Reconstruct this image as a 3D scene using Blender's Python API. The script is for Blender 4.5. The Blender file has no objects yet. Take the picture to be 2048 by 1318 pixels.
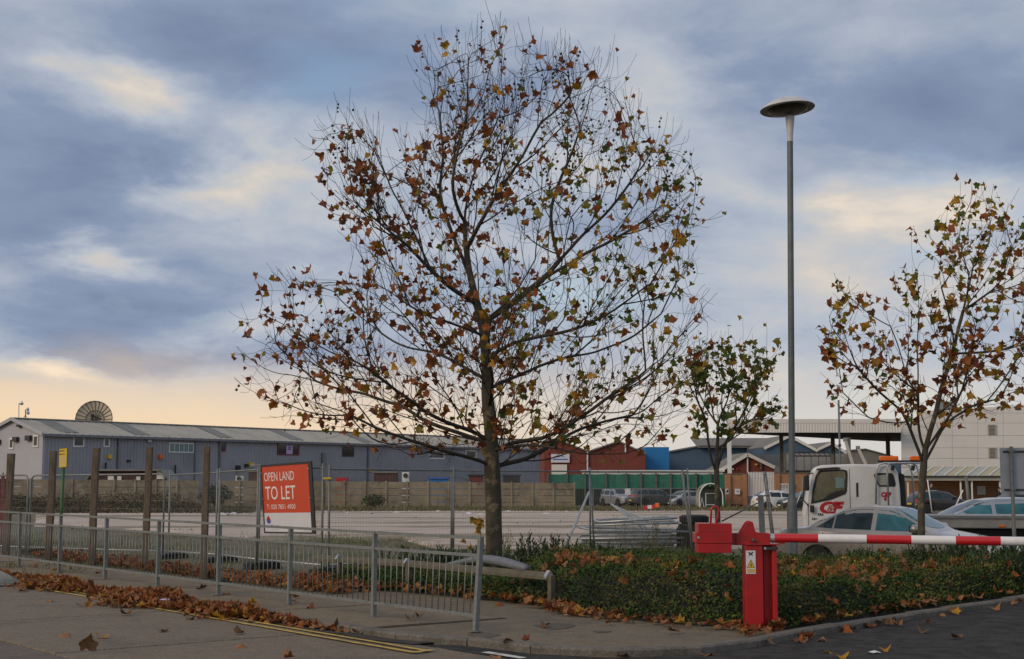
import bpy, bmesh, math, random
import numpy as np
from mathutils import Vector, Matrix, noise as mnoise

random.seed(11)
RNG = np.random.default_rng(11)
scene = bpy.context.scene
COL = scene.collection
R = math.radians

# ------------------------------------------------------------------ camera
EYE, PITCH, FPX = 1.63, math.atan(296 / 2844.0), 2844.0
cam_data = bpy.data.cameras.new('camera')
cam_data.lens = 50.0
cam_data.sensor_width = 36.0
cam_data.clip_start = 0.1
cam_data.clip_end = 6000.0
cam = bpy.data.objects.new('camera', cam_data)
cam.location = (0, 0, EYE)
cam.rotation_euler = (math.pi / 2 + PITCH, 0, 0)
COL.objects.link(cam)
scene.camera = cam

# ------------------------------------------------------------------ view
scene.view_settings.view_transform = 'Standard'
scene.view_settings.look = 'None'
scene.view_settings.exposure = 0.36
scene.view_settings.gamma = 1.0
scene.view_settings.use_curve_mapping = False

# ------------------------------------------------------------------ sun
SUN_EL, SUN_AZ = R(27), math.atan2(-0.80, -0.60)
sd = bpy.data.lights.new('sun', 'SUN')
sd.energy = 1.2
sd.angle = R(24)
sd.color = (1.0, 0.80, 0.56)
sun = bpy.data.objects.new('sun', sd)
svec = Vector((math.sin(SUN_AZ) * math.cos(SUN_EL), math.cos(SUN_AZ) * math.cos(SUN_EL), math.sin(SUN_EL)))
sun.rotation_euler = svec.to_track_quat('Z', 'Y').to_euler()
sun.location = svec * 60
COL.objects.link(sun)

# ------------------------------------------------------------------ sky
world = bpy.data.worlds.new('World')
scene.world = world
world.use_nodes = True
wt = world.node_tree
wt.nodes.clear()

class NG:
    """small helper that writes node maths"""
    def __init__(s, tree): s.t = tree
    def n(s, typ, **kw):
        nd = s.t.nodes.new(typ)
        for k, v in kw.items(): setattr(nd, k, v)
        return nd
    def link(s, a, b): s.t.links.new(a, b)
    def _in(s, sock, v):
        if hasattr(v, 'is_output'): s.link(v, sock)
        else: sock.default_value = v
    def m(s, op, a, b=None, c=None, clamp=False):
        nd = s.n('ShaderNodeMath', operation=op); nd.use_clamp = clamp
        s._in(nd.inputs[0], a)
        if b is not None: s._in(nd.inputs[1], b)
        if c is not None: s._in(nd.inputs[2], c)
        return nd.outputs[0]
    def comb(s, x, y, z):
        nd = s.n('ShaderNodeCombineXYZ')
        for i, v in enumerate((x, y, z)): s._in(nd.inputs[i], v)
        return nd.outputs[0]
    def noise(s, vec, scale, detail=6.0, rough=0.55, dist=0.0, color=False):
        nd = s.n('ShaderNodeTexNoise')
        s.link(vec, nd.inputs['Vector'])
        nd.inputs['Scale'].default_value = scale
        nd.inputs['Detail'].default_value = detail
        nd.inputs['Roughness'].default_value = rough
        nd.inputs['Distortion'].default_value = dist
        return nd.outputs['Color' if color else 'Fac']
    def step(s, v, a, b):
        nd = s.n('ShaderNodeMapRange', interpolation_type='SMOOTHSTEP')
        s._in(nd.inputs['Value'], v)
        nd.inputs['From Min'].default_value = a
        nd.inputs['From Max'].default_value = b
        return nd.outputs[0]
    def mix(s, f, a, b, blend='MIX'):
        nd = s.n('ShaderNodeMix', data_type='RGBA', blend_type=blend)
        s._in(nd.inputs[0], f)
        for i, v in ((6, a), (7, b)):
            if hasattr(v, 'is_output'): s.link(v, nd.inputs[i])
            else: nd.inputs[i].default_value = (*v, 1.0) if len(v) == 3 else v
        return nd.outputs[2]
    def ramp(s, f, stops, interp='LINEAR'):
        nd = s.n('ShaderNodeValToRGB')
        s.link(f, nd.inputs[0])
        cr = nd.color_ramp
        cr.interpolation = interp
        while len(cr.elements) < len(stops): cr.elements.new(0.5)
        for e, (p, c) in zip(cr.elements, stops):
            e.position = p
            e.color = (*c, 1.0)
        return nd.outputs[0]

g = NG(wt)
tc = g.n('ShaderNodeTexCoord')
sep = g.n('ShaderNodeSeparateXYZ')
g.link(tc.outputs['Generated'], sep.inputs[0])
X, Y, Z = sep.outputs
az = g.m('ARCTAN2', X, Y)                       # 0 straight ahead, + to the right
el = g.m('ARCSINE', Z)
elp = g.m('MAXIMUM', el, 0.0)
# cloud deck: flat layer seen from below, compressed towards the horizon
den = g.m('ADD', g.m('MAXIMUM', Z, 0.0), 0.30)
px_ = g.m('DIVIDE', X, den)
py_ = g.m('DIVIDE', Y, den)
cp = g.comb(px_, py_, 3.7)
warp = g.noise(cp, 0.9, 3.0, 0.5, color=True)
vadd = g.n('ShaderNodeVectorMath', operation='MULTIPLY_ADD')
g.link(warp, vadd.inputs[0]); vadd.inputs[1].default_value = (0.5, 0.5, 0.0); g.link(cp, vadd.inputs[2])
cw = vadd.outputs[0]
n_big = g.noise(cw, 1.25, 4.0, 0.5)
n_fine = g.noise(cw, 3.4, 8.0, 0.56)
# where the big cloud banks hang: (azimuth, elevation, half widths, weight), + is bright, - is dark
wsep = g.n('ShaderNodeSeparateXYZ')
g.link(g.noise(cw, 2.2, 6.0, 0.6, color=True), wsep.inputs[0])
azw = g.m('ADD', az, g.m('MULTIPLY', g.m('SUBTRACT', wsep.outputs[0], 0.5), 0.36))
elw = g.m('ADD', el, g.m('MULTIPLY', g.m('SUBTRACT', wsep.outputs[1], 0.5), 0.14))
def bank(a0, e0, wa, we, k):
    da = g.m('DIVIDE', g.m('SUBTRACT', azw, a0), wa)
    de = g.m('DIVIDE', g.m('SUBTRACT', elw, e0), we)
    r2 = g.m('ADD', g.m('MULTIPLY', da, da), g.m('MULTIPLY', de, de))
    return g.m('MULTIPLY', g.m('POWER', 2.718, g.m('MULTIPLY', r2, -1.0)), k)
def pa(x): return math.atan((x - 1024) / FPX)
def pe(y): return math.atan((955 - y) / FPX)
banks = [
    bank(pa(640), pe(120), 0.13, 0.035, -0.34),
    bank(pa(120), pe(330), 0.09, 0.028, -0.2),
    bank(pa(1700), pe(200), 0.14, 0.045, -0.26),
    bank(pa(2020), pe(330), 0.05, 0.05, -0.10),
    bank(pa(330), pe(690), 0.12, 0.016, -0.28),
    bank(pa(420), pe(370), 0.06, 0.022, 0.34),
    bank(pa(290), pe(190), 0.04, 0.018, 0.30),
    bank(pa(200), pe(520), 0.045, 0.015, 0.34),
    bank(pa(60), pe(735), 0.05, 0.012, 0.35),
    bank(pa(1200), pe(130), 0.10, 0.035, 0.26),
    bank(pa(1830), pe(420), 0.07, 0.028, 0.28),
    bank(pa(760), pe(600), 0.09, 0.03, 0.16),
]
tot = banks[0]
for b in banks[1:]: tot = g.m('ADD', tot, b)
shade = g.m('ADD', g.m('ADD', g.m('MULTIPLY', g.m('SUBTRACT', n_big, 0.5), 0.85), g.m('MULTIPLY', g.m('SUBTRACT', n_fine, 0.5), 0.85)), g.m('ADD', tot, 0.47))
cloud = g.ramp(shade, [(0.0, (0.120, 0.165, 0.260)), (0.28, (0.200, 0.250, 0.355)), (0.50, (0.365, 0.400, 0.460)),
                       (0.66, (0.50, 0.470, 0.440)), (0.85, (0.76, 0.63, 0.50)), (1.0, (0.92, 0.76, 0.58))])
# thin places let the clear sky through
n_gap = g.noise(cw, 1.9, 5.0, 0.55)
gap = g.m('MULTIPLY', g.step(n_gap, 0.54, 0.72), 0.75)
sky = g.n('ShaderNodeTexSky', sky_type='NISHITA')
sky.sun_disc = False
sky.sun_elevation = SUN_EL
sky.sun_rotation = SUN_AZ
sky.altitude = 20
sky.air_density = 1.0
sky.dust_density = 1.2
sky.ozone_density = 1.0
skyc = sky.outputs[0]
cl10 = g.mix(1.0, cloud, (10.0, 10.0, 10.0), 'MULTIPLY')
c1 = g.mix(gap, cl10, skyc)
# pale band of clear evening air under the cloud deck: warmer where the sun stands
side = g.m('MULTIPLY', g.m('ADD', g.m('SINE', g.m('MULTIPLY', az, -1.0)), 1.0), 0.5)
hz_col = g.mix(g.step(side, 0.40, 0.62), (5.4, 5.1, 4.7), (7.4, 5.5, 3.5))
hz = g.m('SUBTRACT', 1.0, g.step(g.m('ADD', el, g.m('MULTIPLY', g.m('SUBTRACT', n_fine, 0.5), 0.06)), 0.035, 0.095))
c2 = g.mix(g.m('MULTIPLY', hz, 0.9), c1, hz_col)
bg = g.n('ShaderNodeBackground')
g.link(c2, bg.inputs[0])
bg.inputs[1].default_value = 0.1
out = g.n('ShaderNodeOutputWorld')
g.link(bg.outputs[0], out.inputs[0])

# ------------------------------------------------------------------ picture to place
CP, SP = math.cos(PITCH), math.sin(PITCH)
def ray(px, py):
    a, b = (px - 1024) / FPX, (659 - py) / FPX
    return Vector((a, CP - b * SP, SP + b * CP))
def at(px, py, y):
    d = ray(px, py); t = y / d.y
    return Vector((d.x * t, y, EYE + d.z * t))
def ground(px, py, z=0.0):
    d = ray(px, py); t = (z - EYE) / d.z
    return Vector((d.x * t, d.y * t, z))
def smooth(a, b, t):
    t = min(1.0, max(0.0, (t - a) / (b - a)))
    return t * t * (3 - 2 * t)
def gz(x, y):
    """height of the land: level by the road, falling gently away behind the fence"""
    z = -0.009 * max(0.0, min(y - 22.0, 160.0))
    return z - 0.20 * smooth(4.0, 7.0, x) * smooth(22.5, 26.5, y) * (1 - smooth(45, 80, y))

# ------------------------------------------------------------------ building helpers
WOFF = {}
def link(o, parent=None):
    COL.objects.link(o)
    if parent is not None: o.parent = parent
    return o
def woff(parent):
    return WOFF.get(parent.name, Vector((0, 0, 0))) if parent is not None else Vector((0, 0, 0))
def thing(name, label, cat, loc=(0, 0, 0), rotz=0.0, group=None, local=False, kind=None):
    """an Empty at a thing's base; parts are given in world space unless local"""
    o = bpy.data.objects.new(name, None)
    o.empty_display_size = 0.2
    o.location = loc
    o.rotation_euler = (0, 0, rotz)
    link(o)
    o['label'] = label
    o['category'] = cat
    if group: o['group'] = group
    if kind: o['kind'] = kind
    WOFF[o.name] = Vector((0, 0, 0)) if local else Vector(loc)
    return o
def tag(o, label=None, cat=None, group=None, kind=None):
    if label: o['label'] = label
    if cat: o['category'] = cat
    if group: o['group'] = group
    if kind: o['kind'] = kind
    return o

class MB:
    def __init__(s): s.v, s.f, s.mi = [], [], []
    def add(s, vs, fs, mi=0):
        b = len(s.v)
        s.v.extend([tuple(p) for p in vs])
        s.f.extend([tuple(b + i for i in f) for f in fs])
        s.mi.extend([mi] * len(fs))
        return s
    def box(s, c, size, rz=0.0, rot=None, mi=0):
        hx, hy, hz = size[0] / 2, size[1] / 2, size[2] / 2
        m = rot if rot is not None else Matrix.Rotation(rz, 3, 'Z')
        c = Vector(c)
        vs = [c + m @ Vector((x * hx, y * hy, z * hz)) for z in (-1, 1) for x, y in ((-1, -1), (1, -1), (1, 1), (-1, 1))]
        return s.add(vs, [(3, 2, 1, 0), (4, 5, 6, 7), (0, 1, 5, 4), (1, 2, 6, 5), (2, 3, 7, 6), (3, 0, 4, 7)], mi)
    def bar(s, p, q, w, h=None, up=(0, 0, 1), mi=0):
        """rectangular bar from p to q, w across, h along up"""
        p, q = Vector(p), Vector(q)
        h = w if h is None else h
        d = (q - p).normalized()
        u = Vector(up)
        sx = d.cross(u)
        if sx.length < 1e-4: sx = d.cross(Vector((0, 1, 0)))
        sx.normalize()
        u = sx.cross(d).normalized()
        vs = []
        for e in (p, q):
            for a, b in ((-1, -1), (1, -1), (1, 1), (-1, 1)):
                vs.append(e + sx * (a * w / 2) + u * (b * h / 2))
        return s.add(vs, [(3, 2, 1, 0), (4, 5, 6, 7), (0, 1, 5, 4), (1, 2, 6, 5), (2, 3, 7, 6), (3, 0, 4, 7)], mi)
    def tube(s, pts, r, n=6, cap=True, mi=0):
        pts = [Vector(p) for p in pts]
        k = len(pts)
        rs = r if isinstance(r, (list, tuple)) else [r] * k
        b = len(s.v)
        nv = None
        for i in range(k):
            t = (pts[min(i + 1, k - 1)] - pts[max(i - 1, 0)])
            t = t.normalized() if t.length > 1e-9 else Vector((0, 0, 1))
            if nv is None:
                nv = t.cross(Vector((0.31, 0.9, 0.3)))
                if nv.length < 1e-3: nv = t.cross(Vector((1, 0, 0)))
            else:
                nv = nv - t * nv.dot(t)
                if nv.length < 1e-6: nv = t.cross(Vector((0.31, 0.9, 0.3)))
            nv.normalize()
            bv = t.cross(nv)
            for j in range(n):
                a = 2 * math.pi * j / n
                p = pts[i] + (nv * math.cos(a) + bv * math.sin(a)) * rs[i]
                s.v.append((p.x, p.y, p.z))
        for i in range(k - 1):
            for j in range(n):
                j2 = (j + 1) % n
                s.f.append((b + i * n + j, b + i * n + j2, b + (i + 1) * n + j2, b + (i + 1) * n + j))
                s.mi.append(mi)
        if cap:
            s.f.append(tuple(b + j for j in range(n - 1, -1, -1))); s.mi.append(mi)
            s.f.append(tuple(b + (k - 1) * n + j for j in range(n))); s.mi.append(mi)
        return s
    def lathe(s, prof, c=(0, 0, 0), n=16, rot=None, mi=0):
        c = Vector(c)
        m = rot if rot is not None else Matrix.Identity(3)
        b = len(s.v)
        for r, z in prof:
            for j in range(n):
                a = 2 * math.pi * j / n
                p = c + m @ Vector((r * math.cos(a), r * math.sin(a), z))
                s.v.append((p.x, p.y, p.z))
        for i in range(len(prof) - 1):
            for j in range(n):
                j2 = (j + 1) % n
                s.f.append((b + i * n + j, b + i * n + j2, b + (i + 1) * n + j2, b + (i + 1) * n + j)); s.mi.append(mi)
        s.f.append(tuple(b + j for j in range(n - 1, -1, -1))); s.mi.append(mi)
        k = len(prof) - 1
        s.f.append(tuple(b + k * n + j for j in range(n))); s.mi.append(mi)
        return s
    def prism(s, poly, o, ax, ay, depth, mi=0):
        """flat polygon (2-D) on axes ax, ay at o, given a thickness along ax x ay"""
        o, ax, ay = Vector(o), Vector(ax), Vector(ay)
        nrm = ax.cross(ay).normalized()
        k = len(poly)
        vs = [o + ax * x + ay * y for x, y in poly] + [o + ax * x + ay * y + nrm * depth for x, y in poly]
        fs = [tuple(range(k - 1, -1, -1)), tuple(range(k, 2 * k))]
        fs += [(i, (i + 1) % k, k + (i + 1) % k, k + i) for i in range(k)]
        return s.add(vs, fs, mi)
    def mesh(s, name, mats, smooth_=False, off=None):
        me = bpy.data.meshes.new(name)
        vs = s.v
        if off is not None and off.length > 0:
            ox, oy, oz = off
            vs = [(a - ox, b - oy, c - oz) for a, b, c in s.v]
        me.from_pydata(vs, [], s.f)
        for m in (mats if isinstance(mats, (list, tuple)) else [mats]): me.materials.append(m)
        if max(s.mi, default=0) > 0: me.polygons.foreach_set('material_index', s.mi)
        if smooth_: me.polygons.foreach_set('use_smooth', [True] * len(me.polygons))
        me.update()
        return me
    def build(s, name, mats, parent=None, smooth_=False, bevel=0.0, auto=None, fix=False):
        w = woff(parent)
        me = s.mesh(name, mats, smooth_, w)
        if fix:
            bm = bmesh.new(); bm.from_mesh(me)
            bmesh.ops.recalc_face_normals(bm, faces=bm.faces)
            bm.to_mesh(me); bm.free()
        if auto is not None: me.set_sharp_from_angle(angle=R(auto))
        o = bpy.data.objects.new(name, me)
        link(o, parent)
        WOFF[o.name] = w
        if bevel > 0:
            b = o.modifiers.new('edge', 'BEVEL')
            b.width = bevel; b.segments = 2; b.limit_method = 'ANGLE'; b.angle_limit = R(40)
        return o
def inst(me, name, parent, loc, rot=(0, 0, 0), scale=(1, 1, 1)):
    o = bpy.data.objects.new(name, me)
    o.location = Vector(loc) - woff(parent)
    o.rotation_euler = rot
    o.scale = scale
    link(o, parent)
    WOFF[o.name] = woff(parent)
    return o
def np_mesh(name, verts, faces, mats, mi=None, smooth_=False):
    """verts (n,3), faces (m,k) numpy arrays"""
    me = bpy.data.meshes.new(name)
    n, (m, k) = len(verts), faces.shape
    me.vertices.add(n); me.vertices.foreach_set('co', np.asarray(verts, np.float32).ravel())
    me.loops.add(m * k); me.loops.foreach_set('vertex_index', faces.astype(np.int32).ravel())
    me.polygons.add(m)
    me.polygons.foreach_set('loop_start', np.arange(0, m * k, k, dtype=np.int32))
    for mt in (mats if isinstance(mats, (list, tuple)) else [mats]): me.materials.append(mt)
    if mi is not None: me.polygons.foreach_set('material_index', np.asarray(mi, np.int32))
    if smooth_: me.polygons.foreach_set('use_smooth', np.ones(m, bool))
    me.update(calc_edges=True)
    me.validate()
    return me
def text_mesh(name, body, size, mat_, width=1.0, extrude=0.002, align='LEFT', bold=0.0, shear=0.0):
    cu = bpy.data.curves.new(name, 'FONT')
    cu.body = body; cu.size = size; cu.extrude = extrude; cu.align_x = align
    cu.offset = bold; cu.shear = shear; cu.resolution_u = 3
    o = bpy.data.objects.new(name, cu)
    COL.objects.link(o)
    dg = bpy.context.evaluated_depsgraph_get()
    me = bpy.data.meshes.new_from_object(o.evaluated_get(dg))
    bpy.data.objects.remove(o); bpy.data.curves.remove(cu)
    for v in me.vertices: v.co.x *= width
    me.materials.clear(); me.materials.append(mat_)
    me.name = name
    return me
def place_text(me, name, parent, o, ax, ay):
    """lay lettering on a board: o is its lower left corner, ax and ay unit axes of the board"""
    ax, ay = Vector(ax).normalized(), Vector(ay).normalized()
    m = Matrix((ax, ay, ax.cross(ay))).transposed()
    ob = bpy.data.objects.new(name, me)
    ob.matrix_local = Matrix.Translation(Vector(o) - woff(parent)) @ m.to_4x4()
    link(ob, parent); WOFF[ob.name] = woff(parent)
    return ob

# ------------------------------------------------------------------ materials
M = {}
def mat(name, col, rough=0.6, metal=0.0, var=0.2, scale=6.0, col2=None, bump=0.0, bscale=60.0, spec=0.5, coat=0.0, world_=False,
        dirt=None, dirt_scale=2.0, dirt_amt=0.5, stretch=None, trans=0.0, speck=0.0, speck_scale=70.0, dirt_rng=(0.48, 0.70)):
    m = bpy.data.materials.new(name)
    m.use_nodes = True
    t = m.node_tree
    q = NG(t)
    b = t.nodes['Principled BSDF']
    if world_: vec = q.n('ShaderNodeNewGeometry').outputs['Position']
    else: vec = q.n('ShaderNodeTexCoord').outputs['Object']
    if stretch:
        mp = q.n('ShaderNodeMapping'); mp.inputs['Scale'].default_value = stretch
        q.link(vec, mp.inputs['Vector']); vec = mp.outputs[0]
    f = q.noise(vec, scale, 6.0, 0.62)
    lo = tuple(c * (1 - var) for c in col)
    hi = tuple(min(1.0, c * (1 + var)) for c in (col2 or col))
    c = q.ramp(f, [(0.30, lo), (0.70, hi)])
    if dirt:
        fd = q.noise(vec, dirt_scale, 7.0, 0.65, 0.3)
        c = q.mix(q.m('MULTIPLY', q.step(fd, *dirt_rng), dirt_amt), c, dirt)
    if speck > 0:
        fs_ = q.noise(vec, speck_scale, 2.0, 0.7)
        c = q.mix(q.m('MULTIPLY', q.step(fs_, 0.56, 0.68), speck), c, tuple(min(1, k * 2.1) for k in col))
        c = q.mix(q.m('MULTIPLY', q.step(fs_, 0.44, 0.34), speck), c, tuple(k * 0.35 for k in col))
    q.link(c, b.inputs['Base Color'])
    b.inputs['Roughness'].default_value = rough
    b.inputs['Metallic'].default_value = metal
    b.inputs['Specular IOR Level'].default_value = spec
    if coat: b.inputs['Coat Weight'].default_value = coat; b.inputs['Coat Roughness'].default_value = 0.08
    if bump > 0:
        nb = q.noise(vec, bscale, 5.0, 0.6)
        bn = q.n('ShaderNodeBump'); bn.inputs['Strength'].default_value = bump; bn.inputs['Distance'].default_value = 0.02
        q.link(nb, bn.inputs['Height']); q.link(bn.outputs[0], b.inputs['Normal'])
    if trans > 0:
        tr = q.n('ShaderNodeBsdfTranslucent'); q.link(c, tr.inputs[0])
        mx = q.n('ShaderNodeMixShader'); mx.inputs[0].default_value = trans
        q.link(b.outputs[0], mx.inputs[1]); q.link(tr.outputs[0], mx.inputs[2])
        q.link(mx.outputs[0], t.nodes['Material Output'].inputs[0])
    M[name] = m
    return m

mat('concrete_road', col=(0.155, 0.120, 0.084), rough=0.85, var=0.22, scale=9, bump=0.5, bscale=90, world_=True, dirt=(0.080, 0.063, 0.048), dirt_scale=0.9, dirt_amt=0.7, speck=0.7, speck_scale=42)
mat('concrete_road_b', col=(0.115, 0.09, 0.075), rough=0.88, var=0.25, scale=7, bump=0.5, bscale=90, world_=True, dirt=(0.06, 0.05, 0.045), dirt_scale=0.8, dirt_amt=0.7, speck=0.6, speck_scale=42)
mat('joint', (0.030, 0.025, 0.019), 0.95, var=0.4, scale=12, world_=True)
mat('asphalt', col=(0.036, 0.034, 0.032), rough=0.95, spec=0.15, var=0.35, scale=5, col2=(0.052, 0.050, 0.050), bump=0.6, bscale=120, world_=True, dirt=(0.075, 0.07, 0.066), dirt_scale=0.7, dirt_amt=0.4, speck=0.6, speck_scale=42)
mat('pavement', col=(0.168, 0.128, 0.082), rough=0.88, var=0.22, scale=6, bump=0.35, bscale=70, world_=True, dirt=(0.085, 0.075, 0.058), dirt_scale=1.1, dirt_amt=0.75, speck=0.45, speck_scale=42)
mat('pavement_tip', col=(0.146, 0.116, 0.077), rough=0.88, var=0.2, scale=6, bump=0.35, bscale=70, world_=True, dirt=(0.07, 0.065, 0.055), dirt_scale=1.3, dirt_amt=0.7, speck=0.45, speck_scale=42)
mat('patch', (0.085, 0.070, 0.052), 0.9, var=0.35, scale=9, world_=True)
mat('kerbstone', col=(0.13, 0.115, 0.098), rough=0.88, var=0.25, scale=8, bump=0.5, bscale=50, world_=True, dirt=(0.055, 0.055, 0.042), dirt_scale=2.2, dirt_amt=0.8, speck=0.4, speck_scale=42)
mat('soil', (0.06, 0.048, 0.035), 0.95, var=0.4, scale=4, bump=0.8, bscale=20, world_=True, dirt=(0.05, 0.055, 0.025), dirt_scale=0.6, dirt_amt=0.8)
mat('rough_land', (0.12, 0.10, 0.06), 0.95, var=0.35, scale=0.8, bump=0.6, bscale=12, world_=True, dirt=(0.085, 0.088, 0.035), dirt_scale=0.12, dirt_amt=0.9)
mat('old_slab', (0.46, 0.37, 0.31), 0.9, var=0.18, scale=0.9, bump=0.3, bscale=10, world_=True, dirt=(0.17, 0.14, 0.085), dirt_scale=0.17, dirt_amt=0.85, stretch=(0.22, 1.0, 1), dirt_rng=(0.50, 0.58))
mat('yellow_paint', (0.50, 0.33, 0.05), 0.75, var=0.25, scale=14, world_=True, dirt=(0.16, 0.13, 0.09), dirt_scale=6, dirt_amt=0.8)
mat('white_paint', (0.55, 0.54, 0.51), 0.75, var=0.2, scale=14, world_=True, dirt=(0.16, 0.15, 0.13), dirt_scale=5, dirt_amt=0.7)
mat('galvanised', (0.205, 0.22, 0.215), 0.55, 0.45, var=0.18, scale=22, bump=0.1, bscale=80, dirt=(0.13, 0.135, 0.125), dirt_scale=9, dirt_amt=0.6)
mat('galv_dull', (0.20, 0.215, 0.215), 0.6, 0.35, var=0.2, scale=12, dirt=(0.11, 0.10, 0.085), dirt_scale=6, dirt_amt=0.5)
mat('galv_bright', (0.42, 0.44, 0.46), 0.45, 0.6, var=0.2, scale=8, dirt=(0.22, 0.21, 0.19), dirt_scale=4, dirt_amt=0.5)
mat('lamp_grey', (0.125, 0.145, 0.15), 0.55, 0.15, var=0.15, scale=10, dirt=(0.075, 0.08, 0.078), dirt_scale=3, dirt_amt=0.6)
mat('lamp_white', (0.50, 0.50, 0.515), 0.45, var=0.08, scale=6, dirt=(0.30, 0.30, 0.29), dirt_scale=3, dirt_amt=0.5)
mat('lamp_under', (0.055, 0.048, 0.034), 0.4, 0.2, var=0.2, scale=5)
mat('old_wood', (0.125, 0.095, 0.07), 0.9, var=0.4, scale=9, bump=0.6, bscale=30, stretch=(4, 4, 0.6), dirt=(0.06, 0.048, 0.038), dirt_scale=3, dirt_amt=0.7)
mat('grey_wood', (0.105, 0.092, 0.068), 0.9, var=0.3, scale=9, bump=0.5, bscale=30, dirt=(0.07, 0.07, 0.045), dirt_scale=3, dirt_amt=0.7)
mat('green_post', (0.035, 0.11, 0.04), 0.55, var=0.25, scale=8)
mat('red_paint', (0.36, 0.007, 0.009), 0.42, var=0.10, scale=5, coat=0.25, dirt=(0.17, 0.016, 0.014), dirt_scale=6, dirt_amt=0.6)
mat('red_dark', (0.13, 0.018, 0.02), 0.6, var=0.25, scale=6)
mat('arm_red', (0.50, 0.012, 0.018), 0.4, var=0.06, scale=5, coat=0.2, dirt=(0.40, 0.03, 0.03), dirt_scale=5, dirt_amt=0.3)
mat('arm_white', (0.70, 0.69, 0.70), 0.45, var=0.05, scale=5, coat=0.15, dirt=(0.48, 0.46, 0.43), dirt_scale=6, dirt_amt=0.45)
mat('steel_dark', (0.06, 0.06, 0.062), 0.5, 0.5, var=0.2, scale=10)
mat('black', (0.016, 0.016, 0.017), 0.55, var=0.25, scale=9)
mat('rubber', (0.020, 0.020, 0.021), 0.85, var=0.35, scale=8, bump=0.3, bscale=30)
mat('sign_red', (0.55, 0.062, 0.020), 0.5, var=0.05, scale=3)
mat('sign_white', (0.60, 0.60, 0.64), 0.5, var=0.04, scale=3)
mat('print_white', (0.74, 0.70, 0.70), 0.5, var=0.03, scale=3)
mat('print_black', (0.03, 0.028, 0.028), 0.5, var=0.05, scale=3)
mat('print_grey', (0.42, 0.42, 0.45), 0.5, var=0.05, scale=3)
mat('logo_red', (0.38, 0.012, 0.02), 0.5, var=0.05, scale=3)
mat('logo_blue', (0.02, 0.10, 0.45), 0.5, var=0.05, scale=3)
mat('sign_yellow', (0.62, 0.42, 0.02), 0.5, var=0.06, scale=4)
mat('sign_back', (0.36, 0.375, 0.42), 0.55, 0.1, var=0.07, scale=3, dirt=(0.28, 0.29, 0.32), dirt_scale=2, dirt_amt=0.5)
mat('bark', (0.072, 0.060, 0.042), 0.9, var=0.3, scale=6, bump=0.5, bscale=26, dirt=(0.20, 0.165, 0.095), dirt_scale=3.0, dirt_amt=0.85, dirt_rng=(0.54, 0.60))
mat('bark_limb', (0.046, 0.040, 0.031), 0.9, var=0.3, scale=7, bump=0.4, bscale=30, dirt=(0.075, 0.068, 0.045), dirt_scale=2.6, dirt_amt=0.6)
mat('twig', (0.036, 0.029, 0.022), 0.9, var=0.3, scale=4)
mat('seed', (0.045, 0.036, 0.022), 0.95, var=0.4, scale=40)
LEAFCOL = {'rust': (0.27, 0.085, 0.022), 'red_brown': (0.17, 0.048, 0.022), 'brown': (0.15, 0.075, 0.030), 'amber': (0.40, 0.21, 0.022), 'olive': (0.19, 0.16, 0.020), 'green': (0.085, 0.125, 0.022), 'tan': (0.26, 0.115, 0.042)}
for k, c in LEAFCOL.items():
    mat('leaf_' + k, c, 0.6, var=0.35, scale=14, trans=0.30 if k not in ('tan', 'brown') else 0.12, spec=0.3)
mat('shrub_leaf', (0.034, 0.066, 0.014), 0.75, spec=0.2, var=0.4, scale=2, world_=True)
mat('shrub_leaf_b', (0.062, 0.098, 0.020), 0.75, spec=0.2, var=0.4, scale=2, world_=True)
mat('shrub_leaf_c', (0.10, 0.085, 0.028), 0.75, spec=0.2, var=0.4, scale=2, world_=True)
mat('laurel_leaf', (0.032, 0.058, 0.024), 0.5, spec=0.3, var=0.4, scale=2, world_=True)
mat('laurel_leaf_b', (0.052, 0.082, 0.030), 0.5, spec=0.3, var=0.4, scale=2, world_=True)
mat('yellow_leaf', (0.40, 0.28, 0.03), 0.6, var=0.3, scale=5, trans=0.2)
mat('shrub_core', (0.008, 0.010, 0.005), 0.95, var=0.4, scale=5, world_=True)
mat('grass', (0.095, 0.115, 0.035), 0.7, var=0.4, scale=1.5, world_=True)
mat('grass_dry', (0.175, 0.145, 0.065), 0.8, var=0.4, scale=1.5, world_=True)
mat('bramble', (0.075, 0.055, 0.030), 0.9, var=0.4, scale=1, world_=True)
mat('wall_panel', (0.26, 0.215, 0.15), 0.92, var=0.25, scale=1.2, bump=0.4, bscale=12, world_=True, dirt=(0.10, 0.082, 0.058), dirt_scale=0.5, dirt_amt=0.85)
mat('shed_wall', (0.30, 0.305, 0.335), 0.6, var=0.07, scale=0.3, world_=True, dirt=(0.20, 0.205, 0.235), dirt_scale=0.14, dirt_amt=0.7)
mat('shed_gable', (0.37, 0.37, 0.41), 0.6, var=0.06, scale=0.3, world_=True)
mat('shed_roof', (0.36, 0.345, 0.31), 0.75, var=0.1, scale=0.5, world_=True, dirt=(0.26, 0.25, 0.22), dirt_scale=0.3, dirt_amt=0.7)
mat('roof_light', (0.16, 0.155, 0.145), 0.6, var=0.15, scale=0.6, world_=True)
mat('gutter', (0.17, 0.17, 0.19), 0.6, var=0.1, scale=1)
mat('frame_white', (0.66, 0.66, 0.65), 0.5, var=0.06, scale=2)
mat('pane_dark', (0.030, 0.030, 0.032), 0.12, var=0.2, scale=1, spec=0.6)
mat('pane_teal', (0.14, 0.22, 0.23), 0.15, var=0.12, scale=1)
mat('frame_red', (0.15, 0.022, 0.03), 0.5, var=0.1, scale=2)
mat('brick_red', (0.175, 0.043, 0.032), 0.85, var=0.18, scale=2, world_=True, dirt=(0.12, 0.035, 0.03), dirt_scale=0.5, dirt_amt=0.6)
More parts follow.
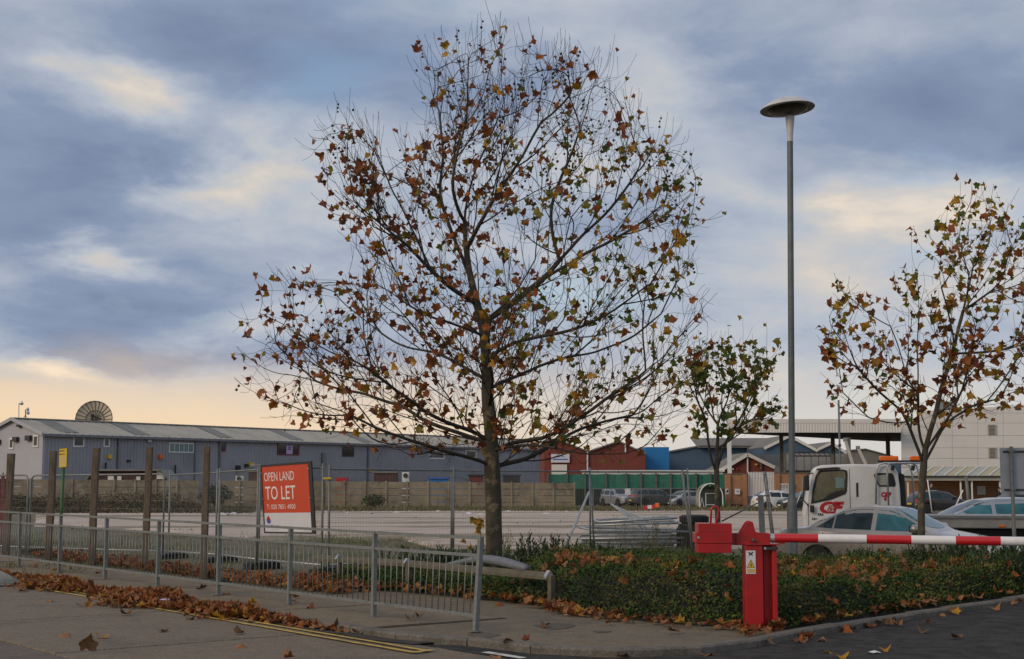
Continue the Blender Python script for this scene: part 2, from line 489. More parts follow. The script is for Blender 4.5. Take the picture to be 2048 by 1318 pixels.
mat('brick_orange', (0.33, 0.165, 0.085), 0.85, var=0.14, scale=3, world_=True, dirt=(0.24, 0.115, 0.06), dirt_scale=0.6, dirt_amt=0.6)
mat('brick_dark', (0.07, 0.03, 0.028), 0.85, var=0.2, scale=2, world_=True)
mat('clad_blue', (0.012, 0.165, 0.42), 0.5, var=0.08, scale=0.4, world_=True)
mat('clad_navy', (0.055, 0.10, 0.155), 0.55, var=0.08, scale=0.4, world_=True)
mat('clad_white', (0.66, 0.64, 0.61), 0.55, var=0.04, scale=0.2, world_=True, dirt=(0.58, 0.56, 0.535), dirt_scale=0.1, dirt_amt=0.6)
mat('asbestos_roof', (0.165, 0.155, 0.14), 0.85, var=0.2, scale=0.6, world_=True)
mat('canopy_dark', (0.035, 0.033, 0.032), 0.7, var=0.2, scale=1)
mat('cream_roof', (0.40, 0.34, 0.19), 0.6, var=0.08, scale=1, world_=True)
mat('beige_roof', (0.37, 0.35, 0.30), 0.6, var=0.08, scale=1, world_=True)
mat('screen_green', (0.018, 0.14, 0.098), 0.8, var=0.16, scale=1.5, world_=True, dirt=(0.010, 0.075, 0.055), dirt_scale=0.4, dirt_amt=0.6)
mat('fence_dark', (0.022, 0.030, 0.028), 0.8, var=0.3, scale=2, world_=True)
mat('steel_post', (0.12, 0.11, 0.09), 0.7, 0.2, var=0.25, scale=4)
mat('paint_silver', (0.36, 0.325, 0.295), 0.30, 0.55, var=0.03, scale=2, coat=0.5)
mat('paint_silver_b', (0.33, 0.34, 0.365), 0.30, 0.55, var=0.03, scale=2, coat=0.5)
mat('paint_white', (0.62, 0.62, 0.63), 0.40, var=0.05, scale=2, coat=0.3, dirt=(0.42, 0.42, 0.41), dirt_scale=1.4, dirt_amt=0.55)
mat('paint_black', (0.018, 0.018, 0.022), 0.25, var=0.1, scale=2, coat=0.5)
mat('paint_grey', (0.085, 0.09, 0.095), 0.3, 0.4, var=0.05, scale=2, coat=0.5)
mat('glass_car', (0.018, 0.034, 0.038), 0.06, var=0.4, scale=2.5, spec=0.4)
mat('glass_teal_reflect', (0.035, 0.135, 0.165), 0.06, var=0.5, scale=1.6, spec=0.4)  # teal car glass, cyan reflections put into its base colour
mat('glass_cab', (0.085, 0.088, 0.055), 0.08, var=0.5, scale=2.2, spec=0.6)
mat('chrome', (0.6, 0.6, 0.6), 0.15, 1.0, var=0.05, scale=4)
mat('light_clear', (0.6, 0.62, 0.64), 0.1, var=0.1, scale=8, spec=0.7)
mat('light_red', (0.35, 0.02, 0.02), 0.2, var=0.1, scale=8)
mat('light_orange', (0.75, 0.14, 0.01), 0.25, var=0.15, scale=8)
mat('dish_mesh', (0.55, 0.47, 0.36), 0.7, var=0.08, scale=2)
mat('alu_bed', (0.30, 0.29, 0.275), 0.5, 0.3, var=0.12, scale=3, dirt=(0.19, 0.18, 0.165), dirt_scale=2, dirt_amt=0.6)
mat('poly_clear', (0.34, 0.35, 0.31), 0.3, var=0.1, scale=2)
mat('green_plain', (0.02, 0.22, 0.05), 0.5, var=0.1, scale=2)
mat('lilac_print', (0.50, 0.36, 0.60), 0.5, var=0.08, scale=3)
mat('skin', (0.45, 0.28, 0.20), 0.6, var=0.06, scale=9)
mat('hair', (0.02, 0.016, 0.013), 0.7, var=0.2, scale=20)
mat('cloth_dark', (0.018, 0.018, 0.026), 0.9, var=0.2, scale=9)
mat('cloth_pale', (0.30, 0.27, 0.22), 0.9, var=0.15, scale=9)
mat('plastic_grey', (0.135, 0.145, 0.17), 0.5, var=0.15, scale=5, dirt=(0.085, 0.088, 0.095), dirt_scale=4, dirt_amt=0.5)
mat('litter_white', (0.62, 0.62, 0.64), 0.6, var=0.1, scale=6)
# ================================================================== ground, road, kerb, pavement
U = Vector((-0.618, 0.786, 0)).normalized()        # along the road, away from the viewer
N = Vector((-0.786, -0.618, 0)).normalized()       # from the kerb out into the road
K0 = Vector((-0.80, 14.66, 0))
RZ = -0.07                                          # road level below the pavement
def sn(s, n, z=0.0): return K0 + U * s + N * n + Vector((0, 0, z))

# outer top edge of the kerb, from far along the road round the island tip and off to the right
KERB = [sn(62, 0), sn(40, 0), sn(26, 0), sn(18, 0), sn(12, 0), sn(8, 0), sn(4, 0), sn(2, 0), sn(0.5, 0)]
KERB += [ground(*p) for p in ((940, 1277), (1020, 1288), (1108, 1296), (1195, 1299.5), (1274, 1300), (1360, 1297), (1445, 1289), (1530, 1276), (1600, 1262), (1690, 1248), (1797, 1231), (1920, 1213), (2048, 1194))]
KERB += [Vector((9.0, 22.1, 0)), Vector((13.0, 26.2, 0)), Vector((24, 37, 0))]
def resample(pts, step):
    out = [Vector(pts[0])]; acc = 0.0
    for a, b in zip(pts, pts[1:]):
        d = (b - a).length; t = step - acc
        while t <= d + 1e-9:
            out.append(a.lerp(b, t / d)); t += step
        acc = (acc + d) % step
    return out
def left_of(pts, i):
    t = (pts[min(i + 1, len(pts) - 1)] - pts[max(i - 1, 0)]).normalized()
    return Vector((-t.y, t.x, 0))

# road base sheet, sunk so that slabs and tarmac lie on it
road = MB()
inner = [p + left_of(KERB, i) * 0.12 for i, p in enumerate(KERB)]
rp_ = [(p.x, p.y) for p in inner] + [(700, inner[-1].y), (700, -300), (-700, -300), (-700, inner[0].y)]
road.add([(x, y, RZ - 0.16) for x, y in rp_], [tuple(range(len(rp_) - 1, -1, -1))])
road = tag(road.build('road', M['joint']), 'concrete road of large worn slabs with dark joints beside the kerb', 'road', kind='structure')
# slabs: two lanes, joints across every 3.45 m
def slab_mesh(w, l, h, name, m):
    b = MB(); b.box((0, 0, -h / 2), (w, l, h)); me = b.mesh(name, m)
    bm = bmesh.new(); bm.from_mesh(me)
    bmesh.ops.bevel(bm, geom=[e for e in bm.edges if all(v.co.z > -0.001 for v in e.verts)], offset=0.012, segments=1, affect='EDGES')
    bm.to_mesh(me); bm.free()
    return me
SL = slab_mesh(3.21, 3.418, 0.15, 'slab', M['concrete_road'])
SLB = slab_mesh(3.60, 3.418, 0.15, 'slab', M['concrete_road_b'])
ang = math.atan2(U.y, U.x) - math.pi / 2
for k in range(-6, 9):
    s = 1.8 + 3.45 * k - 1.725
    for me, n in ((SL, 1.62), (SLB, 3.24 + 1.82)):
        inst(me, 'slab', road, sn(s, n, RZ + random.uniform(-0.004, 0.003)), (0, 0, ang))
# tarmac of the side road: butts on the slabs, runs under the kerb
tarmac = MB()
tp = [sn(0.2, -0.012), sn(-12, -0.012), sn(-40, -0.012), Vector((300, -17, 0)), Vector((300, inner[-1].y, 0))] + [inner[i] for i in range(len(inner) - 1, 8, -1)]
tarmac.add([(p.x, p.y, RZ - 0.006) for p in tp], [tuple(range(len(tp)))])
tarmac = tarmac.build('tarmac', M['asphalt']); tag(tarmac, 'dark tarmac of the side entrance in front of the barrier', 'tarmac', kind='structure')
# gutter strip of dark silt along the kerb
gm = MB()
ks = resample(KERB[:10], 0.6)
ks = [p for p in ks if (p - K0).dot(U) < 24]
pts = []
for i, p in enumerate(ks):
    w = 0.16 + 0.10 * (mnoise.noise(Vector((i * 0.35, 3, 0))) + 0.4)
    pts.append((p - N * 0.05, p + N * max(0.05, w)))
vs = [(q.x, q.y, RZ + 0.007) for pr in pts for q in pr]
gm.add(vs, [(2 * i, 2 * i + 1, 2 * i + 3, 2 * i + 2) for i in range(len(pts) - 1)])
tag(gm.build('gutter_silt', M['joint']), 'dark silt lying in the gutter beside the kerb', 'silt', kind='stuff')

# kerb stones
kerb = MB(); kerb.box(K0 + Vector((0, 0, -0.5)), (0.1, 0.1, 0.1)); kerb = tag(kerb.build('kerb', M['kerbstone']), 'worn concrete kerb stones edging the pavement and the shrub bed', 'kerb', kind='structure')
kp = resample(KERB, 0.915)
for i in range(len(kp) - 1):
    a, b = kp[i], kp[i + 1]
    if a.y > 60 or a.x > 20: continue
    t = (b - a).normalized(); nl = Vector((-t.y, t.x, 0)); L = (b - a).length - 0.014
    c = (a + b) / 2
    m = MB()
    # cross-section of a half-battered kerb, extruded along the stone
    right = Vector((c.x, c.y, 0))
    sec = [(0.0, -0.25), (0.006, -0.02), (0.026, 0.0), (0.135, 0.004), (0.135, -0.25)]
    vs = []
    for e in (-L / 2, L / 2):
        for q, z in sec: vs.append(tuple(t * e + nl * q + Vector((0, 0, z))))
    k5 = len(sec)
    m.add(vs, [tuple(range(k5)), tuple(range(2 * k5 - 1, k5 - 1, -1))] + [(j, k5 + j, k5 + (j + 1) % k5, (j + 1) % k5) for j in range(k5)])
    me = m.mesh('kerb_stone', M['kerbstone'])
    inst(me, 'kerb_stone', kerb, c + Vector((0, 0, random.uniform(-0.006, 0.006))), (random.uniform(-.01, .01), random.uniform(-.01, .01), random.uniform(-.006, .006)))

# pavement: back edge, then a bed of joint colour with concrete bays on it
BACK = [sn(62, -2.35), sn(30, -2.35), sn(14, -2.35), sn(9, -2.3)]
BACK += [Vector((-4.9, 23.0, 0)), Vector((-2.75, 21.45, 0)), Vector((-1.55, 20.35, 0)), Vector((0.45, 17.95, 0)), ground(1150, 1228), ground(1250, 1242), ground(1400, 1256), ground(1475, 1262)]
pv = MB()
edge = [p + left_of(KERB, i) * 0.10 for i, p in enumerate(KERB[:17])]
poly = [(p.x, p.y) for p in edge] + [(p.x, p.y) for p in reversed(BACK)]
pv.add([(x, y, -0.012) for x, y in poly], [tuple(range(len(poly)))])
pave = tag(pv.build('pavement', M['pavement_tip']), 'grey concrete pavement running under the guard rail to the island tip', 'pavement', kind='structure')
def bay(s0, s1, n0, n1, dz):
    m = MB(); g_ = 0.011
    q = [sn(s0 + g_, n0 - g_), sn(s1 - g_, n0 - g_), sn(s1 - g_, n1 + g_), sn(s0 + g_, n1 + g_)]
    c = sum(q, Vector()) / 4
    m.add([tuple(p - c + Vector((0, 0, -0.1))) for p in q] + [tuple(p - c) for p in q], [(0, 1, 2, 3), (7, 6, 5, 4), (0, 4, 5, 1), (1, 5, 6, 2), (2, 6, 7, 3), (3, 7, 4, 0)])
    o = inst(m.mesh('paving_bay', M['pavement']), 'paving_bay', pave, c + Vector((0, 0, dz)), (random.uniform(-.003, .003), random.uniform(-.003, .003), 0))
jm = MB(); jm.add([tuple(sn(1.3, -0.13, -0.007)), tuple(sn(25, -0.13, -0.007)), tuple(sn(25, -1.97, -0.007)), tuple(sn(1.3, -1.97, -0.007))], [(0, 1, 2, 3)]); jm.build('joint_bed', M['joint'], pave, fix=True)
for px_, py_, rx_, ry_ in ((1110, 1252, 0.22, 0.15), (1205, 1263, 0.09, 0.05), (968, 1270, 0.16, 0.10)):
    c_ = ground(px_, py_, -0.0085); pm_ = MB(); pm_.add([(c_.x + rx_ * math.cos(a_) * (1 + 0.2 * math.sin(3 * a_)), c_.y + ry_ * math.sin(a_) * 2.2, -0.0075) for a_ in [k_ * 0.35 for k_ in range(18)]], [tuple(range(18))]); pm_.build('repair_patch', M['patch'], pave)
s = 1.35
while s < 24:
    l = random.choice((1.85, 2.1, 2.4, 2.9))
    bay(s, s + l, -0.137, -0.95, random.uniform(-0.004, 0.004))
    bay(s + 0.0, s + l + 0.0, -0.955, -1.95, random.uniform(-0.004, 0.004))
    s += l

# painted lines
mk = MB()
def stripe(s0, s1, n0, n1, z, nseg=14):
    vs = []
    for i in range(nseg + 1):
        s_ = s0 + (s1 - s0) * i / nseg
        j = 0.012 * mnoise.noise(Vector((s_ * 2.1, n0 * 9, 1)))
        vs += [tuple(sn(s_, n0 + j, z)), tuple(sn(s_, n1 + j, z))]
    mk.add(vs, [(2 * i, 2 * i + 1, 2 * i + 3, 2 * i + 2) for i in range(nseg)])
stripe(-0.35, 22, 0.27, 0.335, RZ + 0.012, 60)
stripe(-0.40, 22, 0.45, 0.515, RZ + 0.012, 60)
mk.add([tuple(sn(-0.42, 0.515, RZ + 0.0165)), tuple(sn(-0.36, 0.515, RZ + 0.0165)), tuple(sn(-0.30, 0.24, RZ + 0.0165)), tuple(sn(-0.37, 0.24, RZ + 0.0165))], [(0, 1, 2, 3)])
tag(mk.build('yellow_lines', M['yellow_paint'], fix=True), 'double yellow lines painted along the gutter', 'road marking', kind='structure')
mk = MB()
for s0, s1 in ((-0.72, -1.32), (-1.62, -2.22), (-2.52, -3.1)): stripe(s0, s1, -0.17, -0.07, RZ + 0.004, 4)
tag(mk.build('white_dashes', M['white_paint'], fix=True), 'broken white give way line across the side entrance', 'road marking', kind='structure')

# ------------------------------------------------------------------ land behind
def back_y(x):
    pts = [(p.x, p.y) for p in BACK] + [(KERB[i].x - 0.06, KERB[i].y + 0.1) for i in range(16, len(KERB))]
    pts = sorted(pts)
    if x <= pts[0][0]: return pts[0][1]
    for (xa, ya), (xb, yb) in zip(pts, pts[1:]):
        if xa <= x <= xb: return ya + (yb - ya) * (x - xa) / max(1e-6, xb - xa)
    return pts[-1][1]
xs = [-900, -400, -200, -120, -80, -55] + [x * 2.0 for x in range(-25, -6)] + [x * 0.5 for x in range(-24, 29)] + [x * 2.0 for x in range(8, 26)] + [60, 80, 110, 160, 250, 450, 900]
ds = [0, 0.15, 0.4, 0.8, 1.3, 2, 3, 4, 5, 6, 7, 8, 9, 10, 11, 12, 14, 16, 18, 21, 25, 30, 36, 43, 50, 60, 70, 80, 90, 100, 115, 130, 160, 220, 400, 800, 1500, 3000]
vs, fs, mi = [], [], []
for x in xs:
    y0 = back_y(x)
    for j, d in enumerate(ds):
        y = y0 + d
        z = gz(x, y) - 0.018 + (0.03 * mnoise.noise(Vector((x * 0.4, y * 0.4, 0))) if 2 < d < 60 else 0)
        if d == 0: z = -0.10
        vs.append((x, y, z))
nd = len(ds)
land = MB()
land.add(vs, [(i * nd + j, (i + 1) * nd + j, (i + 1) * nd + j + 1, i * nd + j + 1) for i in range(len(xs) - 1) for j in range(nd - 1)])
land = tag(land.build('ground', M['rough_land']), 'rough open land of soil and weeds behind the fence', 'ground', kind='structure')

# pale broken slab of the cleared site
sl = MB()
cols, rows = 60, 16
def srow(px, f):
    x0 = 1017 + 5 * mnoise.noise(Vector((px * 0.01, 1, 0)))
    x1 = 1078 + 9 * mnoise.noise(Vector((px * 0.008, 5, 0))) - 28 * smooth(520, 60, px) + 20 * smooth(780, 880, px)
    return x0 + (x1 - x0) * f
vs = []
for i in range(cols + 1):
    px = 60 + 1590 * i / cols
    for j in range(rows + 1):
        py = srow(px, j / rows)
        d = ray(px, py)
        y = 60.0
        for _ in range(30): y = (EYE - gz(d.x / d.y * y, y)) / -d.z * d.y
        x = d.x / d.y * y
        vs.append((x, y, gz(x, y) + (-0.06 if j in (0, rows) or i in (0, cols) else 0.05 + 0.015 * mnoise.noise(Vector((x, y, 0))))))
sl.add(vs, [(i * (rows + 1) + j, (i + 1) * (rows + 1) + j, (i + 1) * (rows + 1) + j + 1, i * (rows + 1) + j + 1) for i in range(cols) for j in range(rows)])
tag(sl.build('site_slab', M['old_slab']), 'pale broken concrete slab of the cleared site', 'slab', kind='structure')

# ================================================================== guard rail
POSTS = []
for px, h in ((-60, 107.5), (38, 113), (116, 119), (208, 127.2), (312, 137.5), (431, 148.5), (573, 160.5), (745, 174.5)):
    y = FPX / h
    POSTS.append(Vector(((px - 1024) / FPX * y, y, 0)))
# one straight run, posts 2 m apart, ending in a post that has been knocked over a little
P_end = ground(951, 1263)
POSTS = [P_end + U * 2.0 * k for k in range(9)]
gr = thing('guard_rail', 'galvanised steel pedestrian guard rail with vertical bars along the pavement', 'guard rail', P_end)
pm = MB(); pm.box((0, 0, 0.5), (0.05, 0.05, 1.0), ang); pm = pm.mesh('post', M['galvanised'])
LEAN = 0.055
for k, p in enumerate(POSTS):
    rot = (0.0, LEAN, 0.0) if k == 0 else (random.uniform(-.008, .008), random.uniform(-.008, .008), 0)
    inst(pm, 'post', gr, p, rot)
    fm = MB(); fm.lathe([(0.075, 0.0), (0.07, 0.006), (0.03, 0.009)], p + Vector((0, 0, 0.002)), 10); fm.build('foot_collar', M['kerbstone'], gr)
for k in range(len(POSTS) - 1):
    a, b = POSTS[k], POSTS[k + 1]
    d = (b - a).normalized()
    def pt(t, z):
        q = a + (b - a) * t + Vector((0, 0, z))
        if k == 0: q = q + Vector((LEAN * z * (1 - t), 0, 0))
        return q
    e = 0.026 / 2.0
    for z, w in ((0.985, 0.032), (0.80, 0.032), (0.165, 0.032)):
        nm = {0.985: 'top_rail', 0.80: 'middle_rail', 0.165: 'bottom_rail'}[z]
        m = MB(); m.bar(pt(e, z), pt(1 - e, z), w, w); m.build(nm, M['galvanised'], gr)
    nb = 16
    for i in range(1, nb + 1):
        t = i / (nb + 1)
        m = MB()
        if k == 0 and i == 8:
            m.tube([pt(t, 0.18), pt(t, 0.4) + d * 0.012, pt(t, 0.6) - d * 0.012, pt(t, 0.79)], 0.0065, 5)
        else: m.tube([pt(t, 0.18), pt(t, 0.79)], 0.0065, 5)
        m.build('bar', M['galvanised'], gr, True)

# ================================================================== rising barrier
BX = ground(1521, 1256)
by = BX.y
bar = thing('barrier', 'red manual rising barrier with striped red and white arm and counterweight', 'barrier', BX)
m = MB()
# pillar: a channel section, web to the left, open recess on the right-hand side of the front
w, dpt, hh = 0.345, 0.22, 0.90
x0, x1, yf, yb = BX.x - w / 2, BX.x + w / 2, by - dpt / 2, by + dpt / 2
sec = [(x0, yf), (BX.x + 0.02, yf), (BX.x + 0.02, yf + 0.02), (BX.x + 0.045, yf + 0.11), (x1 - 0.055, yf + 0.11), (x1 - 0.05, yf + 0.005), (x1, yf), (x1, yb), (x0, yb)]
m.prism([(a - BX.x, b - by) for a, b in sec], (BX.x, by, 0.012), (1, 0, 0), (0, 1, 0), hh - 0.012)
m.build('pillar', M['red_paint'], bar, bevel=0.006)
m = MB(); m.box((BX.x, by, 0.006), (0.37, 0.30, 0.012)); m.build('base_plate', M['red_dark'], bar)
m = MB(); m.box((BX.x + 0.02, by - 0.005, hh + 0.006), (w + 0.03, dpt + 0.03, 0.012)); m.build('top_plate', M['red_paint'], bar, bevel=0.003)
m = MB(); m.bar((BX.x + 0.03, yf - 0.012, hh - 0.035), (x1 + 0.01, yf - 0.012, hh - 0.035), 0.022, 0.03); m.build('latch_bar', M['steel_dark'], bar)
m = MB(); m.lathe([(0.014, 0), (0.014, 0.012)], (BX.x + 0.04, yf - 0.022, hh - 0.035), 8, Matrix.Rotation(R(90), 3, 'X')); m.build('bolt', M['galv_bright'], bar)
# arm: seen to sink slightly to the right
za = 0.975
A0 = Vector((BX.x + 0.01, by, za)); A1 = Vector((BX.x + 6.2, by - 1.35, za - 0.035))
# direction of the arm from the picture: its far end passes the frame at row 1090
ad = (A1 - A0).normalized()
m = MB(); m.tube([A0 + ad * 0.02, A0 + ad * 0.17], 0.047, 14); m.build('arm_sleeve', M['galv_bright'], bar, True, auto=40)
bounds = [0.16, 0.625, 1.135, 1.60, 2.055, 2.51, 2.965, 3.42, 3.875, 4.33]
for i in range(len(bounds) - 1):
    m = MB(); m.tube([A0 + ad * (bounds[i] + 0.0005), A0 + ad * bounds[i + 1]], 0.048, 18)
    m.build('arm_section', M['arm_red' if i % 2 == 0 else 'arm_white'], bar, True, auto=40)
m = MB()
for dy in (-0.075, 0.075):
    m.prism([(-0.27, -0.075), (0.10, -0.075), (0.10, 0.05), (-0.0, 0.05), (-0.06, 0.07), (-0.085, 0.17), (-0.12, 0.185), (-0.155, 0.16), (-0.22, 0.055), (-0.27, 0.045)], (A0.x, by + dy, za), (1, 0, 0), (0, 0, 1), -0.012)
m.build('pivot_plate', M['red_paint'], bar, bevel=0.002)
m = MB(); m.tube([(A0.x - 0.09, by - 0.10, za - 0.025), (A0.x - 0.09, by + 0.10, za - 0.025)], 0.022, 12); m.build('pivot_pin', M['steel_dark'], bar, True, auto=40)
m = MB(); m.lathe([(0.019, 0), (0.02, 0.01), (0.01, 0.016)], (A0.x - 0.09, by - 0.10, za - 0.025), 10, Matrix.Rotation(R(90), 3, 'X')); m.build('pin_cap', M['old_wood'], bar, True)
m = MB(); m.bar((A0.x - 0.20, by, za - 0.015), (A0.x - 0.40, by, za - 0.012), 0.10, 0.13); m.build('tail_beam', M['red_paint'], bar, bevel=0.004)
cb0, cb1 = at(1398, 1047, by - 0.2), at(1466, 1106, by - 0.2)
cx, cz = (cb0.x + cb1.x) / 2, (cb0.z + cb1.z) / 2
zs = at(1430, 1066, by - 0.2).z
m = MB(); m.box((cx - 0.004, by - 0.02, (cb0.z + zs) / 2), (cb1.x - cb0.x, 0.30, cb0.z - zs)); cw_ = m.build('counterweight', M['red_paint'], bar, bevel=0.004)
m = MB(); m.box((cx - 0.016, by - 0.02, zs - 0.055), (cb1.x - cb0.x + 0.03, 0.318, 0.11)); m.build('clamp_plate', M['red_paint'], cw_, bevel=0.004)
m = MB(); m.box((cx - 0.01, by - 0.02, (zs - 0.111 + cb1.z) / 2), (cb1.x - cb0.x, 0.30, zs - 0.111 - cb1.z)); m.build('lower_weight', M['red_paint'], cw_, bevel=0.004)
m = MB(); hx = at(1430, 1040, by).x
hp = [(hx - 0.045 + 0.018 * math.sin(0), cb0.z - 0.01)]
hpts = [Vector((hx - 0.05, by, cb0.z - 0.01)), Vector((hx - 0.042, by, cb0.z + 0.10))]
for a in range(0, 181, 20): hpts.append(Vector((hx - 0.0 - 0.040 * math.cos(R(a)), by, cb0.z + 0.135 + 0.045 * math.sin(R(a)))))
hpts += [Vector((hx + 0.028, by, cb0.z + 0.06)), Vector((hx + 0.012, by, cb0.z - 0.01))]
m.tube(hpts, 0.0115, 8); m.build('lifting_loop', M['red_paint'], cw_, True)
m = MB(); m.lathe([(0.016, 0), (0.012, 0.012)], (cb0.x - 0.005, by - 0.182, zs - 0.05), 8, Matrix.Rotation(R(90), 3, 'X')); m.build('clamp_bolt', M['galv_bright'], cw_)
# notice on the pillar
nx, nzv = at(1501, 1101, yf).x, at(1501, 1101, yf).z
nt = MB(); nt.box((nx, yf - 0.004, nzv - 0.125), (0.105, 0.004, 0.25)); nt = nt.build('notice', M['sign_white'], bar)
def flat(poly, z, m_, name):
    b = MB(); b.prism([(p[0], p[1]) for p in poly], (nx, yf - 0.0065 - z, nzv), (1, 0, 0), (0, 0, 1), 0.0015); b.build(name, m_, nt)
flat([(-0.044, -0.165 - 0.02), (0.044, -0.185), (0.0, -0.095)], 0.0, M['print_black'], 'triangle')
flat([(-0.036, -0.181), (0.036, -0.181), (0.0, -0.107)], 0.002, M['sign_yellow'], 'triangle_face')
flat([(-0.004, -0.172), (0.006, -0.172), (0.010, -0.150), (0.0, -0.150), (0.006, -0.128), (-0.010, -0.155), (0.0, -0.155)], 0.004, M['print_black'], 'symbol')
flat([(-0.044, -0.238), (0.044, -0.238), (0.044, -0.197), (-0.044, -0.197)], 0.0, M['sign_yellow'], 'text_panel')
for i in range(3): flat([(-0.036, -0.207 - i * 0.011), (0.034, -0.207 - i * 0.011), (0.034, -0.203 - i * 0.011), (-0.036, -0.203 - i * 0.011)], 0.002, M['print_grey'], 'text_line')
flat([(-0.03, -0.062), (-0.012, -0.04), (-0.03, -0.018), (-0.018, -0.012), (0, -0.03), (0.018, -0.012), (0.03, -0.018), (0.012, -0.04), (0.03, -0.062), (0.0, -0.046)], 0.0, M['print_black'], 'emblem')

# ================================================================== knee rail (low timber rail)
kr = thing('knee_rail', 'low timber knee rail on short posts with metal caps by the shrubs', 'knee rail', ground(1103, 1213))
kps = [ground(1103, 1213), ground(817, 1179), ground(680, 1168)]
kps.append(kps[2] + (kps[2] - kps[1]).normalized() * 0.4)
for i, p in enumerate(kps[:3]):
    d = (kps[0] - kps[1]).normalized(); a2 = math.atan2(d.y, d.x)
    m = MB(); m.box(p + Vector((0, 0, 0.19)), (0.075, 0.075, 0.40), a2); po = m.build('post', M['grey_wood'], kr, bevel=0.005)
    m = MB()
    m.prism([(-0.055, 0.355), (0.055, 0.355), (0.055, 0.385), (0.0, 0.452), (-0.055, 0.385)], p - d * 0.03, Vector((-d.y, d.x, 0)) * -1, (0, 0, 1), 0.06)
    m.build('metal_cap', M['galv_bright'], po)
for i in range(3):
    a, b = kps[i], kps[i + 1]
    d = (b - a).normalized()
    if i == 2: b = b + d * 0.3
    m = MB()
    o = a + Vector((0, 0, 0.0)) + d * 0.032
    side = Vector((-d.y, d.x, 0))
    m.prism([(-0.05, 0.33), (0.05, 0.33), (0.05, 0.37), (0.0, 0.43), (-0.05, 0.37)], o, side, (0, 0, 1), (b - a).length - 0.064)
    m.build('rail', M['grey_wood'], kr, bevel=0.004, fix=True)
# grey plastic length lying over the rail
gp = MB()
c0 = (kps[0] * 0.62 + kps[1] * 0.38)
d = (kps[1] - kps[0]).normalized(); side = Vector((d.y, -d.x, 0))
pts, rs = [], []
for i in range(15):
    t = i / 14
    q = kps[0] + d * (0.55 + 2.0 * t) + Vector((0, 0, 0.45 + 0.07 * math.sin(math.pi * t) - 0.07 * max(0, t - 0.55) * 2))
    q += side * (0.02 + 0.10 * t)
    pts.append(q); rs.append(0.058 * (0.55 + 0.45 * math.sin(math.pi * min(1, t * 1.1 + 0.12))) + 0.008)
gp.tube(pts, rs, 10)
tag(gp.build('plastic_pipe', M['plastic_grey'], None, True), 'bent grey plastic pipe lying over the low timber rail', 'pipe')

# ================================================================== lamp column
LP = Vector(((1578 - 1024) / FPX * 24.0, 24.0, 0.0))
lp = thing('street_lamp', 'tall grey street lamp column with a tilted saucer shaped head', 'street lamp', LP)
ztop = at(1575, 283, 24.0).z
zb = at(1578, 1005, 24.0).z
lean = Vector(((at(1575, 283, 24.0).x - at(1579, 1005, 24.0).x), 0, ztop - zb)).normalized()
rot = lean.to_track_quat('Z', 'Y').to_matrix()
m = MB(); m.lathe([(0.088, -0.1), (0.088, zb - 0.12), (0.083, zb - 0.02), (0.058, zb + 0.10), (0.0535, zb + 0.14)], LP, 20, rot); m.build('base', M['lamp_grey'], lp, True, auto=35)
m = MB(); L = ztop / lean.z; m.lathe([(0.0535, zb + 0.13), (0.051, L)], LP, 18, rot); m.build('shaft', M['lamp_grey'], lp, True, auto=35)
top = LP + lean * L
m = MB(); m.lathe([(0.050, 0.0), (0.052, 0.12), (0.066, 0.26), (0.078, 0.42), (0.080, 0.44)], top, 18, rot); m.build('spigot', M['lamp_white'], lp, True, auto=35)
hc = at(1574.5, 216, 24.0)
tilt = Matrix.Rotation(R(-4), 3, 'Y') @ Matrix.Rotation(R(-2), 3, 'X')
m = MB(); m.lathe([(0.462, -0.022), (0.47, -0.02), (0.472, -0.012), (0.45, 0.005), (0.37, 0.07), (0.27, 0.125), (0.14, 0.165), (0.045, 0.18), (0.0, 0.182)], hc, 40, tilt); hd = m.build('head_cover', M['lamp_white'], lp, True, auto=30)
m = MB(); m.lathe([(0.0, -0.024), (0.458, -0.024), (0.458, -0.034), (0.36, -0.030)], hc, 40, tilt); m.build('rim', M['lamp_under'], lp, True, auto=30)
m = MB(); m.lathe([(0.0, -0.115), (0.08, -0.115), (0.20, -0.105), (0.29, -0.08), (0.345, -0.045), (0.35, -0.032)], hc, 40, tilt); m.build('diffuser', M['lamp_under'], lp, True, auto=60)
m = MB(); m.box(LP + Vector((0, -0.09, 0.55)), (0.11, 0.012, 0.5)); m.build('access_door', M['lamp_grey'], lp, bevel=0.004)

# ================================================================== traffic sign seen from behind
SP_ = ground(2031, 1146, RZ - 0.02); SP_.z = 0.0
sp = thing('road_sign', 'grey road sign seen from behind on a steel post by the car park', 'road sign', SP_)
ys = SP_.y
zt = at(2030, 893, ys).z
m = MB(); m.tube([(SP_.x, ys, -0.1), (SP_.x - 0.0, ys, zt)], 0.034, 12); m.build('post', M['galvanised'], sp, True, auto=40)
xa, z0_, z1_ = at(2004, 989, ys).x, at(2004, 989, ys).z, at(2004, 896, ys).z
m = MB(); m.box(((xa + xa + 0.78) / 2, ys + 0.055, (z0_ + z1_) / 2), (0.78, 0.006, z1_ - z0_)); m.build('panel', M['sign_back'], sp)
for zc in (z0_ + 0.085, z1_ - 0.065):
    m = MB(); m.box((xa + 0.41, ys + 0.044, zc), (0.70, 0.014, 0.035)); ch = m.build('channel', M['steel_dark'], sp)
    m = MB(); m.box((SP_.x, ys - 0.002, zc), (0.09, 0.075, 0.028)); m.build('clip', M['galvanised'], ch)
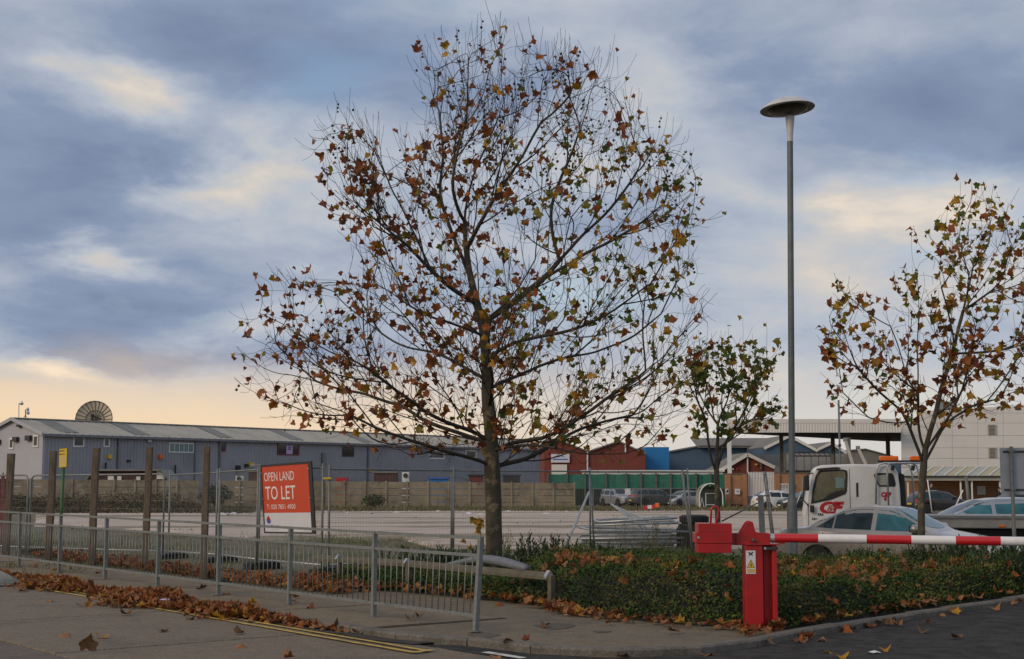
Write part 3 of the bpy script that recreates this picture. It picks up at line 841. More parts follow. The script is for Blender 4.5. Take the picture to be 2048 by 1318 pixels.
# ================================================================== plane trees
HALF = [(0.0, 0.02), (0.10, -0.06), (0.28, -0.13), (0.50, -0.12), (0.46, 0.02), (0.48, 0.12), (0.62, 0.20), (0.72, 0.36), (0.58, 0.42), (0.44, 0.52), (0.36, 0.54), (0.33, 0.68), (0.17, 0.80), (0.0, 1.02)]
OUT = HALF + [(-x, y) for x, y in reversed(HALF[1:-1])]
def leaf_verts(rng, curl):
    """a lobed plane leaf: one fan about its middle, curled and folded"""
    a, b, c, tw = rng.normal(0, curl), rng.normal(0, curl), rng.normal(0, curl * 0.8), rng.normal(0, curl)
    fold = abs(rng.normal(0, curl * 1.0))
    vs = [(0.0, 0.34)] + [(x * rng.uniform(0.85, 1.12), y * rng.uniform(0.9, 1.08)) for x, y in OUT]
    r = []
    for x, y in vs:
        yy = y - 0.34
        z = a * x * x * 1.6 + b * yy * yy * 1.3 + tw * x * yy * 1.6 + fold * abs(x) + c * math.sin(3 * x + 4 * yy) * 0.2
        r.append((x * (1 - 0.35 * min(1.0, fold)), y, z))
    return np.array(r)
NL = len(OUT) + 1
LF = np.array([(0, i, i % len(OUT) + 1) for i in range(1, len(OUT) + 1)])
LF = np.array([(0, i, (i % len(OUT)) + 1) for i in range(1, len(OUT) + 1)])
lrng = np.random.default_rng(5)
LEAF_V = [leaf_verts(lrng, 0.45) for _ in range(10)]       # on the tree
FALL_V = [leaf_verts(lrng, 0.36) for _ in range(10)]       # dry, on the ground
LEAF_ME = {}
def leaf_mesh(i, colour, fall=False):
    k = (i, colour, fall)
    if k not in LEAF_ME:
        LEAF_ME[k] = np_mesh('leaf', (FALL_V if fall else LEAF_V)[i], LF, M['leaf_' + colour])
    return LEAF_ME[k]
def rot_from(d, nrm):
    """rotation whose y axis is d and whose z axis is near nrm"""
    y = Vector(d).normalized(); x = y.cross(Vector(nrm))
    if x.length < 1e-4: x = y.cross(Vector((1, 0.2, 0)))
    x.normalize(); z = x.cross(y)
    return Matrix((x, y, z)).transposed()
def leaf_soup(items, colours, lib):
    """items: (variant, 3x3 matrix, position, size, colour index) -> one mesh's arrays"""
    k = len(items)
    V = np.empty((k * NL, 3)); F = np.empty((k * len(LF), 3), int); MI = np.empty(k * len(LF), int)
    for j, (vi, m, p, s, ci) in enumerate(items):
        V[j * NL:(j + 1) * NL] = lib[vi] @ np.array(m).T * s + np.array(p)
        F[j * len(LF):(j + 1) * len(LF)] = LF + j * NL
        MI[j * len(LF):(j + 1) * len(LF)] = ci
    return V, F, MI

def in_poly(x, y, P):
    c = False; j = len(P) - 1
    for i in range(len(P)):
        xi, yi = P[i]; xj, yj = P[j]
        if (yi > y) != (yj > y) and x < (xj - xi) * (y - yi) / (yj - yi) + xi: c = not c
        j = i
    return c

def grow_tree(base_y, limbs, outline, n_attr, thick, rng, axis, step=0.13, infl=0.8, kill=0.2, up=0.3, sub=True, max_iter=170):
    """limbs: polylines of (px, py, depth offset); the first is the trunk. Grown out by space colonisation into the crown."""
    nodes, par = [], []
    def nearest(p):
        return min(range(len(nodes)), key=lambda i: (nodes[i] - p).length_squared)
    for li, lb in enumerate(limbs):
        pts = [at(a, b, base_y + c) for a, b, c in lb]
        prev = None if li == 0 else nearest(pts[0])
        cur = pts[0]
        if li == 0:
            nodes.append(pts[0].copy()); par.append(-1); prev = 0
        # a smooth curve through the given points
        for k in range(len(pts) - 1):
            p0, p1, p2, p3 = pts[max(0, k - 1)], pts[k], pts[k + 1], pts[min(len(pts) - 1, k + 2)]
            m = max(1, int((p2 - p1).length / step))
            for q in range(1, m + 1):
                t = q / m
                v = 0.5 * ((2 * p1) + (p2 - p0) * t + (2 * p0 - 5 * p1 + 4 * p2 - p3) * t * t + (3 * p1 - p0 - 3 * p2 + p3) * t ** 3)
                v = v + Vector((rng.normal(0, 0.012), rng.normal(0, 0.012), rng.normal(0, 0.012)))
                nodes.append(v); par.append(prev); prev = len(nodes) - 1
    # side limbs leave the limbs at a sharp angle and rise; twice over
    def inside(v):
        d = v - Vector((0, 0, EYE)); f = d.y * CP + d.z * SP; u = -d.y * SP + d.z * CP
        return in_poly(1024 + FPX * d.x / f, 659 - FPX * u / f, outline)
    n_main = len(nodes)
    if sub:
        src = [(i, 0) for i in range(1, n_main)]
        lo_z = at(0, max(p[1] for p in outline), base_y).z
        for gen in range(3):
            nxt = []
            every, Lr = ((0.34, (0.7, 1.7)), (0.30, (0.35, 0.85)), (0.40, (0.2, 0.45)))[gen]
            side_ = 1
            for i, _ in src:
                if nodes[i].z < lo_z or rng.random() > step / every: continue
                t = (nodes[i] - nodes[par[i]])
                if t.length < 1e-6: continue
                t.normalize()
                r_ = Vector((rng.normal(0, 1), rng.normal(0, 0.8), rng.normal(0.35, 0.7))); pr = r_ - t * r_.dot(t)
                if pr.length < 1e-3: continue
                pr.normalize()
                a_ = math.radians(rng.uniform(28, 52)); d = t * math.cos(a_) + pr * math.sin(a_)
                L = rng.uniform(*Lr); prev = i; q = nodes[i].copy(); n = max(2, int(L / step))
                for k in range(n):
                    d = (d + t * 0.06 + Vector((0, 0, 0.055 + 0.04 * gen)) + Vector((rng.normal(0, .07), rng.normal(0, .07), rng.normal(0, .06)))).normalized()
                    q = q + d * step
                    if not inside(q): break
                    nodes.append(q.copy()); par.append(prev); prev = len(nodes) - 1
                    nxt.append((prev, gen))
            src = nxt
    n_limb = n_main
    xs_ = [p[0] for p in outline]; ys_ = [p[1] for p in outline]
    A = []
    while len(A) < n_attr:
        x, y = rng.uniform(min(xs_), max(xs_)), rng.uniform(min(ys_), max(ys_))
        if not in_poly(x, y, outline): continue
        row = [0, 0]
        hw = max(60, max(abs(p[0] - axis(y)) for p in outline if abs(p[1] - y) < 130) if any(abs(p[1] - y) < 130 for p in outline) else 60)
        f = 1 - min(1, abs(x - axis(y)) / hw) ** 2
        d = rng.uniform(-1, 1) * thick * math.sqrt(max(0.05, f))
        A.append(at(x, y, base_y + d))
    A = np.array(A)
    P = np.array([tuple(p) for p in nodes]); P = list(P)
    best_d = np.full(len(A), 1e9); best_i = np.zeros(len(A), int)
    new = np.array(P); off = 0
    alive = np.ones(len(A), bool)
    nch, chl = {}, {}
    for it in range(max_iter):
        idx = np.where(alive)[0]
        if len(idx) == 0 or len(new) == 0: break
        for c0 in range(0, len(new), 400):
            blk = new[c0:c0 + 400]
            D = np.linalg.norm(A[idx][:, None, :] - blk[None], axis=2)
            j = D.argmin(1); dm = D[np.arange(len(idx)), j]
            upd = dm < best_d[idx]
            best_d[idx[upd]] = dm[upd]; best_i[idx[upd]] = off + c0 + j[upd]
        off += len(new)
        alive &= best_d > kill
        idx = np.where(alive & (best_d < infl * (1 if it < 30 else 2.0)))[0]
        if len(idx) == 0: break
        dirs = {}
        for i in idx:
            v = A[i] - P[best_i[i]]
            dirs.setdefault(best_i[i], []).append(v / np.linalg.norm(v))
        add = []
        for ni, vs in dirs.items():
            v = np.mean(vs, 0)
            pv = P[ni] - P[par[ni]] if par[ni] >= 0 else np.array([0, 0, 1.0])
            pv = pv / (np.linalg.norm(pv) + 1e-9)
            v = v / (np.linalg.norm(v) + 1e-9) + 0.75 * pv + np.array([0, 0, up]) + rng.normal(0, 0.10, 3)
            v /= np.linalg.norm(v) + 1e-9
            q = P[ni] + v * step
            add.append((q, ni))
        ok = []
        for q, ni in add:
            if nch.get(ni, 0) >= 3 or any(np.linalg.norm(P[k] - q) < 0.6 * step for k in chl.get(ni, ())):
                alive[idx[best_i[idx] == ni]] = False        # growth has stalled here
                continue
            P.append(q); par.append(ni); ok.append(q)
            nch[ni] = nch.get(ni, 0) + 1; chl.setdefault(ni, []).append(len(P) - 1)
        new = np.array(ok)
        if len(P) > 26000: break
    P = np.array(P)
    return P, par, n_limb

def tree(name, label, group, base_y, limbs, outline, n_attr, thick, seed, axis, r_base, leaf_pick, n_leaf, n_ball, leaf_size=(0.10, 0.165), tip=0.0036, ball_zone=None, cat='tree', shoots=1.0, side_twigs=300, **kw):
    rng = np.random.default_rng(seed)
    P, par, n_limb = grow_tree(base_y, limbs, outline, n_attr, thick, rng, axis, **kw)
    # upright end shoots
    n0 = len(P); par = list(par)
    kids = [[] for _ in range(n0)]
    for i, p in enumerate(par):
        if p >= 0: kids[p].append(i)
    P = list(P)
    tips = [i for i in range(n_limb, n0) if not kids[i]]
    cen = np.mean(np.array(P), 0)
    for t in tips:
        for rep in range(2 if rng.random() < 0.35 else 1):
            if rng.random() > 0.85 * shoots: continue
            pv = P[t] - P[par[t]]; pv = pv / (np.linalg.norm(pv) + 1e-9)
            outw = (P[t] - cen); outw[2] = max(0, outw[2]); outw /= np.linalg.norm(outw) + 1e-9
            d = pv * 0.5 + outw * 0.35 + rng.normal(0, 0.25, 3)
            L = rng.uniform(0.10, 0.36) * (1.0 + 0.9 * (outw[2] > 0.6)); prev = t; q = P[t]
            n = max(2, int(L / 0.10))
            for k in range(n):
                d = d + np.array([0, 0, 0.28]) + rng.normal(0, 0.08, 3)
                d /= np.linalg.norm(d)
                q = q + d * L / n
                P.append(q); par.append(prev); prev = len(P) - 1
    # short side twigs all along the thinner wood
    far = [0] * len(P)
    for i in range(len(P) - 1, 0, -1): far[par[i]] = max(far[par[i]], far[i] + 1)
    thinw = [i for i in range(n_limb, n0) if far[i] < 14]
    for t in rng.permutation(thinw)[:int(side_twigs)]:
        pv = P[t] - P[par[t]]; pv = pv / (np.linalg.norm(pv) + 1e-9)
        d = pv * 0.4 + rng.normal(0, 0.7, 3); d /= np.linalg.norm(d); L = rng.uniform(0.10, 0.36); prev = t; q = P[t]; n = max(2, int(L / 0.09))
        for k in range(n):
            d = d + np.array([0, 0, 0.20]) + rng.normal(0, 0.14, 3); d /= np.linalg.norm(d)
            q = q + d * L / n
            P.append(q); par.append(prev); prev = len(P) - 1
    P = np.array(P); nN = len(P)
    kids = [[] for _ in range(nN)]
    for i, p in enumerate(par):
        if p >= 0: kids[p].append(i)
    # smooth the growth a little
    for _ in range(2):
        Q = P.copy()
        for i in range(1, nN):
            if kids[i] and par[i] >= 0:
                Q[i] = 0.5 * P[i] + 0.25 * (P[par[i]] + P[kids[i][0]])
        P = Q
    # pipe model radii
    order = []
    st = [0]
    while st:
        i = st.pop(); order.append(i); st.extend(kids[i])
    acc = np.zeros(nN)
    for i in reversed(order):
        acc[i] = acc[i] + 1.0 if not kids[i] else acc[i]
        if par[i] >= 0: acc[par[i]] += acc[i]
    ex = math.log(max(2.0, acc[0])) / math.log(r_base / tip)
    rad = tip * acc ** (1.0 / ex)
    low = P[:, 2] - P[0, 2]
    rad = rad * (1 + 0.25 * np.exp(-low / 0.25) * (rad > 0.6 * r_base))
    # chains
    root = thing(name, label, cat, P[0], group=group)
    off = Vector(P[0])
    chains = []
    st = [(0, -1)]
    while st:
        i, p = st.pop()
        ch = [p, i] if p >= 0 else [i]
        while kids[i]:
            ks = sorted(kids[i], key=lambda k: -rad[k])
            for k in ks[1:]: st.append((k, i))
            i = ks[0]; ch.append(i)
        chains.append(ch)
    tw = MB()
    big = []
    for ci, ch in enumerate(chains):
        base_r = rad[ch[1]] if ci > 0 and len(ch) > 1 else rad[ch[0]]
        rs = [float(rad[k]) for k in ch]
        if ci > 0 and len(ch) > 1: rs[0] = rs[1] * 1.05
        pts = [Vector(P[k]) for k in ch]
        if ci == 0:
            m = MB(); m.tube(pts, rs, 12); tr = m.build('trunk', M['bark'], root, True)
        elif base_r > r_base * 0.16:
            m = MB(); m.tube(pts, rs, 7); m.build('branch', M['bark_limb'], root, True)
        elif len(pts) > 1:
            tw.tube(pts, rs, 4 if base_r > 0.008 else 3, cap=False)
    tag(tw.build('twigs', M['twig'], root, True), kind='stuff')
    # leaves hang from the thin wood
    thin = [i for i in range(1, nN) if rad[i] < tip * 3.2]
    rng.shuffle(thin)
    def pix(p):
        d = Vector(p) - Vector((0, 0, EYE)); f = d.y * CP + d.z * SP; u = -d.y * SP + d.z * CP
        return 1024 + FPX * d.x / f, 659 - FPX * u / f
    items, cols = [], []
    names = list(LEAFCOL)
    for i in thin:
        if len(items) >= n_leaf: break
        x, y = pix(P[i])
        if mnoise.noise(Vector(P[i]) * 1.9) + 0.5 * mnoise.noise(Vector(P[i]) * 5.0) < rng.uniform(-0.75, 0.45): continue
        pick = leaf_pick(x, y, rng)
        if pick is None: continue
        dirn = Vector((rng.normal(0, 0.8), rng.normal(0, 0.8), rng.normal(-0.75, 0.6)))
        nrm = Vector((rng.normal(0, 1), rng.normal(-0.3, 1), rng.normal(0.3, 0.8)))
        s = leaf_size[0] + (leaf_size[1] - leaf_size[0]) * rng.uniform() ** 1.5
        stalk = dirn.normalized() * 0.05
        items.append((int(rng.integers(10)), rot_from(dirn, nrm), Vector(P[i]) + stalk, s, names.index(pick)))
    items.sort(key=lambda t: -t[3])
    for vi, m, p, s, ci in items[:300]:
        o = bpy.data.objects.new('leaf', leaf_mesh(vi, names[ci]))
        o.matrix_local = Matrix.Translation(p - off) @ (m * s).to_4x4()
        link(o, root)
    rest = items[300:]
    if rest:
        V, F, MI = leaf_soup([(a, b, p - off, s, c) for a, b, p, s, c in rest], names, LEAF_V)
        o = bpy.data.objects.new('foliage', np_mesh('foliage', V, F, [M['leaf_' + n] for n in names], MI))
        link(o, root); o['kind'] = 'stuff'
    # seed balls on thin stalks
    if n_ball:
        sb = MB()
        cnt = 0
        ico = [(0, 0, 1), (0.894, 0, 0.447), (0.276, 0.851, 0.447), (-0.724, 0.526, 0.447), (-0.724, -0.526, 0.447), (0.276, -0.851, 0.447), (0.724, 0.526, -0.447), (-0.276, 0.851, -0.447), (-0.894, 0, -0.447), (-0.276, -0.851, -0.447), (0.724, -0.526, -0.447), (0, 0, -1)]
        icf = [(0, 1, 2), (0, 2, 3), (0, 3, 4), (0, 4, 5), (0, 5, 1), (1, 6, 2), (2, 7, 3), (3, 8, 4), (4, 9, 5), (5, 10, 1), (6, 7, 2), (7, 8, 3), (8, 9, 4), (9, 10, 5), (10, 6, 1), (11, 7, 6), (11, 8, 7), (11, 9, 8), (11, 10, 9), (11, 6, 10)]
        for i in thin[::-1]:
            if cnt >= n_ball: break
            x, y = pix(P[i])
            if ball_zone and rng.random() > ball_zone(x, y): continue
            q = Vector(P[i]); 
            for b in range(int(rng.integers(1, 4))):
                e = q + Vector((rng.normal(0, 0.03), rng.normal(0, 0.03), -rng.uniform(0.05, 0.13)))
                sb.tube([q, (q + e) / 2 + Vector((rng.normal(0, .012), 0, 0.01)), e], 0.0016, 3, cap=False)
                r = rng.uniform(0.020, 0.027)
                sb.add([e + Vector(v) * r for v in ico], icf)
                q = e; cnt += 1
        tag(sb.build('seed_balls', M['seed'], root, True), kind='stuff')
    return root

# ---- the big plane tree
def pick_main(x, y, rng):
    f = smooth(880, 1200, x) * smooth(200, 320, y) * (0.85 - 0.35 * smooth(640, 860, y))
    keep = 0.35 + 0.65 * smooth(150, 420, y)
    if y < 240: keep = 0.28
    if x > 1280 and y > 600: keep *= 0.5
    if y > 905: keep *= 0.35
    if rng.random() > keep: return None
    r = rng.random()
    if rng.random() < f:
        return 'olive' if r < 0.45 else 'amber' if r < 0.68 else 'green' if r < 0.86 else 'rust'
    return 'rust' if r < 0.48 else 'red_brown' if r < 0.68 else 'brown' if r < 0.78 else 'amber' if r < 0.92 else 'olive'
MAIN_LIMBS = [
    [(988, 1150, 0), (987, 1060, 0), (986, 1000, 0), (985, 920, 0), (981, 850, 0), (976, 780, 0.02), (972, 710, 0.03), (968, 660, 0.03), (955, 610, 0.0), (942, 560, -0.05), (932, 500, -0.1), (928, 440, -0.1), (938, 380, -0.15), (958, 320, -0.2), (985, 265, -0.25), (1008, 205, -0.3), (1018, 140, -0.3)],
    [(966, 652, 0), (1000, 622, 0.1), (1045, 592, 0.25), (1085, 560, 0.4), (1120, 520, 0.55), (1165, 472, 0.7), (1210, 430, 0.8), (1255, 372, 0.9), (1285, 320, 1.0)],
    [(1085, 560, 0.4), (1150, 520, 0.2), (1225, 480, 0.0), (1290, 440, -0.1), (1350, 400, -0.2)],
    [(1120, 520, 0.55), (1100, 440, 0.7), (1120, 360, 0.9), (1145, 300, 1.0), (1165, 240, 1.1)],
    [(952, 605, 0), (905, 580, -0.3), (862, 540, -0.5), (820, 498, -0.8), (770, 455, -1.0), (720, 415, -1.2), (690, 370, -1.3)],
    [(862, 540, -0.5), (830, 470, -0.3), (790, 390, -0.2), (765, 330, -0.1)],
    [(940, 555, 0), (905, 470, 0.4), (880, 390, 0.7), (885, 320, 0.9), (880, 240, 1.0), (872, 180, 1.0)],
    [(932, 500, -0.1), (965, 440, -0.5), (1000, 380, -0.8), (1040, 320, -1.0), (1075, 260, -1.2), (1100, 200, -1.3)],
    [(930, 450, -0.1), (905, 380, -0.6), (915, 300, -0.8), (935, 230, -0.9), (930, 150, -0.9)],
    [(980, 880, 0), (940, 862, -0.2), (880, 838, -0.6), (820, 800, -0.9), (760, 755, -1.2), (700, 715, -1.5), (640, 668, -1.7), (590, 630, -1.8)],
    [(981, 888, 0), (920, 866, 0.2), (860, 846, 0.5), (800, 812, 0.9), (730, 790, 1.2), (650, 768, 1.5), (570, 745, 1.6)],
    [(985, 928, 0), (930, 912, -0.4), (890, 903, -0.7), (840, 885, -1.0), (780, 868, -1.3), (700, 830, -1.5), (620, 800, -1.7)],
    [(984, 905, 0), (1030, 885, -0.4), (1085, 876, -0.7), (1140, 850, -1.0), (1210, 800, -1.2), (1290, 742, -1.4), (1370, 680, -1.5)],
    [(985, 930, 0), (1040, 922, 0.3), (1080, 905, 0.5), (1130, 872, 0.8), (1200, 845, 1.0), (1290, 825, 1.3)],
    [(984, 900, 0), (1050, 890, -0.9), (1110, 897, -1.4), (1180, 908, -1.8), (1250, 906, -2.0), (1330, 872, -2.1)],
    [(976, 775, 0), (1010, 765, 0.3), (1060, 740, 0.7), (1120, 718, 1.0), (1190, 705, 1.3), (1270, 670, 1.5), (1340, 610, 1.6)],
    [(972, 720, 0), (1015, 690, -0.4), (1075, 672, -0.8), (1150, 660, -1.2), (1230, 620, -1.5), (1310, 560, -1.6)],
    [(974, 760, 0), (930, 735, 0.4), (870, 705, 0.8), (800, 690, 1.1), (730, 640, 1.4), (680, 600, 1.5)],
    [(968, 670, 0), (915, 650, -0.5), (850, 630, -0.9), (790, 590, -1.2), (740, 560, -1.3)],
    [(978, 810, 0), (985, 760, -1.0), (975, 690, -1.9), (985, 620, -2.4)],
    [(978, 810, 0), (965, 750, 1.0), (975, 690, 1.9), (950, 600, 2.4)],
    [(986, 945, 0), (950, 965, -0.4), (915, 952, -0.8), (870, 962, -1.0)],
]
MAIN_OUT = [(490, 790), (478, 655), (505, 590), (560, 540), (610, 530), (660, 575), (725, 565), (690, 490), (645, 400), (625, 310), (645, 260), (685, 235), (740, 270), (800, 310), (845, 285), (848, 150), (880, 115), (935, 92), (1020, 80), (1075, 115), (1140, 125), (1220, 145), (1262, 210), (1290, 265), (1360, 300), (1412, 350), (1395, 410), (1430, 450), (1380, 500), (1400, 580), (1425, 650), (1400, 740), (1390, 820), (1330, 890), (1200, 930), (1060, 930), (900, 935), (780, 900), (650, 875), (545, 850)]
tree('plane_tree', 'large half-bare plane tree with rust leaves and seed balls behind the guard rail', None, 24.0, MAIN_LIMBS, MAIN_OUT, 3000, 3.1, 3,
     lambda y: 985 - (y < 650) * (650 - y) * 0.02, 0.138, pick_main, 2300, 640, leaf_size=(0.07, 0.165), side_twigs=500, tip=0.0030, ball_zone=lambda x, y: 0.8 if y < 420 else (0.5 if x < 700 else 0.12))

# ---- the young plane tree by the car park
def pick_right(x, y, rng):
    f = smooth(760, 480, y) * 0.75 + 0.12
    r = rng.random()
    if rng.random() > 0.9: return None
    if rng.random() < f: return 'olive' if r < 0.4 else 'amber' if r < 0.66 else 'green' if r < 0.82 else 'rust'
    return 'rust' if r < 0.52 else 'red_brown' if r < 0.66 else 'brown' if r < 0.74 else 'amber'
RIGHT_LIMBS = [
    [(1842, 1146, 0), (1842, 1060, 0), (1843, 990, 0), (1846, 930, 0), (1855, 885, 0), (1868, 830, 0), (1885, 770, 0.05), (1903, 710, 0.1), (1918, 650, 0.1), (1934, 590, 0.15), (1948, 520, 0.2), (1966, 450, 0.2)],
    [(1846, 925, 0), (1828, 880, -0.1), (1815, 840, -0.2), (1785, 805, -0.4), (1750, 775, -0.6), (1715, 735, -0.8), (1700, 690, -0.9)],
    [(1848, 905, 0), (1836, 860, 0.2), (1838, 800, 0.3), (1836, 740, 0.4), (1840, 670, 0.5), (1850, 610, 0.6)],
    [(1838, 790, 0.3), (1815, 760, 0.5), (1800, 700, 0.6), (1775, 640, 0.6)],
    [(1850, 900, 0), (1880, 862, -0.3), (1905, 825, -0.5), (1925, 780, -0.7), (1955, 730, -0.8), (2000, 690, -0.9)],
    [(1848, 925, 0), (1872, 885, 0.3), (1890, 850, 0.5), (1940, 815, 0.8), (1985, 800, 1.0), (2040, 780, 1.1)],
    [(1903, 710, 0.1), (1950, 705, 0.1), (2010, 700, 0.0), (2060, 670, 0.0)],
    [(1925, 620, 0.1), (1965, 595, -0.3), (2005, 560, -0.5), (2025, 490, -0.5)],
    [(1910, 690, 0.1), (1895, 620, -0.4), (1880, 560, -0.6), (1885, 480, -0.7)],
    [(1820, 850, -0.2), (1775, 845, 0.1), (1735, 835, 0.2), (1690, 815, 0.3)],
]
RIGHT_OUT = [(1645, 720), (1640, 690), (1660, 620), (1690, 570), (1740, 600), (1800, 560), (1850, 500), (1880, 420), (1895, 400), (1950, 390), (2005, 390), (2020, 450), (2070, 480), (2100, 560), (2110, 700), (2090, 800), (2000, 850), (1920, 850), (1860, 860), (1790, 870), (1700, 850), (1665, 800)]
tree('plane_tree', 'young plane tree with amber and rust leaves in front of the silver saloon', None, 25.0, RIGHT_LIMBS, RIGHT_OUT, 600, 1.5, 8,
     lambda y: 1860 + (y < 800) * (800 - y) * 0.25, 0.062, pick_right, 900, 24, leaf_size=(0.075, 0.175), tip=0.0030, shoots=0.5, infl=0.8, up=0.3)

# ---- the small green one behind the counterweight
def pick_small(x, y, rng):
    r = rng.random()
    f = 0.85 - 0.6 * smooth(1440, 1350, x) * smooth(740, 820, y)
    if rng.random() < f: return 'green' if r < 0.52 else 'olive' if r < 0.9 else 'amber'
    return 'amber' if r < 0.3 else 'rust'
SMALL_LIMBS = [
    [(1437, 1108, 0), (1436, 1040, 0), (1434, 985, 0), (1432, 930, 0), (1436, 880, 0), (1434, 830, 0), (1432, 770, 0), (1434, 720, 0)],
    [(1433, 950, 0), (1418, 900, -0.1), (1415, 850, -0.1), (1395, 800, -0.3), (1370, 760, -0.4)],
    [(1433, 940, 0), (1445, 900, 0.2), (1465, 860, 0.3), (1490, 820, 0.4), (1515, 770, 0.5), (1530, 730, 0.5)],
    [(1434, 900, 0), (1460, 880, -0.3), (1500, 855, -0.4), (1530, 815, -0.5)],
    [(1434, 850, 0), (1455, 800, 0.3), (1475, 750, 0.4), (1500, 715, 0.4)],
    [(1433, 850, 0), (1405, 800, 0.4), (1385, 750, 0.5)],
]
SMALL_OUT = [(1350, 830), (1335, 780), (1345, 730), (1380, 705), (1420, 690), (1450, 680), (1490, 700), (1530, 695), (1550, 720), (1545, 780), (1562, 820), (1550, 860), (1500, 880), (1450, 890), (1390, 880)]
tree('plane_tree', 'small slender plane tree with green leaves behind the red counterweight', None, 29.0, SMALL_LIMBS, SMALL_OUT, 260, 1.2, 21,
     lambda y: 1438, 0.055, pick_small, 480, 0, leaf_size=(0.075, 0.175), tip=0.0030, shoots=0.4, infl=0.8, up=0.3)
# ================================================================== buildings
def quad(m, a, b, c, d, mi=0): m.add([a, b, c, d], [(0, 1, 2, 3)], mi)
def wall_frame(o, ax):
    """local axes of a wall: along ax, up, outwards (towards the viewer)"""
    ax = Vector(ax).normalized(); up = Vector((0, 0, 1)); out = ax.cross(up)
    return Vector(o), ax, up, out
def wbox(m, fr, u0, u1, z0, z1, d0, d1, mi=0):
    """box on a wall: u along the wall, z up, d out from it"""
    o, ax, up, out = fr
    vs = [o + ax * u + out * d + Vector((0, 0, z - o.z)) for d in (d0, d1) for u, z in ((u0, z0), (u1, z0), (u1, z1), (u0, z1))]
    m.add(vs, [(3, 2, 1, 0), (4, 5, 6, 7), (0, 1, 5, 4), (1, 2, 6, 5), (2, 3, 7, 6), (3, 0, 4, 7)], mi)
def corrugated(m, fr, u0, u1, z0, z1, pitch, amp, ztop=None, mi=0):
    """ribbed sheet; ztop(u) may slope"""
    o, ax, up, out = fr
    n = max(1, int(round((u1 - u0) / pitch)))
    pr = []
    for i in range(n):
        for f, d in ((0.0, 0.0), (0.40, 0.0), (0.50, amp), (0.90, amp)): pr.append((u0 + (i + f) * (u1 - u0) / n, d))
    pr.append((u1, 0.0))
    vs = []
    for u, d in pr:
        p = o + ax * u + out * d
        vs += [(p.x, p.y, z0), (p.x, p.y, ztop(u) if ztop else z1)]
    m.add(vs, [(2 * i, 2 * i + 2, 2 * i + 3, 2 * i + 1) for i in range(len(pr) - 1)], mi)
def on_wall(fr, px, py):
    """where the line of sight through a picture point meets the wall"""
    o, ax, up, out = fr
    d = ray(px, py); e = Vector((0, 0, EYE))
    t = (o - e).dot(out) / d.dot(out)
    p = e + d * t
    return (p - o).dot(ax), p.z
def window(fr, parent, x0, y0, x1, y1, fm, pm, fw=0.12, panes=1, name='window', proud=0.10):
    ua, za = on_wall(fr, x0, y1); ub, zb_ = on_wall(fr, x1, y0)
    m = MB()
    wbox(m, fr, ua, ub, za, za + fw, 0.0, proud); wbox(m, fr, ua, ub, zb_ - fw, zb_, 0.0, proud)
    wbox(m, fr, ua, ua + fw, za + fw, zb_ - fw, 0.0, proud); wbox(m, fr, ub - fw, ub, za + fw, zb_ - fw, 0.0, proud)
    w = (ub - ua - 2 * fw) / panes
    for i in range(1, panes): wbox(m, fr, ua + fw + i * w - fw * 0.3, ua + fw + i * w + fw * 0.3, za + fw, zb_ - fw, 0.0, proud)
    f = m.build(name, fm, parent)
    for i in range(panes):
        m = MB(); wbox(m, fr, ua + fw + i * w + (fw * 0.31 if i else 0), ua + fw + (i + 1) * w - (fw * 0.31 if i < panes - 1 else 0), za + fw, zb_ - fw, -0.02, proud * 0.8); m.build('pane', pm, f)
    return f

# ---- long grey shed
SC = Vector(((88 - 1024) / FPX * 145.0, 145.0, gz(0, 145)))
SF = Vector(((1098 - 1024) / FPX * 228.0, 228.0, 0)); 
sdir = (Vector((SF.x, SF.y, 0)) - Vector((SC.x, SC.y, 0))); slen = sdir.length; sdir.normalize()
sfr = wall_frame(SC, sdir)
EAVE = at(88, 866, 145.0).z
gdir = Vector((-sdir.y, sdir.x, 0))                    # across the shed, away from the viewer
WH = 4.55
RIDGE = at(30, 838.5, 148.0).z
shed = thing('warehouse', 'long grey corrugated metal shed with a low pitched roof behind the site', 'warehouse', SC)
m = MB(); corrugated(m, sfr, 0, slen, SC.z, EAVE, 0.46, 0.06); m.build('side_wall', M['shed_wall'], shed)
gfr = wall_frame(SC, gdir)
gfr = (gfr[0], gfr[1], gfr[2], -gfr[3])
m = MB()
def gtop(u): return EAVE + (RIDGE - EAVE) * (1 - abs(u - WH) / WH)
vs, us = [], [i * 2 * WH / 24 for i in range(25)]
for u in us:
    p = SC + gdir * u
    vs += [(p.x, p.y, SC.z), (p.x, p.y, gtop(u) - 0.02)]
m.add(vs, [(2 * i, 2 * i + 1, 2 * i + 3, 2 * i + 2) for i in range(24)])
m.build('gable_wall', M['shed_gable'], shed)
e0, e1 = SC - sdir * 0.35 - gdir * 0.30, SC + sdir * slen - gdir * 0.30
rise = (RIDGE - EAVE) / WH
def rp(u, s, dz=0.0):
    p = SC + sdir * u + gdir * s
    return Vector((p.x, p.y, EAVE + min(s, 2 * WH - s) * rise + dz))
m = MB()
nseg = int(slen / 1.0)
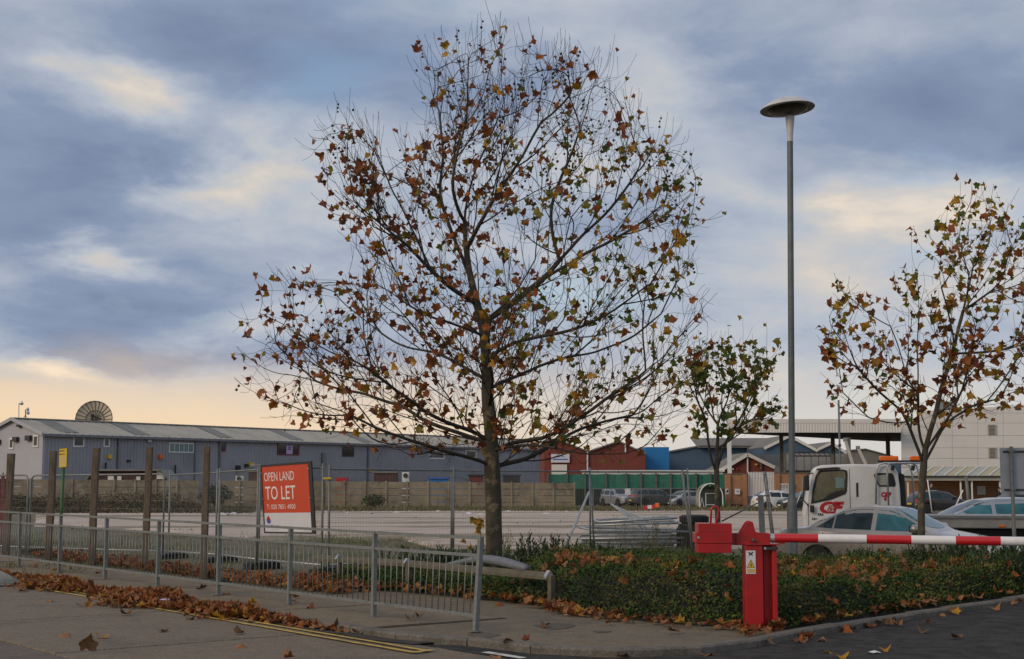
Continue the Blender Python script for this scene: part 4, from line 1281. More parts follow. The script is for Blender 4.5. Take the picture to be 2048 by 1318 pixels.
# roof in sheets so that its ribs show along the eaves
for i in range(nseg):
    u0, u1 = -0.35 + (slen + 0.35) * i / nseg, -0.35 + (slen + 0.35) * (i + 1) / nseg
    um = u0 + (u1 - u0) * 0.12
    quad(m, rp(u0, -0.35, 0.10), rp(um, -0.35, 0.10), rp(um, WH, 0.10), rp(u0, WH, 0.10))
    quad(m, rp(um, -0.35, 0.05), rp(u1, -0.35, 0.05), rp(u1, WH, 0.05), rp(um, WH, 0.05))
    quad(m, rp(um, -0.35, 0.10), rp(um, -0.35, 0.05), rp(um, WH, 0.05), rp(um, WH, 0.10))
    quad(m, rp(u1, -0.35, 0.05), rp(u1, -0.35, 0.10), rp(u1, WH, 0.10), rp(u1, WH, 0.05))
quad(m, rp(-0.35, WH, 0.07), rp(slen, WH, 0.07), rp(slen, 2 * WH + 0.35, 0.07), rp(-0.35, 2 * WH + 0.35, 0.07))
roof = m.build('roof', M['shed_roof'], shed)
m = MB(); m.bar(rp(-0.3, WH, 0.12), rp(slen, WH, 0.12), 0.5, 0.10); m.build('ridge_cap', M['shed_roof'], roof)
for u in (2.6, 12.5, 25.5, 38.0, 52.0):
    m = MB(); quad(m, rp(u, 0.2, 0.108), rp(u + 2.1, 0.2, 0.108), rp(u + 2.1, WH - 0.25, 0.108), rp(u, WH - 0.25, 0.108)); m.build('roof_light', M['roof_light'], roof)
m = MB(); m.bar(rp(-0.4, -0.42, -0.06), rp(slen, -0.42, -0.06), 0.22, 0.26); m.build('gutter', M['gutter'], shed)
m = MB(); m.bar(rp(-0.38, -0.35, 0.02), rp(-0.38, WH, 0.02), 0.10, 0.34); m.bar(rp(-0.38, WH, 0.02), rp(-0.38, 2 * WH + 0.3, 0.02), 0.10, 0.34); m.build('barge_board', M['shed_gable'], shed)
for px in (235, 389, 438, 735): 
    u, _ = on_wall(sfr, px, 900); m = MB(); wbox(m, sfr, u - 0.09, u + 0.09, SC.z, EAVE - 0.1, 0.05, 0.24); m.build('downpipe', M['gutter'], shed)
m = MB(); wbox(m, sfr, -0.06, 0.22, SC.z, EAVE, 0.02, 0.11); m.build('corner_trim', M['shed_gable'], shed)
window(sfr, shed, 145, 871, 168, 894, M['frame_white'], M['pane_dark'], 0.17)
window(sfr, shed, 206, 872, 219, 894, M['frame_white'], M['pane_dark'], 0.15)
window(sfr, shed, 337, 886, 387, 905, M['frame_white'], M['pane_teal'], 0.13, 5)
window(sfr, shed, 439, 880, 451, 903, M['frame_red'], M['pane_dark'], 0.15, 1)
window(sfr, shed, 554, 884, 598, 910, M['frame_red'], M['pane_dark'], 0.16, 2)
window(sfr, shed, 683, 894, 707, 913, M['steel_dark'], M['pane_dark'], 0.14)
window(sfr, shed, 858, 900, 888, 918, M['frame_white'], M['pane_dark'], 0.2)
window(sfr, shed, 930, 900, 952, 916, M['frame_white'], M['pane_dark'], 0.2)
ua, za = on_wall(sfr, 571, 908); ub, zb_ = on_wall(sfr, 584, 891)
m = MB(); wbox(m, sfr, ua, ub, za, zb_, 0.11, 0.14); pst = m.build('poster', M['lilac_print'], shed)
m = MB(); uc, zc = (ua + ub) / 2, za + (zb_ - za) * 0.68; o_ = sfr[0] + sfr[1] * uc + sfr[3] * 0.143
m.tube([Vector((o_.x, o_.y, zc)) + sfr[1] * 0.2 * math.cos(R(a)) + Vector((0, 0, 0.2 * math.sin(R(a)))) for a in range(20, 400, 30)], 0.05, 5); m.build('poster_ring', M['print_black'], pst)
for x0, y0, x1, y1 in ((20, 876, 28, 898), (68, 870, 77, 894)):
    window(gfr, shed, x1, y0, x0, y1, M['frame_white'], M['pane_dark'], 0.16) if False else None
for x0, y0, x1, y1 in ((20, 876, 28, 898), (68, 870, 77, 894)):
    ua, za = on_wall(gfr, x1, y1); ub, zb_ = on_wall(gfr, x0, y0)
    m = MB(); wbox(m, gfr, ua, ub, za, zb_, 0.0, 0.10); f = m.build('window', M['frame_white'], shed, fix=True)
    m = MB(); wbox(m, gfr, ua + 0.13, ub - 0.13, za + 0.16, zb_ - 0.16, 0.05, 0.115); m.build('pane', M['pane_dark'], f, fix=True)
for x0, y0, x1, y1 in ((30, 874, 38, 883), (55, 871, 64, 881), (-4, 879, 2, 888), (38, 849, 44, 854)):
    ua, za = on_wall(gfr, x1, y1); ub, zb_ = on_wall(gfr, x0, y0)
    m = MB(); wbox(m, gfr, ua, ub, za, zb_, 0.0, 0.35); m.build('wall_unit', M['steel_dark'], shed, fix=True)
for x, y, w, h, mm in ((217, 913, 4, 4, 'sign_yellow'), (319, 913, 3.5, 4, 'light_orange'), (500, 928, 5, 3, 'sign_yellow'), (491, 931, 3, 3, 'black'), (474, 937, 4, 6, 'black'), (256, 922, 2.5, 2.5, 'steel_dark'), (296, 882, 4, 2, 'galv_bright'), (738, 940, 4, 3, 'sign_yellow'), (645, 918, 3, 12, 'galv_dull'), (487, 882, 4, 2.5, 'steel_dark')):
    ua, za = on_wall(sfr, x - w, y + h); ub, zb_ = on_wall(sfr, x + w, y - h)
    m = MB(); wbox(m, sfr, ua, ub, za, zb_, 0.0, 0.3); m.build('wall_fitting', M[mm], shed)
for x, y0, y1 in ((208, 925, 962), (347, 930, 962)):
    u, zt_ = on_wall(sfr, x, y0); o_ = sfr[0] + sfr[1] * u + sfr[3] * 0.3
    m = MB(); m.tube([(o_.x, o_.y, SC.z), (o_.x, o_.y, zt_)], 0.10, 6); m.build('vent_pipe', M['black'], shed)
# dish and aerials on its roof
DY = 158.0
dc = at(188, 838, DY)
dish = thing('satellite_dish', 'big mesh satellite dish standing behind the ridge of the grey shed', 'satellite dish', dc)
dr = 36.5 / FPX * DY
dn = Vector((0.05, -1, 0.12)).normalized(); dx = dn.cross(Vector((0, 0, 1))).normalized(); dz_ = dx.cross(dn)
m = MB()
rings, spk = 6, 24
vs = [tuple(dc + dn * -0.55)]
for i in range(1, rings + 1):
    r = dr * i / rings
    for j in range(spk):
        a = 2 * math.pi * j / spk
        vs.append(tuple(dc + dx * r * math.cos(a) + dz_ * r * math.sin(a) + dn * (-0.55 + 0.55 * (i / rings) ** 2)))
fs = [(0, 1 + j, 1 + (j + 1) % spk) for j in range(spk)]
for i in range(rings - 1):
    for j in range(spk):
        j2 = (j + 1) % spk
        fs.append((1 + i * spk + j, 1 + (i + 1) * spk + j, 1 + (i + 1) * spk + j2, 1 + i * spk + j2))
m.add(vs, fs); m.build('reflector', M['dish_mesh'], dish)
m = MB()
for j in range(spk):
    m.tube([Vector(vs[0]) + dn * 0.05] + [Vector(vs[1 + i * spk + j]) + dn * 0.05 for i in range(rings)], 0.035, 4)
for i in (2, 5):
    m.tube([Vector(vs[1 + i * spk + j % spk]) + dn * 0.05 for j in range(spk + 1)], 0.045, 4)
m.build('ribs', M['steel_post'], dish)
m = MB(); m.tube([dc + dn * 0.9 + dz_ * 0.25, dc + dn * -0.4 + dx * 0.3], 0.09, 5); m.tube([dc + dn * 0.9 + dz_ * 0.25, dc + dx * -0.9 - dz_ * 0.1], 0.06, 5); m.lathe([(0.18, 0), (0.22, 0.3)], dc + dn * 0.8 + dz_ * 0.1, 8); m.build('feed', M['black'], dish)
m = MB(); m.tube([dc + dn * -0.5, Vector((dc.x, dc.y + 1.0, gz(0, DY)))], 0.25, 8); m.build('mast', M['steel_dark'], dish)
am = at(38, 838, 149.0)
ant = thing('roof_aerial', 'thin mast aerial at the gable end of the grey shed roof', 'aerial', am)
m = MB(); m.tube([am + Vector((0, 0, -0.4)), at(38, 806, 149.0)], 0.04, 5); m.build('mast', M['galv_dull'], ant)
m = MB(); m.lathe([(0.1, 0), (0.22, 0.12), (0.24, 0.3)], at(40, 808, 149.0), 8, Matrix.Rotation(R(60), 3, 'Y')); m.build('drum', M['galv_bright'], ant)
am = at(51, 839, 149.0)
ant = thing('roof_aerial', 'small tripod aerial with two drums on the ridge of the grey shed', 'aerial', am)
m = MB(); m.tube([am + Vector((0, 0, -0.3)), at(51, 819, 149.0)], 0.06, 5)
for d in (-0.45, 0.45): m.tube([am + Vector((d, 0, -0.25)), am + Vector((0, 0, 0.5))], 0.03, 4)
m.build('tripod', M['galv_dull'], ant)
for p, q in (((53.5, 826), 0.22), ((53, 819), 0.16)):
    m = MB(); m.lathe([(0.5 * q, 0), (q, 0.08), (q, 0.25)], at(*p, 149.0), 10, Matrix.Rotation(R(75), 3, 'Y')); m.build('drum', M['galv_bright'], ant)
# low brick lean-to in front of the shed
def boxbuild(name, label, cat, px0, px1, py0, y, depth, m_, base=None, roof_m=None, parent=None):
    a, b = at(px0, py0, y), at(px1, py0, y)
    zb__ = gz(a.x, y) if base is None else base
    t = thing(name, label, cat, ((a.x + b.x) / 2, y, zb__))
    m = MB(); m.box(((a.x + b.x) / 2, y + depth / 2, (a.z + zb__) / 2), (b.x - a.x, depth, a.z - zb__)); m.build('wall', m_, t)
    if roof_m:
        m = MB(); m.box(((a.x + b.x) / 2, y + depth / 2, a.z + 0.08), (b.x - a.x + 0.3, depth + 0.3, 0.16)); m.build('roof', roof_m, t)
    return t
lt = thing('lean_to', 'low dark red brick lean-to with sloping ends against the grey shed', 'outbuilding', at(262, 1000, 138.0))
a, b = at(172, 960, 138.0), at(342, 960, 138.0); zt_, zb__ = at(262, 940, 138.0).z, gz(0, 138)
o_ = Vector((0, 138.0, 0))
m = MB(); m.prism([(a.x, zb__), (b.x, zb__), (b.x, a.z - 0.3), (b.x - 0.9, zt_ - 0.1), (a.x + 0.9, zt_ - 0.1), (a.x, a.z - 0.3)], o_, (1, 0, 0), (0, 0, 1), -4.0); m.build('wall', M['brick_dark'], lt, fix=True)
m = MB()
for p, q in (((a.x - 0.2, a.z - 0.35), (a.x + 0.85, zt_)), ((a.x + 0.85, zt_), (b.x - 0.85, zt_)), ((b.x - 0.85, zt_), (b.x + 0.2, a.z - 0.35))): m.bar((p[0], 139.5, p[1]), (q[0], 139.5, q[1]), 4.2, 0.18)
m.build('roof', M['roof_light'], lt)
for px, py, w, h in ((189, 955, 3.5, 6), (222, 956, 6, 4), (239, 956, 4, 4), (277, 957, 4, 4), (322, 950, 8, 8)):
    c = at(px, py, 137.9); m = MB(); m.box(c, (2 * w / FPX * 138, 0.12, 2 * h / FPX * 138)); m.build('pale_panel', M['frame_white'], lt)
boxbuild('wheelie_bin_store', 'blue storage box half hidden behind the concrete panel wall', 'storage box', 858, 897, 958, 150.0, 2.0, M['clad_blue'], roof_m=M['logo_blue'])
ac = boxbuild('cooling_unit', 'white cooling unit with a round fan beside the grey shed', 'cooling unit', 471, 486, 952, 150.0, 0.6, M['frame_white'])
c = at(478, 957, 149.9); m = MB(); m.lathe([(0.24, 0), (0.24, 0.06)], c, 14, Matrix.Rotation(R(90), 3, 'X')); m.build('fan', M['black'], ac)
ac = boxbuild('cooling_unit', 'white cooling unit beside the plane tree trunk, in front of the grey shed', 'cooling unit', 804, 818, 944, 160.0, 0.6, M['frame_white'])
c = at(811, 951, 159.9); m = MB(); m.lathe([(0.26, 0), (0.26, 0.06)], c, 14, Matrix.Rotation(R(90), 3, 'X')); m.build('fan', M['black'], ac)
boxbuild('brick_store', 'dark brown brick store showing over the wall beside the to let board', 'store', 497, 535, 944, 142.0, 3.0, M['brick_dark'], roof_m=M['roof_light'])
boxbuild('brick_store', 'brown brick store with flat roof left of the plane tree', 'store', 748, 792, 946, 146.0, 3.0, M['brick_dark'], roof_m=M['roof_light'])
boxbuild('red_skip', 'red metal container just showing over the panel wall near the mesh fence', 'container', 672, 693, 955, 125.0, 1.5, M['logo_red'])
boxbuild('parked_trailer', 'dark red trailer over the wall beside the plane tree trunk', 'trailer', 938, 966, 952, 150.0, 2.0, M['red_dark'], roof_m=M['black'])
boxbuild('parked_trailer', 'black trailer over the wall to the right of the plane tree trunk', 'trailer', 1006, 1040, 952, 150.0, 2.0, M['paint_black'], roof_m=M['steel_dark'])

# ---- red brick works with two gables and a blue block
def gable_house(name, label, cat, y, pts, depth, m_, roof_m, trim=None, eave_over=0.3):
    """pts: picture outline of the front: left base, left eave, peak, right eave, right base"""
    q = [at(px, py, y) for px, py in pts]
    zb__ = gz(q[0].x, y)
    t = thing(name, label, cat, ((q[0].x + q[-1].x) / 2, y, zb__))
    poly = [(q[0].x, zb__)] + [(p.x, p.z) for p in q[1:-1]] + [(q[-1].x, zb__)]
    m = MB(); m.prism(poly, (0, y, 0), (1, 0, 0), (0, 0, 1), -depth); m.build('wall', m_, t, fix=True)
    r = MB()
    up = q[1:-1]
    for p, q_ in zip(up, up[1:]):
        r.bar((p.x, y + depth / 2 - 0.15, p.z + 0.1), (q_.x, y + depth / 2 - 0.15, q_.z + 0.1), depth + 0.3, 0.16)
    rf = r.build('roof', roof_m, t)
    if trim:
        r = MB()
        for p, q_ in zip(up, up[1:]): r.bar((p.x, y - 0.36, p.z), (q_.x, y - 0.36, q_.z), 0.08, 0.32)
        r.build('barge_board', trim, t)
    return t
rb = gable_house('brick_works', 'red brick works with twin gables and a white sign board behind the green screen', 'works', 165.0, [(1088, 990), (1088, 884), (1112, 879), (1176, 905), (1237, 884), (1291, 909), (1291, 990)], 30.0, M['brick_red'], M['asbestos_roof'])
for px, p0, p1 in ((1175, 884, 942), (1251, 884, 905)):
    m = MB(); a, b = at(px, p0, 164.8), at(px, p1, 164.8); m.tube([a, b], 0.09, 6); m.build('downpipe', M['frame_white'], rb)
a, b = at(1102, 908, 164.8), at(1139, 925, 164.8)
m = MB(); m.box(((a.x + b.x) / 2, 164.8, (a.z + b.z) / 2), (b.x - a.x, 0.1, a.z - b.z)); sb_ = m.build('sign_board', M['sign_white'], rb)
m = MB()
for i, (w, zf, mm) in enumerate(((1.5, 0.42, 0), )): m.box(((a.x + b.x) / 2, 164.74, a.z - (a.z - b.z) * 0.62), ((b.x - a.x) * 0.8, 0.02, (a.z - b.z) * 0.13))
m.build('lettering', M['logo_blue'], sb_)
m = MB(); m.prism([(-0.5, -0.1), (0.0, 0.2), (0.5, -0.1), (0.0, 0.02)], ((a.x + b.x) / 2 + 0.1, 164.74, a.z - (a.z - b.z) * 0.28), (1, 0, 0), (0, 0, 1), 0.02); m.build('emblem', M['clad_blue'], sb_)
a, b = at(1103, 929, 164.9), at(1134, 960, 164.9)
m = MB(); m.box(((a.x + b.x) / 2, 164.9, (a.z + b.z) / 2), (b.x - a.x, 0.16, a.z - b.z)); m.build('shutter', M['clad_white'], rb)
boxbuild('blue_unit', 'bright blue metal clad unit joined to the red brick works', 'industrial unit', 1291, 1338, 894, 167.0, 20.0, M['clad_blue'])
m = MB()
gu = gable_house('grey_unit', 'dull blue grey unit with a shallow roof behind the small tree', 'industrial unit', 185.0, [(1338, 990), (1338, 905), (1400, 893), (1560, 893), (1570, 990)], 20.0, M['clad_navy'], M['asbestos_roof'])
a, b = at(1380, 876, 196.0), at(1575, 876, 196.0); c_, d_ = at(1395, 895, 184.0), at(1560, 895, 184.0)
m = MB(); quad(m, (c_.x, c_.y, c_.z), (d_.x, d_.y, d_.z), (b.x, b.y, b.z), (a.x, a.y, a.z)); m.build('roof_slope', M['asbestos_roof'], gu)
gable_house('blue_gable_unit', 'navy blue gable fronted unit behind the lamp column', 'industrial unit', 172.0, [(1527, 990), (1527, 897), (1578, 872), (1634, 902), (1634, 990)], 30.0, M['clad_navy'], M['asbestos_roof'], M['clad_white'])
gable_house('blue_gable_unit', 'navy blue gable fronted unit behind the recovery truck cab', 'industrial unit', 174.0, [(1634, 990), (1634, 899), (1662, 886), (1694, 908), (1694, 990)], 30.0, M['clad_navy'], M['asbestos_roof'], M['clad_white'])
gable_house('distant_shed', 'pale grey distant shed with a shallow gable under the long canopy', 'shed', 230.0, [(1700, 990), (1700, 902), (1730, 899), (1790, 915), (1790, 990)], 20.0, M['asbestos_roof'], M['asbestos_roof'])
rg = gable_house('gate_house', 'small red brick gate house with white barge boards behind the white gate', 'gate house', 140.0, [(1436, 1000), (1436, 943), (1494, 909), (1548, 935), (1548, 1000)], 9.0, M['brick_red'], M['asbestos_roof'], M['frame_white'])
m = MB(); m.bar(at(1495, 912, 139.8), at(1495, 945, 139.8), 0.12, 0.12, up=(0, 1, 0)); m.build('downpipe', M['frame_white'], rg)
for px, py, w, h, mm in ((1512, 929, 2.2, 1.6, 'sign_yellow'), (1474, 938, 1.6, 1.6, 'light_red'), (1466, 938, 1.4, 1.4, 'frame_white'), (1522, 932, 1.8, 7, 'steel_post')):
    c = at(px, py, 139.85); m = MB(); m.box(c, (2 * w / FPX * 140, 0.14, 2 * h / FPX * 140)); m.build('wall_fitting', M[mm], rg)
# slope of the gate house's long roof to the right
m = MB(); p0, p1, p2, p3 = at(1500, 909, 141.0), at(1562, 909, 155.0), at(1562, 935, 150.0), at(1548, 937, 141.0); quad(m, p0, p1, p2, p3); m.build('side_roof', M['asbestos_roof'], rg)
# low grey roofed store behind the orange wall
lo = thing('low_store', 'low store with a dark mossy roof behind the orange brick wall', 'store', at(1640, 1000, 150.0))
a, b = at(1548, 945, 150.0), at(1700, 945, 150.0); c_, d_ = at(1560, 907, 156.0), at(1705, 907, 156.0)
m = MB(); m.box(((a.x + b.x) / 2, 153.2, (a.z + gz(0, 150)) / 2), (b.x - a.x, 6, a.z - gz(0, 150))); m.build('wall', M['brick_dark'], lo)
m = MB(); quad(m, a, b, d_, c_); m.build('roof', M['asbestos_roof'], lo)

# ---- long entrance canopy and the big white store
CY = 130.0
cv = thing('entrance_canopy', 'long white ribbed canopy on steel columns joined to the white store', 'canopy', at(1620, 1000, CY))
a, b = at(1453, 865, CY), at(1802, 865, CY); ztp = at(1453, 838, CY).z
cfr = wall_frame((a.x, CY, a.z), (1, 0, 0))
zmid = at(1453, 846, CY).z
m = MB(); corrugated(m, cfr, 0, b.x - a.x, a.z, zmid, 0.26, 0.035); m.build('fascia', M['clad_white'], cv)
m = MB(); wbox(m, cfr, -0.05, b.x - a.x, zmid, ztp, -0.06, 0.05); m.build('fascia_cap', M['clad_white'], cv)
br = at(1802, 884, 163.0)
m = MB()
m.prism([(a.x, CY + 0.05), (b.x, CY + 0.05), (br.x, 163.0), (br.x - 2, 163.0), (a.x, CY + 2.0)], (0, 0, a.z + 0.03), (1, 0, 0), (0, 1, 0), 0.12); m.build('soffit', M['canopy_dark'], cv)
for px, y in ((1458, CY + 0.4), (1562, 139.0), (1665, 140.0), (1775, 141.0)):
    c = at(px, 866, y); m = MB(); m.box((c.x, y, (a.z + gz(0, y)) / 2), (0.34, 0.34, a.z - gz(0, y))); m.build('column', M['steel_post' if px > 1500 else 'frame_white'], cv)
ws = thing('white_store', 'big white panel clad store building at the edge of the car park', 'store', at(1900, 1010, 128.0))
WY = 131.5
wl, wr = at(1802, 850, WY), at(2250, 850, WY)
wz = [(1802, 842), (1840, 842), (1840, 822), (1880, 821), (2048, 809), (2250, 797)]
poly = [(wl.x, gz(0, WY))] + [(at(x, y, WY).x, at(x, y, WY).z) for x, y in wz] + [(wr.x, gz(0, WY))]
m = MB(); k_ = len(poly)
m.add([(x, WY + 0.15, z) for x, z in poly] + [(x + 8.6, WY + 30, z) for x, z in poly], [tuple(range(k_)), tuple(range(2 * k_ - 1, k_ - 1, -1))] + [(i, k_ + i, k_ + (i + 1) % k_, (i + 1) % k_) for i in range(k_)])
m.build('wall', M['clad_white'], ws, fix=True)
# cladding panels with fine joints
rows_ = [812, 826, 846, 871, 895.5, 917, 934]
for r0, r1 in zip(rows_, rows_[1:]):
    xx = 1803.0
    while xx < 2200:
        w_ = 51.0
        top0 = max(r0, np.interp(xx + 2, [1802, 1840, 1841, 1880, 2048, 2250], [843, 843, 823, 822, 810, 798]) + 1)
        top1 = max(r0, np.interp(xx + w_ - 2, [1802, 1840, 1841, 1880, 2048, 2250], [843, 843, 823, 822, 810, 798]) + 1)
        if r1 - max(top0, top1) > 4:
            q = [at(xx + 0.25, r1 - 0.3, WY), at(xx + w_ - 0.25, r1 - 0.3, WY), at(xx + w_ - 0.25, top1 + 0.2, WY), at(xx + 0.25, top0 + 0.2, WY)]
            m = MB(); m.prism([(p.x, p.z) for p in q], (0, WY + 0.14, 0), (1, 0, 0), (0, 0, 1), 0.06); m.build('panel', M['clad_white'], ws)
        xx += w_
for x0, y0, x1, y1 in ((1977, 851, 1990, 869), (1978.5, 897, 1991, 915)):
    a, b = at(x0, y0, WY), at(x1, y1, WY)
    m = MB()
    wfr = wall_frame((a.x, WY + 0.05, a.z), (1, 0, 0))
    wbox(m, wfr, -0.08, 0.0, b.z, a.z, 0, 0.10); wbox(m, wfr, b.x - a.x, b.x - a.x + 0.08, b.z, a.z, 0, 0.10); wbox(m, wfr, -0.08, b.x - a.x + 0.08, a.z, a.z + 0.1, 0, 0.14)
    lv = m.build('louvre', M['beige_roof'], ws)
    m = MB(); wbox(m, wfr, 0, b.x - a.x, b.z, a.z, 0.0, 0.03); m.build('louvre_back', M['steel_dark'], lv)
    for i in range(7):
        z = b.z + (a.z - b.z) * (i + 0.5) / 7
        m = MB(); wbox(m, wfr, 0, b.x - a.x, z - 0.03, z + 0.03, 0.03, 0.10); m.build('slat', M['beige_roof'], lv)
c = at(1895, 812, WY + 4); m = MB(); m.box((c.x, c.y, c.z - 0.3), (1.2, 1.2, 1.4)); m.build('roof_plant', M['galv_dull'], ws)
for px in (1928, 1949): m = MB(); m.tube([at(px, 823, WY + 1), at(px, 804, WY + 1)], 0.07, 5); m.build('flue', M['galv_dull'], ws)

# ---- lean-to canopy with cream roof strips and brick wall below
LY = 105.0
lw = thing('trolley_shelter_wall', 'brick lined walkway under a cream striped lean-to roof before the white store', 'walkway', at(1930, 1010, LY + 3))
xa_, xb_ = at(1808, 953, LY).x, at(2160, 953, LY).x
zE, zT = at(1900, 953, LY).z, at(1900, 934, LY + 7).z
m = MB(); m.box(((xa_ + xb_) / 2, LY + 4.0, (zE + gz(0, LY)) / 2 - 0.05), (xb_ - xa_, 0.3, zE - gz(0, LY))); m.build('brick_wall', M['brick_orange'], lw)
m = MB(); m.box(((xa_ + xb_) / 2, LY + 0.1, at(1900, 957, LY).z), (xb_ - xa_, 0.12, 0.30)); m.build('fascia', M['beige_roof'], lw)
m = MB(); m.box(((xa_ + xb_) / 2, LY - 0.05, zE + 0.02), (xb_ - xa_, 0.16, 0.09)); m.build('gutter', M['steel_dark'], lw)
i = 0; px = 1800.0
while px < 2150:
    w_ = 22.5
    p0, p1 = at(px, 953, LY), at(px + w_ - 2.2, 953, LY); q0, q1 = at(px + 22, 935, LY + 7), at(px + 22 + w_ - 2.2, 935, LY + 7)
    p2, q2 = at(px + w_, 953, LY), at(px + 22 + w_, 935, LY + 7)
    for v in (p0, p1, p2): v.z = zE + 0.06
    for v in (q0, q1, q2): v.z = zT
    m = MB(); m.add([p0, p1, q1, q0] + [v - Vector((0, 0, 0.06)) for v in (p0, p1, q1, q0)], [(0, 1, 2, 3), (7, 6, 5, 4), (0, 4, 5, 1), (1, 5, 6, 2), (2, 6, 7, 3), (3, 7, 4, 0)])
    m.build('roof_strip', M['cream_roof' if i % 3 else 'beige_roof'], lw)
    m = MB(); m.bar((p1 + p2) / 2 + Vector((0, 0, 0.03)), (q1 + q2) / 2 + Vector((0, 0, 0.03)), 0.085, 0.10); m.build('rib', M['frame_white'], lw)
    px += w_; i += 1
for px in (1816, 1921.5, 1944, 2000, 2060):
    c = at(px, 960, LY + 0.15); m = MB(); m.box((c.x, LY + 0.25, (zE + gz(0, LY)) / 2), (0.10, 0.10, zE - gz(0, LY))); m.build('column', M['frame_white'], lw)
a, b = at(1954, 972, LY + 3.8), at(1971, 989, LY + 3.8)
m = MB(); m.box(((a.x + b.x) / 2, LY + 3.8, (a.z + b.z) / 2), (b.x - a.x, 0.05, a.z - b.z)); m.build('notice', M['sign_white'], lw)

# ---- orange brick wall with white palisade gate
OY = 118.0
def brick_wall(name, label, px0, px1, py0, y, th, piers=()):
    a, b = at(px0, py0, y), at(px1, py0, y); z0 = gz(0, y)
    t = thing(name, label, 'wall', ((a.x + b.x) / 2, y, z0))
    m = MB(); m.box(((a.x + b.x) / 2, y, (a.z + z0) / 2), (b.x - a.x, th, a.z - z0)); m.build('brickwork', M['brick_orange'], t)
    m = MB(); m.box(((a.x + b.x) / 2, y, a.z + 0.05), (b.x - a.x + 0.08, th + 0.1, 0.10)); m.build('coping', M['steel_post'], t)
    for p in piers:
        c = at(p, py0, y); m = MB(); m.box((c.x, y - 0.1, (c.z + z0) / 2 - 0.003), (0.36, th + 0.2, c.z - z0)); m.build('pier', M['brick_orange'], t)
    m = MB(); m.box(((a.x + b.x) / 2, y - 0.02, z0 + 0.15), (b.x - a.x, th + 0.05, 0.3)); m.build('plinth', M['brick_dark'], t)
    return t
w1 = brick_wall('brick_wall', 'orange brick wall to the left of the white palisade gate', 1450, 1493, 949, OY, 0.4, (1455, 1488))
for px in (1454, 1474.5):
    c = at(px, 983, OY - 0.42); w_ = 3 if px < 1460 else 5
    m = MB(); m.box(c, (2 * w_ / FPX * OY, 0.04, 0.45)); nt_ = m.build('notice', M['sign_white'], w1)
    m = MB(); m.box(c + Vector((0.02, -0.03, 0.03)), (0.14, 0.02, 0.10 if px > 1460 else 0.22), rot=Matrix.Rotation(0.4, 3, 'Y')); m.build('symbol', M['print_black' if px < 1460 else 'green_plain'], nt_)
brick_wall('brick_wall', 'orange brick wall to the right of the white gate behind the truck cab', 1549, 1640, 947, OY, 0.4, (1553, ))
gt = thing('palisade_gate', 'white steel palisade gate between the orange brick walls', 'gate', at(1521, 1005, OY))
gh = at(1500, 943, OY).z; g0 = gz(0, OY) + 0.1
for i in range(17):
    px = 1497 + i * 3.1
    c = at(px, 943, OY); m = MB()
    m.prism([(-0.045, g0), (0.045, g0), (0.045, gh - 0.1), (0.0, gh), (-0.045, gh - 0.1)], (c.x, OY, 0), (1, 0, 0), (0, 0, 1), 0.03); m.build('pale', M['frame_white'], gt)
m = MB()
for z in (g0 + 0.35, gh - 0.4): m.bar((at(1495, 0, OY).x, OY + 0.05, z), (at(1549, 0, OY).x, OY + 0.05, z), 0.05, 0.09)
m.build('rail', M['frame_white'], gt)
m = MB(); a, b = at(1496, 992, OY - 0.1), at(1541, 1006, OY - 0.1); m.box(((a.x + b.x) / 2, OY - 0.1, (a.z + b.z) / 2), (b.x - a.x, 0.06, a.z - b.z)); m.build('kick_panel', M['galv_dull'], gt)
gr_ = thing('window_grille', 'white barred grille on the orange wall behind the lamp column', 'grille', at(1576, 985, OY - 0.3))
for i in range(10):
    a, b = at(1562 + i * 3.0, 968, OY - 0.28), at(1562 + i * 3.0, 986, OY - 0.28)
    m = MB(); m.bar(a, b, 0.05, 0.05, up=(0, 1, 0)); m.build('bar', M['frame_white'], gr_)
for py in (968, 986): m = MB(); m.bar(at(1560, py, OY - 0.28), at(1591, py, OY - 0.28), 0.04, 0.07); m.build('frame', M['frame_white'], gr_)
m = MB(); a, b = at(1561, 977, OY - 0.24), at(1576, 986, OY - 0.24); m.box(((a.x + b.x) / 2, OY - 0.23, (a.z + b.z) / 2), (b.x - a.x, 0.03, a.z - b.z)); m.build('back_panel', M['frame_white'], gr_)
# dark steel pipe gantry in front of the low store
gn = thing('steel_gantry', 'dark steel gantry with lattice top above the orange wall', 'gantry', at(1628, 1005, 122.0))
m = MB()
for py in (905, 912): m.bar(at(1584, py, 122.0), at(1668, py, 122.0), 0.14, 0.12)
for i in range(8): m.bar(at(1586 + i * 10, 905, 122.0), at(1592 + i * 10, 912, 122.0), 0.05, 0.05)
m.build('beam', M['canopy_dark'], gn)
for px in (1570, 1593, 1608, 1622, 1637, 1652): 
    a = at(px, 911 if px > 1580 else 902, 122.0); m = MB(); m.bar(a, (a.x, a.y, gz(0, 122)), 0.07 if px > 1580 else 0.2, 0.07, up=(0, 1, 0)); m.build('upright', M['steel_post'], gn)
for px in (1664, 1697):
    a = at(px, 875 if px > 1690 else 908, 122.0); m = MB(); m.bar(a, (a.x, a.y, gz(0, 122)), 0.28, 0.28, up=(0, 1, 0)); m.build('column', M['steel_post'], gn)
m = MB(); m.tube([at(1572, 943, 121.7), at(1655, 943, 121.7)], 0.12, 6); m.build('coil_wire', M['black'], gn)

